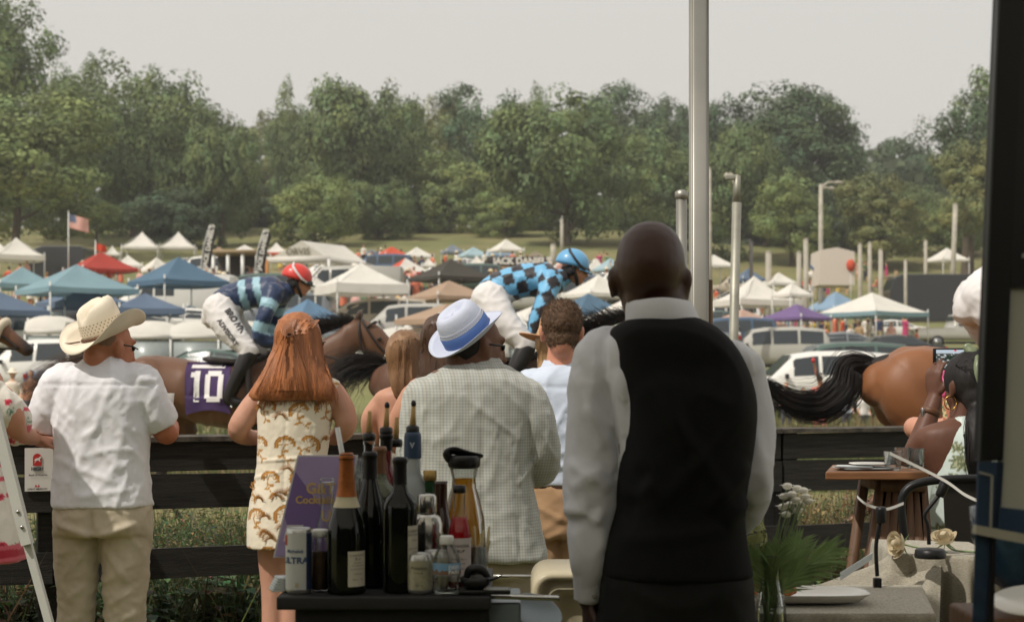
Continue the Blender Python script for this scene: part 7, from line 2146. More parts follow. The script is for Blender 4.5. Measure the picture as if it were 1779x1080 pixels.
# --- bar counter and everything on it
Yb=3.3;ZT=CAMH-(1036-HORIZ)*Yb/F          # height of the counter's front edge
bar=Thing('bar_counter','black clothed portable bar crowded with bottles','bar',(P(670,0,Yb+.25).x,Yb+.25,0))
BARB=mat('bar_black',c8(32,32,33),.6,bump=.2,bscale=40,var=.1,vscale=5)
xa,xb=P(480,0,Yb).x,P(852,0,Yb).x
g=MB();g.box(((xa+xb)/2,Yb+.25,ZT-.014),(xb-xa,.50,.028),bev=.004);bar.add('counter_top',g,BARB)
xc,xd=P(512,0,Yb+.02).x,P(848,0,Yb+.02).x
g=MB();rings=[]
for z,ex in ((ZT-.028,0),(ZT-.3,.006),(.02,.02)):
 ring=[]
 for k in range(80):
  f=k/80*4;s_=int(f);u=f-s_;w=.004*math.sin(k*1.9)*(1 if z<ZT-.1 else .2)
  if s_ == 0:p=(xc+(xd-xc)*u,Yb+.03-ex+w)
  elif s_ == 1:p=(xd+ex+w,Yb+.03+.44*u)
  elif s_ == 2:p=(xd-(xd-xc)*u,Yb+.47+ex+w)
  else:p=(xc-ex+w,Yb+.47-.44*u)
  ring.append(V((p[0],p[1],z)))
 rings.append(ring)
g.loft(rings,caps=False);bar.add('skirt',g,mat('bar_cloth',c8(28,28,29),.8,bump=.3,bscale=200))
DG=mat('dark_bottle_glass',c8(12,15,12),.09,spec=.45);CG=glassmat('clear_glass',(.97,.98,.97));PAP=mat('label_paper',c8(196,190,174),.7,var=.05,vscale=30);INK=mat('label_ink',c8(70,66,62),.7)
ALUCAN=mat('can_metal',c8(190,190,186),.3,metal=.8)
def bpos(px,dy):
 Y=Yb+.06+dy;return V((P(px,0,Y).x,Y,ZT))
def label_patch(t,c,r,z0,z1,a0,a1,m,name='label',parent=None,lines=None,bands=None):
 g=MB();n=14;lo,hi=[],[]
 for k in range(n+1):
  a=R(a0+(a1-a0)*k/n);d=V((math.sin(a),-math.cos(a),0))*(r+.0008);lo.append(c+d+V((0,0,z0)));hi.append(c+d+V((0,0,z1)))
 g.loft([lo,hi],caps=False,closed=False);o=t.add(name,g,m,parent=parent)
 if lines:
  g=MB()
  for txt,sz,f,bold in lines:
   vs,fs=textmesh(txt,sz,bold);ac=R((a0+a1)/2);zz=z0+(z1-z0)*f;out=[]
   for x,y,_ in vs:
    a=ac+x/r;out.append(c+V((math.sin(a),-math.cos(a),0))*(r+.0016)+V((0,0,zz+y)))
   g._add(out,fs)
  t.add('lettering',g,INK,parent=o,smooth=False)
 return o
def bottle(px,dy,H,r,prof,m,label,extra=None,name='wine_bottle',cat='bottle',group=None):
 c=bpos(px,dy);t=Thing(name,label,cat,c,group)
 g=MB();g.lathe([(r*a,H*b)for a,b in prof],c,32,caps=True);body=t.add('glass',g,m)
 if extra:extra(t,c,H,r,body)
 return t
BORD=[(.5,0),(.93,.004),(1,.02),(1,.62),(.97,.655),(.80,.70),(.52,.74),(.40,.775),(.37,.82),(.37,.96),(.42,.962),(.42,.99),(.36,1)]
BURG=[(.5,0),(.93,.004),(1,.02),(1,.45),(.93,.54),(.74,.64),(.52,.73),(.38,.81),(.36,.96),(.41,.962),(.41,.99),(.35,1)]
CHAM=[(.5,0),(.95,.004),(1,.02),(1,.42),(.93,.50),(.74,.585),(.55,.66),(.43,.74),(.37,.85),(.34,.95),(.40,.955),(.38,.99),(.3,1)]
def sleeve(t,c,prof,H,r,b0,b1,m,name,body,k=1.03):
 pr=[(interp([(b,a)for a,b in prof],z),z)for z in [b0+(b1-b0)*i/12 for i in range(13)]]
 g=MB();g.lathe([(.02*r,H*b1+.0012)]and [(a*r*k+.0006,H*z)for a,z in pr]+([(.01,H*b1+.001)]if b1 >= .99 else []),c,32,caps=False);return t.add(name,g,m,parent=body)
ORF=mat('orange_foil',c8(150,88,44),.38,metal=.7,bump=.6,bscale=160,bdist=.002);CREAM=mat('cream_paper',c8(196,186,160),.6);BLF=mat('black_foil',c8(20,20,22),.35,metal=.3)
def champ(t,c,H,r,body):
 sleeve(t,c,CHAM,H,r,.69,1.0,ORF,'foil',body,1.05);sleeve(t,c,CHAM,H,r,.615,.69,CREAM,'neck_label',body)
 label_patch(t,c,r,H*.06,H*.31,10,72,PAP,lines=[('CHAMPAGNE',.0062,.88,0),('Brut',.008,.78,0),('Appellation',.0045,.68,0),('mis en bouteille',.0045,.6,0),('product of France',.0045,.5,0),('750 ml   12%',.005,.2,0),('elabore par',.0045,.36,0)],parent=body)
bottle(602,.0,.300,.0418,CHAM,DG,'champagne bottle with orange foil neck and cream collar',champ)
def w2(t,c,H,r,body):sleeve(t,c,BORD,H,r,.80,1.0,BLF,'capsule',body)
bottle(643,.10,.298,.039,BURG,DG,'black capped dark wine bottle just right of the orange foiled one',w2)
def w3(t,c,H,r,body):
 sleeve(t,c,BORD,H,r,.80,1.0,BLF,'capsule',body)
 label_patch(t,c,r,H*.165,H*.50,30,88,PAP,lines=[('CABERNET',.0075,.88,0),('SAUVIGNON',.0065,.80,0),('Vineyards',.005,.68,0),('grown and bottled',.0045,.5,0),('by hand',.0045,.42,0),('13.5% alc',.0045,.2,0)],parent=body)
bottle(695,.015,.290,.0375,BORD,DG,'dark wine bottle with a pale label at its right side, before the vodka',w3)
def w4(t,c,H,r,body):label_patch(t,c,r,H*.15,H*.5,8,62,PAP,lines=[('DRY',.008,.8,0),('Gin',.01,.62,.0004)],parent=body);sleeve(t,c,BORD,H,r,.80,1.0,mat('brown_foil',c8(122,88,66),.4,metal=.4),'capsule',body)
bottle(660,.20,.305,.037,BORD,mat('pale_green_glass',c8(130,138,110),.06,trans=.6,spec=.8),'wine bottle with a brown capsule behind the black capped one',w4)
WOODT=mat('tan_wood',c8(176,144,92),.6);BLKP=mat('black_plastic',c8(24,24,25),.35)
def pourer(t,c,H,body,col,dark=True,L=.05):
 g=MB();g.lathe([(.014,H-.004),(.0155,H+.002),(.0155,H+.012),(.010,H+.016)],c,18);t.add('pourer_collar',g,BLKP,parent=body)
 g=MB();g.tube([c+V((0,0,H+.012)),c+V((.001,0,H+.012+L*.5)),c+V((.002,0,H+.012+L))],[.0075,.006,.0045],12);t.add('pourer',g,col,parent=body)
 if dark:g=MB();g.ell(c+V((.002,0,H+.016+L)),(.0062,.0062,.009),n=12,k=8);t.add('pourer_tip',g,BLKP,parent=body)
FROST=mat('frosted_glass',c8(190,200,204),.35,trans=.45,spec=.5);BLUL=mat('navy_label',c8(44,66,92),.45)
VOD=[(.5,0),(.95,.004),(1,.02),(1,.55),(.92,.62),(.6,.68),(.42,.72),(.40,.98),(.34,1)]
def vod(t,c,H,r,body):
 sleeve(t,c,VOD,H,r,.82,1.0,BLUL,'neck_wrap',body,1.12);pourer(t,c,H,body,WOODT)
 g=MB();addtext(g,'V',.016,c+V((0,-r*.42*1.2,H*.91)),(1,0,0),(0,0,1),.001);t.add('lettering',g,mat('label_silver',c8(170,180,190),.4),parent=body,smooth=False)
bottle(717,.28,.335,.043,VOD,FROST,'frosted vodka bottle with a navy neck wrap and pourer',vod,name='vodka_bottle')
def sp1(t,c,H,r,body):sleeve(t,c,BORD,H,r,.88,1.0,BLF,'capsule',body,1.1);pourer(t,c,H,body,WOODT,True,.05)
bottle(671,.33,.33,.034,BORD,mat('rose_glass',c8(120,40,44),.08,trans=.4,spec=.8),'dark red liqueur bottle with a black tipped pourer',sp1,name='liquor_bottle')
def sp2(t,c,H,r,body):pourer(t,c,H,body,WOODT,False,.055)
bottle(641,.36,.315,.034,BORD,CG,'clear spirit bottle with a plain tan pourer, furthest left of the pourers',sp2,name='liquor_bottle')
bottle(688,.38,.30,.033,BORD,CG,'clear spirit bottle with a low tan pourer between two tall ones',sp2,name='liquor_bottle')
# little clear stoppered bottle left of the champagne
def lil(t,c,H,r,body):
 g=MB();g.lathe([(.001,H),(.016,H+.001),(.018,H+.006),(.014,H+.012),(.001,H+.013)],c,18);t.add('stopper',g,CG,parent=body)
 g=MB();g.lathe([(r*.9,.006),(r*.9,H*.30),(.001,H*.30)],c,20);t.add('syrup',g,mat('amber_syrup',c8(190,140,60),.1,trans=.6),parent=body)
bottle(568,.17,.225,.027,[(.6,0),(.96,.006),(1,.03),(1,.45),(.85,.58),(.6,.68),(.52,.8),(.56,.96),(.6,1)],CG,'small clear syrup bottle with a glass stopper, left of the champagne',lil,name='syrup_bottle')
# glasses and straws behind
for px,dy,lab in ((617,.30,'clear plastic tumbler behind the champagne neck'),(628,.38,'clear plastic tumbler further back by the tan pourer')):
 c=bpos(px,dy);t=Thing('tumbler',lab,'glass',c,'plastic tumblers on the bar');g=MB();H=.27
 g.lathe([(.001,.0),(.028,0),(.031,.004),(.036,.10),(.038,.18),(.041,H),(.039,H),(.034,.1),(.029,.006),(.001,.006)],c,24);t.add('tumbler_wall',g,CG)
 g=MB();g.lathe([(.0415,H-.03),(.0425,H-.03),(.0425,H-.024),(.0415,H-.024),(.0415,H-.03)],c,24,caps=False);t.add('rim',g,CG)
c=bpos(598,.30);g=MB();g.tube([c+V((.01,0,.2)),P(586,742,c.y)],.0062,10)
single('drinking_straw',g,mat('white_plastic',c8(214,214,212),.4),c+V((.01,0,.2)),'white drinking straw leaning left above the champagne foil','straw')
# ultra can
c=bpos(519,.0);t=Thing('tall_can','tall white and navy beer can at the left end of the bar','can',c)
g=MB();g.lathe([(.024,0),(.0265,.004),(.0275,.012),(.0275,.128),(.026,.136),(.0245,.140),(.0235,.139),(.001,.1385)],c,36);body=t.add('can_body',g,ALUCAN)
label_patch(t,c,.0275,.010,.130,-95,42,mat('can_white',c8(196,198,196),.35),'wrap',body)
label_patch(t,c,.0275,.010,.130,42,110,mat('can_navy',c8(40,52,84),.35),'wrap',body);label_patch(t,c,.0275,.010,.130,110,265,mat('can_white'),'wrap',body)
g=MB()
def wraptext(g,txt,size,r,ac,zz,bold):
 vs,fs=textmesh(txt,size,bold);out=[]
 for x,y,_ in vs:a=R(ac)+x/r;out.append(c+V((math.sin(a),-math.cos(a),0))*(r+.0018)+V((0,0,zz+y)))
 g._add(out,fs)
wraptext(g,'ULTRA',.019,.0275,-12,.072,.0006);wraptext(g,'Michelob',.010,.0275,-10,.092,.0002);t.add('lettering',g,mat('can_blue_ink',c8(60,80,120),.5),parent=body,smooth=False)
g=MB();wraptext(g,'II',.014,.0275,0,.02,.0003);t.add('gold_mark',g,mat('gold_ink',c8(180,160,100),.5),parent=body,smooth=False)
label_patch(t,c,.0279,.104,.126,-80,-50,mat('can_red',c8(170,44,44),.4),'ribbon_mark',body)
# jar with white lid
c=bpos(556,.03);t=Thing('spice_jar','glass jar of brown garnish with a white lid','jar',c)
g=MB();g.lathe([(.01,0),(.0175,.002),(.019,.01),(.019,.105),(.016,.114),(.0155,.118)],c,24);body=t.add('glass',g,CG)
g=MB();g.lathe([(.001,.004),(.0172,.005),(.0172,.085),(.001,.087)],c,20);t.add('contents',g,mat('brown_spice',c8(74,54,38),.8,bump=1,bscale=200),parent=body)
g=MB();g.lathe([(.001,.1175),(.0165,.1175),(.0178,.119),(.0178,.131),(.015,.134),(.001,.134)],c,24);t.add('lid',g,mat('white_plastic'))
# steel shaker with ribs
STEEL=mat('steel',c8(180,178,172),.18,metal=.95)
c=bpos(742,.14);t=Thing('cocktail_shaker','ribbed shiny steel cocktail shaker','shaker',c)
g=MB();pr=[(.02,0),(.034,.002)]+[(.0365+(.0018 if k % 2 else -.0012),.012+k*.009)for k in range(13)]+[(.036,.135),(.030,.150),(.021,.160)]
g.lathe(pr,c,36);body=t.add('shaker_body',g,STEEL);g=MB();g.lathe([(.0215,.160),(.0225,.164),(.0215,.195),(.0185,.202),(.001,.203)],c,30);t.add('shaker_cap',g,STEEL)
# green gold-capped and amber bottles behind
def gcap(t,c,H,r,body):g=MB();g.lathe([(.012,H-.022),(.0155,H-.02),(.0155,H+.002),(.001,H+.003)],c,20);t.add('cap',g,mat('gold_cap',c8(170,140,80),.4,metal=.4),parent=body)
bottle(747,.26,.245,.033,BORD,mat('green_glass',c8(44,84,52),.08,trans=.35,spec=.8),'green bottle with a gold cap behind the steel shaker',gcap,name='tonic_bottle')
bottle(766,.22,.225,.026,[(.5,0),(.95,.005),(1,.03),(1,.5),(.9,.6),(.66,.7),(.56,.8),(.56,.97),(.6,1)],mat('amber_glass',c8(58,32,22),.08,trans=.2,spec=.8),'dark amber bitters bottle behind the red drink',None,name='bitters_bottle')
# carafe of juice
c=bpos(806,.30);Hc=.262;t=Thing('juice_carafe','clear carafe of cloudy orange juice with a black flip lid','carafe',c)
CP=[(.030,0),(.046,.003),(.049,.015),(.051,.08),(.048,.13),(.038,.175),(.029,.205),(.028,.225),(.033,.250),(.035,Hc)]
g=MB();g.lathe(CP+[(.0335,Hc),(.0315,.250),(.0265,.225),(.0275,.205),(.036,.175),(.046,.13),(.049,.08),(.047,.015),(.001,.006)],c,36);body=t.add('glass',g,CG)
g=MB();g.lathe([(.001,.0065)]+[(a-.0022,b)for a,b in CP[1:8]]+[(.026,.226),(.001,.226)],c,32);t.add('juice',g,mat('orange_juice',c8(250,206,92),.35,transl=.75),parent=body)
g=MB();g.lathe([(.033,Hc-.012),(.0375,Hc-.006),(.039,Hc+.012),(.036,Hc+.018),(.001,Hc+.018)],c,32);g.limb([c+V((-.036,-.005,Hc+.012)),c+V((-.040,-.005,Hc+.024)),c+V((-.022,0,Hc+.029)),c+V((.01,0,Hc+.02)),c+V((.038,0,Hc+.017))],[(.010,.016),(.009,.02),(.006,.022),(.006,.02),(.004,.012)],n=12,up=(0,0,1));t.add('lid',g,BLKP)
# red drink
def red(t,c,H,r,body):
 g=MB();g.lathe([(.001,.003),(r*.93,.004),(r*.93,H*.50),(r*.83,H*.60),(r*.62,H*.69),(.001,H*.69)],c,28);t.add('drink',g,mat('red_syrup',c8(220,30,40),.15,transl=.4,spec=.6),parent=body)
 g=MB();g.lathe([(.012,H-.016),(.0142,H-.015),(.0142,H+.001),(.001,H+.002)],c,20);t.add('cap',g,BLKP,parent=body)
 label_patch(t,c,r,H*.08,H*.50,-75,75,mat('pink_label',c8(206,196,194),.6),parent=body,lines=[('GRENADINE',.0085,.82,.0001),('SYRUP',.0085,.7,.0001),('all natural flavour',.005,.52,0),('pomegranate',.005,.42,0),('shake well',.005,.3,0)])
bottle(798,.07,.225,.0262,[(.6,0),(.95,.004),(1,.02),(1,.50),(.9,.58),(.68,.68),(.52,.76),(.48,.84),(.48,.97),(.5,1)],CG,'glass bottle of bright red syrup with a pale label and black cap',red,name='syrup_bottle')
# small cans
for px,dy,lab,H in ((729,-.005,'short silver and cream can in front of the shaker',.086),(757,.05,'second short silver can half hidden behind the water bottle',.086)):
 c=bpos(px,dy);t=Thing('short_can',lab,'can',c,'short cans on the bar')
 g=MB();g.lathe([(.022,0),(.0255,.003),(.0268,.01),(.0268,H-.012),(.024,H-.003),(.023,H),(.0215,H-.002),(.001,H-.003)],c,32);body=t.add('can_body',g,ALUCAN)
 label_patch(t,c,.0268,.010,H-.014,-100,100,mat('can_cream',c8(176,172,148),.4,metal=.3,var=.15,vscale=90),'wrap',body,lines=[('Prosecco',.009,.75,.0001),('ITALIA',.006,.58,0),('187 ml',.006,.15,0)])
# water bottle
c=bpos(776,-.03);t=Thing('water_bottle','small clear plastic water bottle with white cap and blue mountain label','bottle',c)
pr=[(.018,0),(.026,.003),(.0285,.01)]+[(.0285-(.0018 if k % 2 else 0),.014+.006*k)for k in range(5)]+[(.029,.046),(.029,.068),(.0275,.074),(.0265,.084),(.020,.098),(.013,.106),(.0125,.112)]
g=MB();g.lathe(pr,c,32);body=t.add('plastic_shell',g,CG)
g=MB();g.lathe([(.001,.108),(.0145,.108),(.0150,.110),(.0150,.124),(.013,.126),(.001,.126)],c,26);t.add('cap',g,mat('white_plastic'))
label_patch(t,c,.029,.044,.070,-110,110,mat('water_blue',c8(120,160,196),.4),'label',body);
g=MB();lo=[];hi=[]
for k in range(25):
 a=R(-100+200*k/24);d=V((math.sin(a),-math.cos(a),0))*.0302;lo.append(c+d+V((0,0,.045)));hi.append(c+d+V((0,0,.051+.005*abs(math.sin(k*.7))+.002*math.sin(k*2.1))))
g.loft([lo,hi],caps=False,closed=False);t.add('mountain_mark',g,mat('water_mountain',c8(120,96,80),.5),parent=body)
g=MB();wraptext(g,'DEER',.011,.0295,35,.061,.0003);wraptext(g,'PARK',.011,.0295,35,.051,.0003);t.add('lettering',g,mat('label_white',c8(222,224,226),.4),parent=body,smooth=False)
# straws holder, strainer, tray
c=bpos(829,.10);t=Thing('straw_jar','small jar stuffed with paper wrapped picks and straws','jar',c)
g=MB();g.lathe([(.001,0),(.022,.001),(.024,.09),(.022,.09),(.020,.004),(.001,.004)],c,22);t.add('glass',g,CG)
rg=random.Random(2)
for k in range(12):
 g=MB();a=rg.uniform(0,6.28);g.tube([c+V((.01*math.cos(a),.01*math.sin(a),.01)),c+V((.028*math.cos(a),.02*math.sin(a),.10+rg.uniform(0,.035)))],.003,6);t.add('pick',g,mat('paper_pick',c8(190,176,140),.7))
c=bpos(826,-.01);t=Thing('bar_strainer','black bar strainer and scoop lying at the right end of the bar','strainer',c)
g=MB();g.lathe([(.001,.012),(.02,.012),(.031,.020),(.034,.034),(.030,.036),(.001,.03)],c,26);g.limb([c+V((-.02,0,.03)),c+V((-.012,0,.05)),c+V((.012,.0,.052)),c+V((.03,0,.03))],[.006,.01,.01,.006],n=10);t.add('strainer_bowl',g,BLKP)
g=MB();g.limb([c+V((.025,0,.028)),c+V((.045,-.005,.034)),c+V((.058,-.008,.042))],[(.004,.008),(.003,.006),(.001,.002)],n=8);t.add('handle',g,BLKP)
g=MB();g.box(c+V((.02,0,.006)),(.11,.06,.010),bev=.003);t.add('rubber_mat',g,BLKP)
g=MB()
for k in range(12):g.box(c+V((.02+k*.0045,-.03,.013)),(.002,.012,.004))
t.add('spring',g,STEEL)
# white napkins at the left end
c=bpos(492,.04);t=Thing('napkin_stack','small stack of white paper napkins at the left end of the bar','napkins',c)
g=MB();M=rotz(.3)
for k in range(6):g.box(c+V((.0,0,.003+.005*k)),(.055-k*.005,.055,.004),M)
t.add('napkin',g,mat('paper_white',c8(200,206,208),.8))
# purple menu card, leaning
t=Thing('menu_card','purple menu card with gold lettering and white border leaning behind the bottles','menu',P(520,1000,Yb+.30))
Ym=Yb+.32
A,B_,C_,D=P(517,790,Ym),P(622,790,Ym),P(590,968,Ym-.03),P(474,968,Ym-.03)
def q4(u,v,d=0):
 p=A.lerp(B_,u).lerp(D.lerp(C_,u),v);p.y -= d;return p
g=MB();g.loft([[q4(0,0),q4(1,0),q4(1,1),q4(0,1)],[q4(0,0,-.004),q4(1,0,-.004),q4(1,1,-.004),q4(0,1,-.004)]]);bd=t.add('board',g,mat('card_white',c8(196,192,198),.5),smooth=False)
g=MB();g.face([q4(.03,.015,.002),q4(.97,.015,.002),q4(.97,.985,.002),q4(.03,.985,.002)]);t.add('print',g,mat('menu_purple',c8(156,140,182),.5,var=.06,vscale=20),parent=bd)
g=MB();g.face([q4(.03,.16,.003),q4(.55,.50,.003),q4(.97,.98,.003),q4(.35,.98,.003),q4(.03,.6,.003)]);t.add('dark_panel',g,mat('menu_dark',c8(112,90,146),.5),parent=bd)
g=MB();u=(B_-A).normalized();v=(A-D).normalized();GOLD=mat('menu_gold',c8(204,170,112),.5)
for txt,sz,uu,vv,bo in (('G&T',.034,.5,.33,.001),('Cocktails',.024,.45,.44,.0008),('U',.034,.68,.60,.001),('Derby',.014,.6,.74,.0004)):
 addtext(g,txt,sz,q4(uu,vv,.005),u,V((0,0,1)),bo)
t.add('lettering',g,GOLD,parent=bd,smooth=False)
g=MB();g.face([q4(.10,.68,.006),q4(.36,.68,.006),q4(.36,.84,.006),q4(.10,.84,.006)]);t.add('white_tag',g,mat('card_white'),parent=bd)
# --- steel tray, bucket and plastic crate right of the bar
t=Thing('ice_bin','pale blue grey metal bin with a bright folded edge beside the bar','bin',P(880,1075,3.4))
g=MB();a,b=P(846,1046,3.4),P(905,1046,3.4);g.box(((a.x+b.x)/2,3.52,a.z-.2),(b.x-a.x,.24,.4),bev=.006);t.add('bin_body',g,mat('blue_grey_metal',c8(132,142,146),.4,metal=.4,var=.08))
g=MB();a,b=P(835,1036,3.38),P(972,1041,3.38);g.box(((a.x+b.x)/2,3.40,(a.z+b.z)/2),(b.x-a.x,.03,.009),Matrix.Rotation(.03,3,'Y'),bev=.002);t.add('tray_edge',g,STEEL)
g=MB();g.lathe([(.001,0),(.05,.001),(.06,.012),(.057,.012),(.048,.004),(.001,.004)],P(930,1068,3.5),24,axis=(.3,-.5,.8));t.add('scoop',g,mat('blue_grey_metal'))
def rrect(cx,cz,w,h,r,n=6):
 out=[]
 for (sx,sz,a0)in ((1,1,0),(-1,1,90),(-1,-1,180),(1,-1,270)):
  for k in range(n+1):
   a=R(a0+90*k/n);out.append((cx+sx*(w/2-r)+r*math.cos(a),cz+sz*(h/2-r)+r*math.sin(a)))
 return out
t=Thing('plastic_crate','beige plastic crate standing on edge between the bar and the waiter','crate',P(985,1180,4.2))
Yc=4.2;a,b=P(924,993,Yc),P(1060,1200,Yc);cx,cz,w,h=(a.x+b.x)/2,(a.z+b.z)/2,b.x-a.x,a.z-b.z
CRM=mat('beige_plastic',c8(176,166,140),.4,var=.04)
ring=lambda k,y,r:[V((x,y,z))for x,z in rrect(cx,cz,w-k,h-k,r)]
g=MB();g.loft([ring(0,Yc+.3,.05),ring(0,Yc,.05),ring(.012,Yc-.012,.045),ring(.035,Yc-.012,.04),ring(.045,Yc,.035),ring(.05,Yc+.012,.035),ring(.075,Yc+.012,.03),ring(.09,Yc-.002,.03),ring(.12,Yc+.02,.025),ring(.14,Yc+.035,.02)],caps=True);t.add('crate_shell',g,CRM)
# stool or rail white horizontal rim behind
g=MB();g.tube([P(838,1000,4.6),P(925,1001,4.6)],.006,10);single('steel_rail',g,STEEL,P(838,1000,4.6),'thin bright steel rail in front of the checked jacket hem','rail')
# --- linen covered table at the right with vase, plate, roses, card holders
ZL=CAMH-(966-HORIZ)*4.15/F       # height of the raised end of the table
LIN=mat('grey_linen',c8(178,170,150),.85,var=.25,vscale=60,bump=.6,bscale=30,bdist=.003,stretch=(2.5,2.5,26),sheen=.2,col2=c8(116,112,102))
def linen(name,loc,corners,zt,drop,label,seedv,gather=.03):
 """cloth over a table top (corners, counter-clockwise) with hanging folds"""
 t=Thing('tablecloth',label,'tablecloth',loc)
 c=V((sum(p[0]for p in corners)/4,sum(p[1]for p in corners)/4,0));per=[];n=36
 for k in range(4):
  a,b=V((*corners[k],0)),V((*corners[(k+1)% 4],0))
  for i in range(n):per.append((a.lerp(b,i/n),k,i/n))
 rings=[]
 for f in (0,.25,.5,.75,.96):rings.append([V((c.x+(p.x-c.x)*f,c.y+(p.y-c.y)*f,zt+.002*nz(p*f,9,seedv)))for p,_,_ in per])
 for d in (0,.012,.05,.12,.22,.34,.5,.7):
  if d>drop:break
  ring=[]
  for p,k,u in per:
   o=(p-c).normalized();corner=min(u,1-u)
   wob=math.sin(u*20+k*2+seedv)*.5+math.sin(u*43+seedv*3)*.25
   fl=gather*(d/.2)** .8*wob+.10*d*max(0,1-corner*6)+.004
   if d == 0:fl=0.0
   ring.append(V((p.x,p.y,0))+o*fl+V((0,0,zt-d-.03*d*math.sin(u*11+k))))
  rings.append(ring)
 g=MB();g.loft(rings[1:],caps=False);g.face(rings[1])
 me=g.mesh('cloth',t.loc);t.add('cloth',me,LIN);return t
# the raised plinth end, its cloth pulled into peaks
x0,x1=P(1548,0,4.25).x,P(1688,0,4.25).x
linen('x',(x0,4.25,0),[(x0,4.22),(x1+.05,4.14),(x1+.07,4.52),(x0+.03,4.60)],ZL,.8,'grey linen cloth pulled over the raised end of the side table',1.3,.045)
tb=Thing('side_table','side table hidden under grey linen cloths','table',((x0+x1)/2,4.3,0))
g=MB();g.box(((x0+x1)/2+.02,4.37,ZL/2-.01),(x1-x0-.02,.26,ZL-.03));tb.add('plinth',g,mat('plain_wood',c8(120,96,70),.7))
ZP=CAMH-(1052-HORIZ)*3.72/F
xa,xb=P(1296,0,3.7).x,P(1560,0,3.7).x
linen('y',(xa,3.7,0),[(xa,3.60),(xb+.06,3.60),(xb+.16,4.10),(xa,4.10)],ZP,.5,'grey linen cloth on the low front of the side table, under the white plate',2.7,.04)
g=MB();g.box(((xa+xb)/2+.04,3.86,ZP-.03),(xb-xa,.44,.04));tb.add('tabletop',g,mat('plain_wood'))
for x in (xa+.04,xb):
 for y in (3.68,4.04):g=MB();g.box((x,y,(ZP-.05)/2),(.045,.045,ZP-.05));tb.add('leg',g,mat('plain_wood'))
# sloping fold from the plinth down to the low table
g=MB();rings=[]
for i in range(17):
 u=i/16;a=P(1560,862,4.22).lerp(P(1702,862,4.15),0);
 row=[]
 top=P(1548,868,4.20);
 for k in range(21):
  v=k/20
  p0=V((x0+.02+.10*v,4.19+.12*(1-v),ZL-.004-.02*v));p1=V((xb-.24+.30*v,3.62+.34*(1-v),ZP+.006-.22*v))
  p=p0.lerp(p1,u);p.z += .030*math.sin(PI*u)*math.sin(v*9+u*2)-.05*math.sin(PI*u)+.010*math.sin(v*23+u*5)*math.sin(PI*u);p.y +=-.02*math.sin(v*7+1)*u
  row.append(p)
 rings.append(row)
g.loft(rings,caps=False,closed=False);single('tablecloth',g,LIN,(xb,3.9,ZP),'crumpled grey linen sloping down in folds beside the white plate','tablecloth')
# plate
c=P(1402,1028,3.78);c.z=ZP+.006;t=Thing('serving_plate','long white serving plate with one small crumb','plate',c)
g=MB();rings=[]
for (w_,d_,z_)in ((.10,.06,0),(.125,.075,.004),(.148,.088,.020),(.150,.090,.022),(.144,.086,.020),(.12,.072,.008),(.02,.01,.007)):
 rings.append([c+V((w_*math.copysign(abs(math.cos(a))** .6,math.cos(a)),d_*math.copysign(abs(math.sin(a))** .6,math.sin(a)),z_))for a in [2*PI*k/48 for k in range(48)]])
g.loft(rings);t.add('dish',g,mat('white_ceramic',c8(226,223,216),.2))
PAS=mat('golden_pastry',c8(190,128,72),.65,var=.35,vscale=60,bump=1.0,bscale=140,bdist=.005,col2=c8(140,84,44))
for px,lab,tp in ((1368,'round golden pastry with a blueberry on the white plate',True),(1318,'golden pastry partly hidden by the vase',False)):
 q_=P(px,1024,3.78);q_.z=ZP+.018;t=Thing('pastry',lab,'pastry',q_)
 g=MB();g.ell(q_+V((0,0,.012)),(.0235,.0235,.014));g.ell(q_+V((0,0,.024)),(.021,.021,.013));me=remesh(g,.0022,1,'crust');displace(me,lambda p,n:.0022*nz(p,160,2));t.addmesh('crust',me,PAS)
 if tp:g=MB();g.ell(q_+V((-.004,-.012,.036)),(.0065,.0065,.006));t.add('berry',g,mat('berry',c8(60,50,64),.4))
 else:g=MB();g.face([q_+V((-.02,-.01,.042)),q_+V((.0,-.012,.036)),q_+V((.012,-.004,.046)),q_+V((-.004,.0,.05))]);t.add('flake',g,PAS)
q_=P(1424,1029,3.74);q_.z=ZP+.016;g=MB();g.ell(q_,(.008,.005,.003),n=9,k=6);single('crumb',g,PAS,q_,'small pastry crumb near the right end of the white plate','crumb')
# card by the plate
g=MB();a=P(1460,1008,3.95);g.loft([[a,a+V((.10,.08,.045)),a+V((.10,.08,.062)),a+V((0,0,.02))],[a+V((0,.004,0)),a+V((.10,.084,.045)),a+V((.10,.084,.062)),a+V((0,.004,.02))]]);single('napkin',g,mat('paper_white'),a,'folded white paper napkin tucked against the linen behind the plate','napkin',smooth=False)
# vase
c=P(1339,1078,3.55);c.z=CAMH-(1110-HORIZ)*3.55/F;Hv=(1110-962)*3.55/F
VP=[(.022,0),(.034,.004),(.037,.03),(.035,.07),(.028,.11),(.0225,.14),(.024,.165),(.031,.188),(.034,Hv)]
t=Thing('glass_vase','clear glass carafe vase half filled with water','vase',c)
g=MB();g.lathe(VP+[(a-.0022,b)for a,b in VP[::-1]][:-1]+[(.001,.006)],c,36);vb=t.add('glass',g,CG)
g=MB();g.lathe([(.001,.0065)]+[(a-.0024,b)for a,b in VP[1:4]]+[(.032,.078),(.001,.078)],c,30);t.add('water',g,glassmat('water_in_glass',(.93,.96,.94),.0,1.33),parent=vb)
g=MB();g.box((c.x,3.58,c.z-.02),(.5,.3,.03));
STEM=mat('green_stem',c8(120,142,92),.5);PALM=mat('palm_green',c8(132,156,102),.45,var=.25,vscale=20,transl=.2)
bq=Thing('bouquet','bouquet of palm fronds and small white daisies in the glass vase','bouquet',c)
rg=random.Random(14)
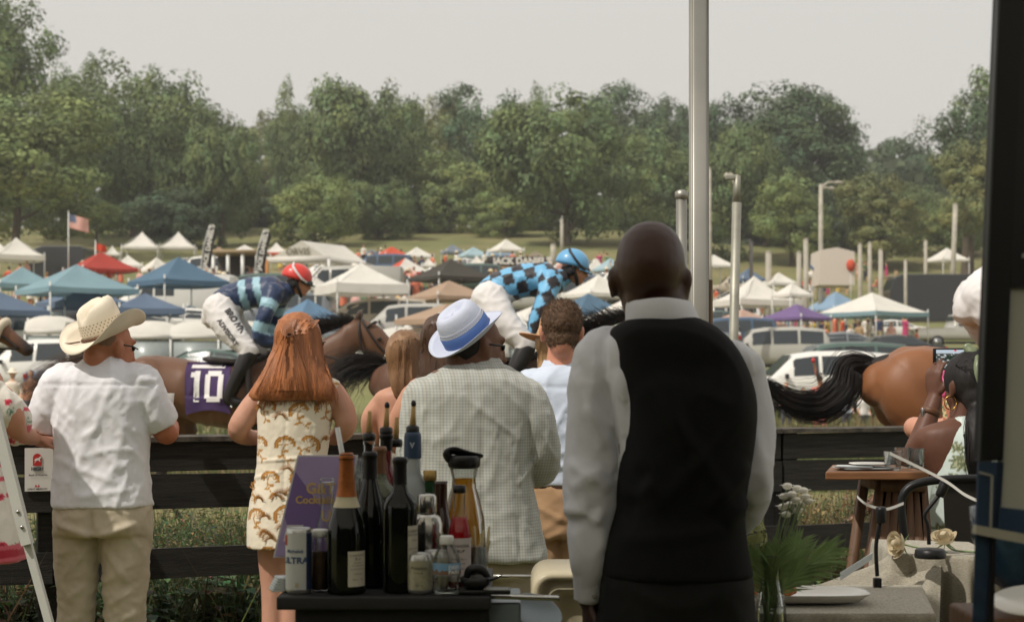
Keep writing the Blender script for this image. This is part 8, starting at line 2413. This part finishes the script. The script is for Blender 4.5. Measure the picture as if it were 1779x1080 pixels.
def frond(base,d,L,curve,n=22,spread=.9,m=PALM):
 base=V(base);d=V(d).normalized();g=MB();side=d.cross(V((0,-1,0))).normalized();sp=[base+d*L*f+curve*f*f*L for f in [k/10 for k in range(11)]]
 g.tube(sp,[.0026*(1-.07*k)for k in range(11)],6)
 for k in range(n):
  f=.12+.86*k/n;p=base+d*L*f+curve*f*f*L;tan=(d+curve*2*f).normalized();sd=tan.cross(V((0,-1,0))).normalized()
  for s_ in (-1,1):
   l=L*.62*math.sin(PI*(.18+.75*f))** .7*rg.uniform(.85,1.1);dd=(tan*(.75+.5*f)+sd*s_*spread*(1-.45*f)+V((0,rg.uniform(-.25,.25),rg.uniform(-.1,.1)))).normalized()
   w_=.0028;nrm=dd.cross(sd).normalized()if dd.cross(sd).length>.01 else V((0,-1,0));wv=(tan-dd*tan.dot(dd)).normalized()*w_
   e=p+dd*l-V((0,0,l*.12));mid=p+dd*l*.5
   g.face([p-wv*.5,mid-wv,e,mid+wv,p+wv*.5])
 bq.add('palm_frond',g,m,smooth=False)
top=c+V((0,0,Hv-.01))
frond(top-V((0,0,.1)),(.62,-.1,1.0),.17,V((.35,0,-.10)),24,.55);frond(top-V((0,0,.1)),(.30,.1,1.0),.15,V((.2,0,0)),22,.75);frond(top-V((0,0,.1)),(-.25,-.15,1),.13,V((-.2,0,-.1)),20,.9)
frond(top-V((0,0,.08)),(.9,.1,.75),.14,V((.3,0,-.1)),20,.5);frond(top-V((0,0,.08)),(.05,-.25,1),.12,V((.05,-.1,0)),18,1.0)
for i,(px,py)in enumerate([(1368,844),(1385,848),(1396,852),(1376,858),(1399,862),(1362,862),(1383,868),(1392,876),(1373,876),(1360,880),(1404,870),(1386,886),(1366,893)]):
 e=P(px,py,3.55+rg.uniform(-.03,.03));s0=top+V((rg.uniform(-.01,.01),0,-.12));g=MB();g.tube(spline([s0,s0.lerp(e,.5)+V((-.008,0,.01)),e],[(1,1)]*3,4)[0],.0013,5);st=bq.add('daisy_stem',g,STEM)
 g=MB();g.ell(e,(.0115,.0115,.008),n=12,k=7)
 for k in range(14):
  a=2*PI*k/14;dv=V((math.cos(a),math.sin(a)*.8,.15));g.face([e+dv*.006,e+dv*.015+V((-math.sin(a),math.cos(a),0))*.003,e+dv*.019,e+dv*.015-V((-math.sin(a),math.cos(a),0))*.003])
 bq.add('daisy',g,mat('daisy_white',c8(244,240,228),.8),parent=st)
for i in range(8):
 a=c+V((rg.uniform(-.012,.012),rg.uniform(-.012,.012),.01));g=MB();g.tube([a,a+V((rg.uniform(-.02,.02),0,.09)),top+V((rg.uniform(-.015,.015),0,0))],.0022,6);bq.add('stem',g,STEM)
# pale green hydrangea at the left of the vase
g=MB();h0=P(1306,935,3.6)
for i in range(220):
 d=V((rg.gauss(0,1),rg.gauss(0,1),rg.gauss(0,1))).normalized();p=h0+V((d.x*.035,d.y*.035,d.z*.05));a=d.orthogonal().normalized()*.006;b=d.cross(a)
 g.face([p-a,p-b,p+a,p+b])
bq.add('hydrangea',g,mat('hydrangea',c8(176,180,124),.7,transl=.3),smooth=False)
for (px,py,dx,dz)in ((1312,975,-.03,-.04),(1322,985,.02,-.05),(1300,965,-.03,.03)):
 p=P(px,py,3.58);g=MB();g.limb([p-V((dx,0,dz)),p,p+V((dx,-.01,dz))],[(.002,.006),(.002,.022),(.001,.003)],n=10,up=(0,1,0));bq.add('leaf',g,mat('leaf_green',c8(82,104,62),.5))
# stand under vase (edge of the table nearer to the camera)
t=Thing('drinks_shelf','small shelf at the near end of the side table carrying the vase','shelf',(c.x,3.55,c.z-.03));g=MB();g.box((c.x+.1,3.5,c.z-.018),(.4,.2,.03),bev=.004);t.add('board',g,LIN)
# roses
ROSE=mat('cream_rose',c8(206,192,162),.6,transl=.25,var=.06,vscale=30)
def rose(p,axis,k,label,stem):
 t=Thing('rose',label,'rose',p);ax=V(axis).normalized();M=ax.to_track_quat('Z','Y').to_matrix();g=MB();g.ell(p+ax*.008*k,(.013*k,.013*k,.017*k),M,14,9);t.add('bud',g,ROSE)
 for i in range(11):
  a=i*2.4;rr=(.010+.0016*i)*k;L=(.036-.0012*i)*k;g=MB();rings=[]
  for j in range(6):
   f=j/5;w_=.018*k*math.sin(PI*min(.98,.18+.62*f))*(1+.04*i);row=[]
   for q_ in range(7):
    s_=(q_/6*2-1);an=a+s_*w_/rr*.9
    o=rr*(.55+.75*math.sin(f*PI*.6))+.004*k*f*f*(i/5)
    row.append(p+M @ V((o*math.cos(an),o*math.sin(an),-.010*k+L*f*(1-.12*s_*s_))))
   rings.append(row)
  g.loft(rings,caps=False,closed=False);t.add('petal',g,ROSE)
 g=MB();g.tube(spline([p-ax*.012*k]+[V(s)for s in stem],[(1,1)]*(len(stem)+1),4)[0],.0024*k,8);st=t.add('stem',g,STEM)
 for s in range(4):
  a=s*1.6;d=M @ V((math.cos(a),math.sin(a),-.3));b0=p-ax*.012*k;g=MB();g.face([b0,b0+d*.010*k+ax*.002,b0+d*.032*k-ax*.010*k,b0+d*.012*k-ax*.006]);t.add('sepal',g,PALM,parent=st)
p1=P(1562,957,4.20);p1.z=ZL+.028;rose(p1,(-.9,-.35,.12),1.0,'cream rose lying on its side at the left of the black lamp base',[p1+V((.06,.0,-.012)),p1+V((.125,-.02,-.02))])
p2=P(1641,942,4.24);p2.z=ZL+.036;rose(p2,(-.25,-.3,.95),1.0,'cream rose standing more upright right of the black lamp base',[p2+V((.03,0,-.03)),p2+V((.11,-.02,-.032))])
# card holders: black gooseneck stands with a clip
BLKM=mat('black_metal',c8(26,26,27),.4,metal=.3)
def holder(base_px,Y,path,label,clip,base_r,z0,rot=0):
 c=P(base_px,0,Y);c.z=z0;t=Thing('card_holder',label,'card holder',c,'black gooseneck card holders')
 g=MB()
 if base_r:g.lathe([(.001,0),(base_r,0),(base_r*1.02,.006),(base_r*.98,.020),(base_r*.85,.024),(.001,.025)],c,32)
 else:g.box(c+V((0,0,-.01)),(.02,.02,.05),bev=.003)
 t.add('base',g,BLKM)
 P2=[P(a,b,Y+(d[0]if d else 0))for a,b,*d in path];P2[0].z=max(P2[0].z,z0)
 g=MB();g.tube(spline(P2,[(1,1)]*len(P2),6)[0],.0052,10);t.add('gooseneck',g,BLKM)
 a,b=P(*clip[0],Y),P(*clip[1],Y);g=MB();g.tube([a,a.lerp(b,.15),a.lerp(b,.85),b],[.011,.013,.014,.012],16);t.add('clip_head',g,BLKM);return t
holder(1616,4.12,[(1614,945),(1612,912),(1607,893),(1625,868),(1632,860)],'black gooseneck card holder standing on the raised linen between the roses',((1632,862),(1643,836)),.040,ZL)
holder(1524,4.05,[(1524,1000),(1522,950),(1527,915),(1531,905)],'black card holder rising behind the folded linen, a white card in its clip',((1531,908),(1530,880)),0,ZP+.01)
def strip(pts_,w_,label,name='paper_strip'):
 P2,_=spline(pts_,[(1,1)]*len(pts_),8);g=MB();rings=[[p+V((0,0,w_)),p-V((0,0,w_)),p-V((0,-.002,w_)),p+V((0,.002,w_))]for p in P2];g.loft(rings);single(name,g,mat('white_paper',c8(206,204,198),.6),P2[0],label,'paper strip',smooth=False)
strip([P(1546,787,4.12),P(1598,812,4.12),P(1644,836,4.10),P(1675,858,4.06),P(1702,871,4.0)],.0042,'long curved white strip held edge on by the gooseneck holder')
strip([P(1489,862,4.05),P(1500,872,4.04),P(1514,879,4.05),P(1540,884,4.05),P(1570,874,4.05)],.0035,'short curled white strip held in the lower clip')
# --- high wooden table, glasses, chair
Yt=5.15;zt=CAMH-(819-HORIZ)*Yt/F
t=Thing('cocktail_table','high wooden cocktail table with slatted trestle legs','table',(P(1560,0,Yt).x,Yt+.2,0))
WD=mat('brown_table_wood',c8(128,88,58),.5,var=.25,vscale=7,bump=.35,bscale=30,stretch=(1,10,10));WD2=mat('slat_wood',c8(96,68,46),.6,var=.3,vscale=7,bump=.4,bscale=30,stretch=(10,10,1))
a,b=P(1434,819,Yt),P(1614,819,Yt);c=P(1446,0,Yt+.42);g=MB();g.prism([(a.x,Yt),(b.x,Yt),(b.x,Yt+.42),(c.x,Yt+.42)],(0,0,zt),(1,0,0),(0,1,0),.027);t.add('tabletop',g,WD,smooth=False,bevel=.004)
for k,(xt,xb_)in enumerate([(1532,1512),(1542,1528),(1554,1546),(1566,1562),(1578,1578),(1590,1596),(1600,1612)]):
 g=MB();y_=Yt+.12;p0,p1=P(xt,835,y_),P(xb_,980,y_);d=(p1-p0);p1=p0+d*(zt/max(.01,-d.z)if d.z<0 else 1);p1.z=.0;g.beam(p0,p1,.030,.045,up=(0,1,0));t.add('slat_leg',g,WD2)
 if k in (0,3,6):g=MB();g.beam(p0+V((.01,.3,0)),p1+V((.01,.3,0)),.030,.045,up=(0,1,0));t.add('slat_leg',g,WD2)
g=MB();g.box((P(1566,0,Yt+.12).x,Yt+.24,zt-.05),(.15,.3,.045));t.add('apron',g,WD2)
def glass(px,py_,Y_,r,H,label):
 c=V((P(px,0,Y_).x,Y_,zt+.001));t=Thing('tumbler',label,'glass',c,'tumblers on the wooden table');g=MB();g.lathe([(.001,0),(r*.8,0),(r*.85,.004),(r,H),(r-.0025,H),(r*.8,.012),(.001,.010)],c,26);gl=t.add('tumbler_wall',g,CG)
 return t,c,gl
glass(1551,0,Yt+.09,.031,.062,'clear tumbler on the wooden table, nearest the camera');tg,c,gl=glass(1569,0,Yt+.2,.030,.070,'clear tumbler with an amber drink on the wooden table');g=MB();g.lathe([(.001,.013),(.0235,.013),(.025,.03),(.001,.03)],c,22);tg.add('drink',g,mat('amber_drink',c8(150,96,40),.1,trans=.5),parent=gl)
glass(1592,0,Yt+.22,.030,.066,'wide clear tumbler on the wooden table beside the woman in the halter dress')
c=V((P(1500,0,Yt+.1).x,Yt+.12,zt));t=Thing('napkin_stack','flat pale napkins and plate at the left of the wooden table','napkins',c);
g=MB();g.box(c+V((.01,0,.006)),(.18,.13,.004),rotz(.2));t.add('napkin',g,mat('paper_white'));g=MB();g.box(c+V((-.03,-.02,.012)),(.12,.10,.004),rotz(-.3));t.add('napkin',g,mat('paper_white'));g=MB();g.lathe([(.001,.015),(.05,.015),(.07,.020),(.068,.022),(.001,.017)],c+V((.03,.02,0)),30);t.add('plate',g,mat('white_ceramic'))
# black metal chair
Yk=4.75;t=Thing('metal_chair','black metal chair with a curved back rail behind the linen table','chair',(P(1660,0,Yk).x,Yk,0))
g=MB();g.tube(spline(pts(Yk,(1578,1020),(1572,940),(1566,880),(1574,852),(1600,838),(1650,832),(1720,832),(1790,842),(1810,900),(1814,1020)),[(1,1)]*10,6)[0],.013,12);t.add('back_rail',g,BLKM)
g=MB();a,b=P(1640,836,Yk),P(1780,836,Yk);zb_=.5;g.loft([[V((a.x+.0,Yk+.005,a.z)),V((b.x,Yk+.005,a.z)),V((b.x,Yk+.015,a.z)),V((a.x,Yk+.015,a.z))],[V((a.x+.03,Yk+.01,zb_)),V((b.x-.03,Yk+.01,zb_)),V((b.x-.03,Yk+.02,zb_)),V((a.x+.03,Yk+.02,zb_))]]);t.add('back_panel',g,mat('chair_black',c8(34,31,29),.45),smooth=False)
g=MB();g.box(((a.x+b.x)/2-.02,Yk+.2,.46),(.46,.42,.03),bev=.01);t.add('seat',g,BLKM)
for sx in (-.24,.2):
 for sy in (.02,.38):g=MB();g.tube([((a.x+b.x)/2+sx,Yk+sy,.46),((a.x+b.x)/2+sx*1.15,Yk+sy*1.05,0)],.012,8);t.add('leg',g,BLKM)
# --- banner frame at the right edge
t=Thing('banner_stand','tall black framed banner stand with a pale printed sheet at the right edge','banner stand',P(1740,1080,2.5)-V((0,0,.9)))
Yn=2.5;yb=lambda px,py,d=0:P(px,py,Yn+d)
def slab(pts4,th,m,nm,parent=None):
 g=MB();f=[yb(*p)for p in pts4];g.loft([f,[p+V((0,th,0))for p in f]]);return t.add(nm,g,m,parent=parent,smooth=False)
FRB=mat('frame_black',c8(22,22,23),.4,spec=.4)
slab([(1741,-160),(1784,-160),(1743,800),(1701,800)],.03,FRB,'frame_post');slab([(1740,-160,-.004),(1744,-160,-.004),(1704,800,-.004),(1700,800,-.004)],.006,mat('frame_edge',c8(70,72,74),.3),'edge_trim')
sheet=mat('banner_sheet',c8(188,188,176),.35,var=.03,transl=.2)
s_=slab([(1770,-160,.01),(1900,-160,.01),(1900,915,.01),(1731,880,.01)],.004,sheet,'banner_sheet')
slab([(1774,-160,.003),(1781,-160,.003),(1744,560,.003),(1739,560,.003)],.006,mat('silver_trim',c8(150,148,138),.35,metal=.6),'silver_edge')
slab([(1768,-160,.002),(1900,-160,.002),(1900,500,.002),(1757,500,.002)],.004,mat('print_black',c8(20,20,22),.4),'print_block',parent=s_)
slab([(1776,440,-.001),(1900,440,-.001),(1900,448,-.001),(1775,448,-.001)],.002,mat('print_frame',c8(150,148,140),.5),'print_line',parent=s_)
NV=mat('navy_print',c8(44,62,84),.35,var=.1,vscale=8)
slab([(1701,802,-.002),(1733,802,-.002),(1725,925,-.002),(1697,915,-.002)],.01,NV,'navy_panel');slab([(1727,802,.004),(1744,802,.004),(1736,925,.004),(1722,921,.004)],.01,mat('navy_dark',c8(32,44,62),.35),'navy_panel')
slab([(1736,880,.002),(1900,900,.002),(1900,960,.002),(1733,925,.002)],.004,NV,'navy_panel')
slab([(1702,818,-.006),(1724,824,-.006),(1724,828,-.006),(1702,822,-.006)],.003,mat('print_frame'),'print_line');slab([(1722,824,-.006),(1726,825,-.006),(1723,922,-.006),(1719,921,-.006)],.003,mat('print_frame'),'print_line')
slab([(1697,912,-.01),(1900,950,-.01),(1900,968,-.01),(1695,927,-.01)],.02,mat('cream_bar',c8(170,166,150),.4),'cross_bar')
slab([(1724,925,-.002),(1731,925,-.002),(1722,1240,-.002),(1713,1240,-.002)],.02,FRB,'lower_post')
slab([(1696,925,.01),(1722,925,.01),(1712,1100,.01),(1690,1100,.01)],.006,mat('navy_glass',c8(50,66,86),.12,var=.5,vscale=14,spec=.7),'lower_panel')
g=MB();g.tube(spline([yb(1752,935,.2),yb(1756,990,.2),yb(1776,1020,.2),yb(1830,1040,.2)],[(1,1)]*4,6)[0],[(.02,.004)]*19,10,up=(1,0,0));
t2=Thing('blue_bowl','dark blue glossy bowl behind the banner stand','bowl',yb(1800,1030,.5));g=MB();g.lathe([(.001,-.09),(.05,-.085),(.10,-.05),(.135,.03),(.14,.09),(.136,.09),(.13,.03),(.09,-.045),(.001,-.08)],yb(1815,965,.5),36);t2.add('bowl',g,mat('blue_glaze',c8(40,62,84),.15,var=.4,vscale=20))
t2=Thing('wooden_stand','brown wooden stand under the dark blue bowl','stand',yb(1800,1200,.5));q_=yb(1815,1062,.5);g=MB();g.box(q_-V((0,-.02,.1)),(.30,.22,.2),bev=.01);t2.add('stand_body',g,WD2)
t2=Thing('white_dish','white dish edge at the lower right corner','dish',yb(1790,1060,.1));g=MB();g.lathe([(.001,0),(.04,0),(.075,.010),(.073,.013),(.001,.004)],yb(1800,1052,.2),36,axis=(-.12,-.2,1));t2.add('dish',g,mat('white_ceramic'))
t2=linen('z',(P(1740,0,4.0).x,4.0,0),[(P(1700,0,4.0).x,3.95),(P(1745,0,4.0).x,3.95),(P(1745,0,4.3).x,4.3),(P(1700,0,4.3).x,4.3)],ZL-.02,.7,'grey linen cloth corner hanging behind the banner stand',5.1,.03)
# --- white easel at the left edge
t=Thing('easel','white folding easel whose front leg crosses the floral dress','easel',P(88,1080,4.6)-V((0,0,.8)))
Ye=4.6;EW=mat('easel_white',c8(196,196,188),.45,var=.04)
g=MB();g.beam(P(-48,560,Ye),P(48,945,Ye),.03,.030,up=(0,1,0));t.add('upper_leg',g,EW,smooth=False)
g=MB();p0,p1=P(43,925,Ye+.015),P(86,1082,Ye+.015);d=p1-p0;p1=p0+d*(p0.z/-d.z);g.beam(p0,p1,.022,.022,up=(0,1,0));t.add('lower_leg',g,EW,smooth=False)
for px,py in ((31,888),(38,915)):g=MB();g.lathe([(.001,0),(.005,0),(.005,.004),(.001,.005)],P(px,py,Ye-.016),12,axis=(0,-1,0));t.add('bolt',g,STEEL)
g=MB();g.beam(P(-48,560,Ye),P(-150,1230,Ye-.05),.03,.030,up=(0,1,0));t.add('upper_leg',g,EW,smooth=False)
# floor of the enclosure: mown grass in front of the fence
rg=random.Random(31);g=MB();cols=[]
for i in range(14000):
 px=rg.uniform(-100,1900);Y_=rg.uniform(5.0,8.0);x=(px-889.5)*Y_/F;b0=V((x,Y_,0));w_=rg.uniform(.003,.006);an=rg.uniform(0,PI);a=V((math.cos(an)*w_,math.sin(an)*w_,0))
 g.face([b0-a,b0+a,b0+V((rg.gauss(0,.02),rg.gauss(0,.02),rg.uniform(.03,.09)))]);tt=rg.uniform(.7,1.3);cc=(.07,.09,.035)if rg.random()<.7 else (.16,.13,.07);cols +=[cc[0]*tt,cc[1]*tt,cc[2]*tt,1]*3
me=g.mesh('mown_grass',smooth=False);me.color_attributes.new('Col','FLOAT_COLOR','POINT').data.foreach_set('color',cols);single('mown_grass',me,LEAF2,(0,0,0),label='short trodden grass between the marquee and the fence',cat='grass',kind='stuff')
# --- hazy summer air
g=MB();g.box((0,290,39),(760,640,84))
hz=mat('haze_air');nt=hz.node_tree;nt.nodes.clear()
vo=nt.nodes.new('ShaderNodeOutputMaterial');pv=nt.nodes.new('ShaderNodeVolumePrincipled')
pv.inputs['Color'].default_value=(.93,.91,.88,1);pv.inputs['Density'].default_value=.0006;pv.inputs['Anisotropy'].default_value=.2
nt.links.new(pv.outputs[0],vo.inputs['Volume'])
single('haze',g,hz,(0,0,0),label='thin warm summer haze over the whole field',cat='haze',kind='stuff',smooth=False)
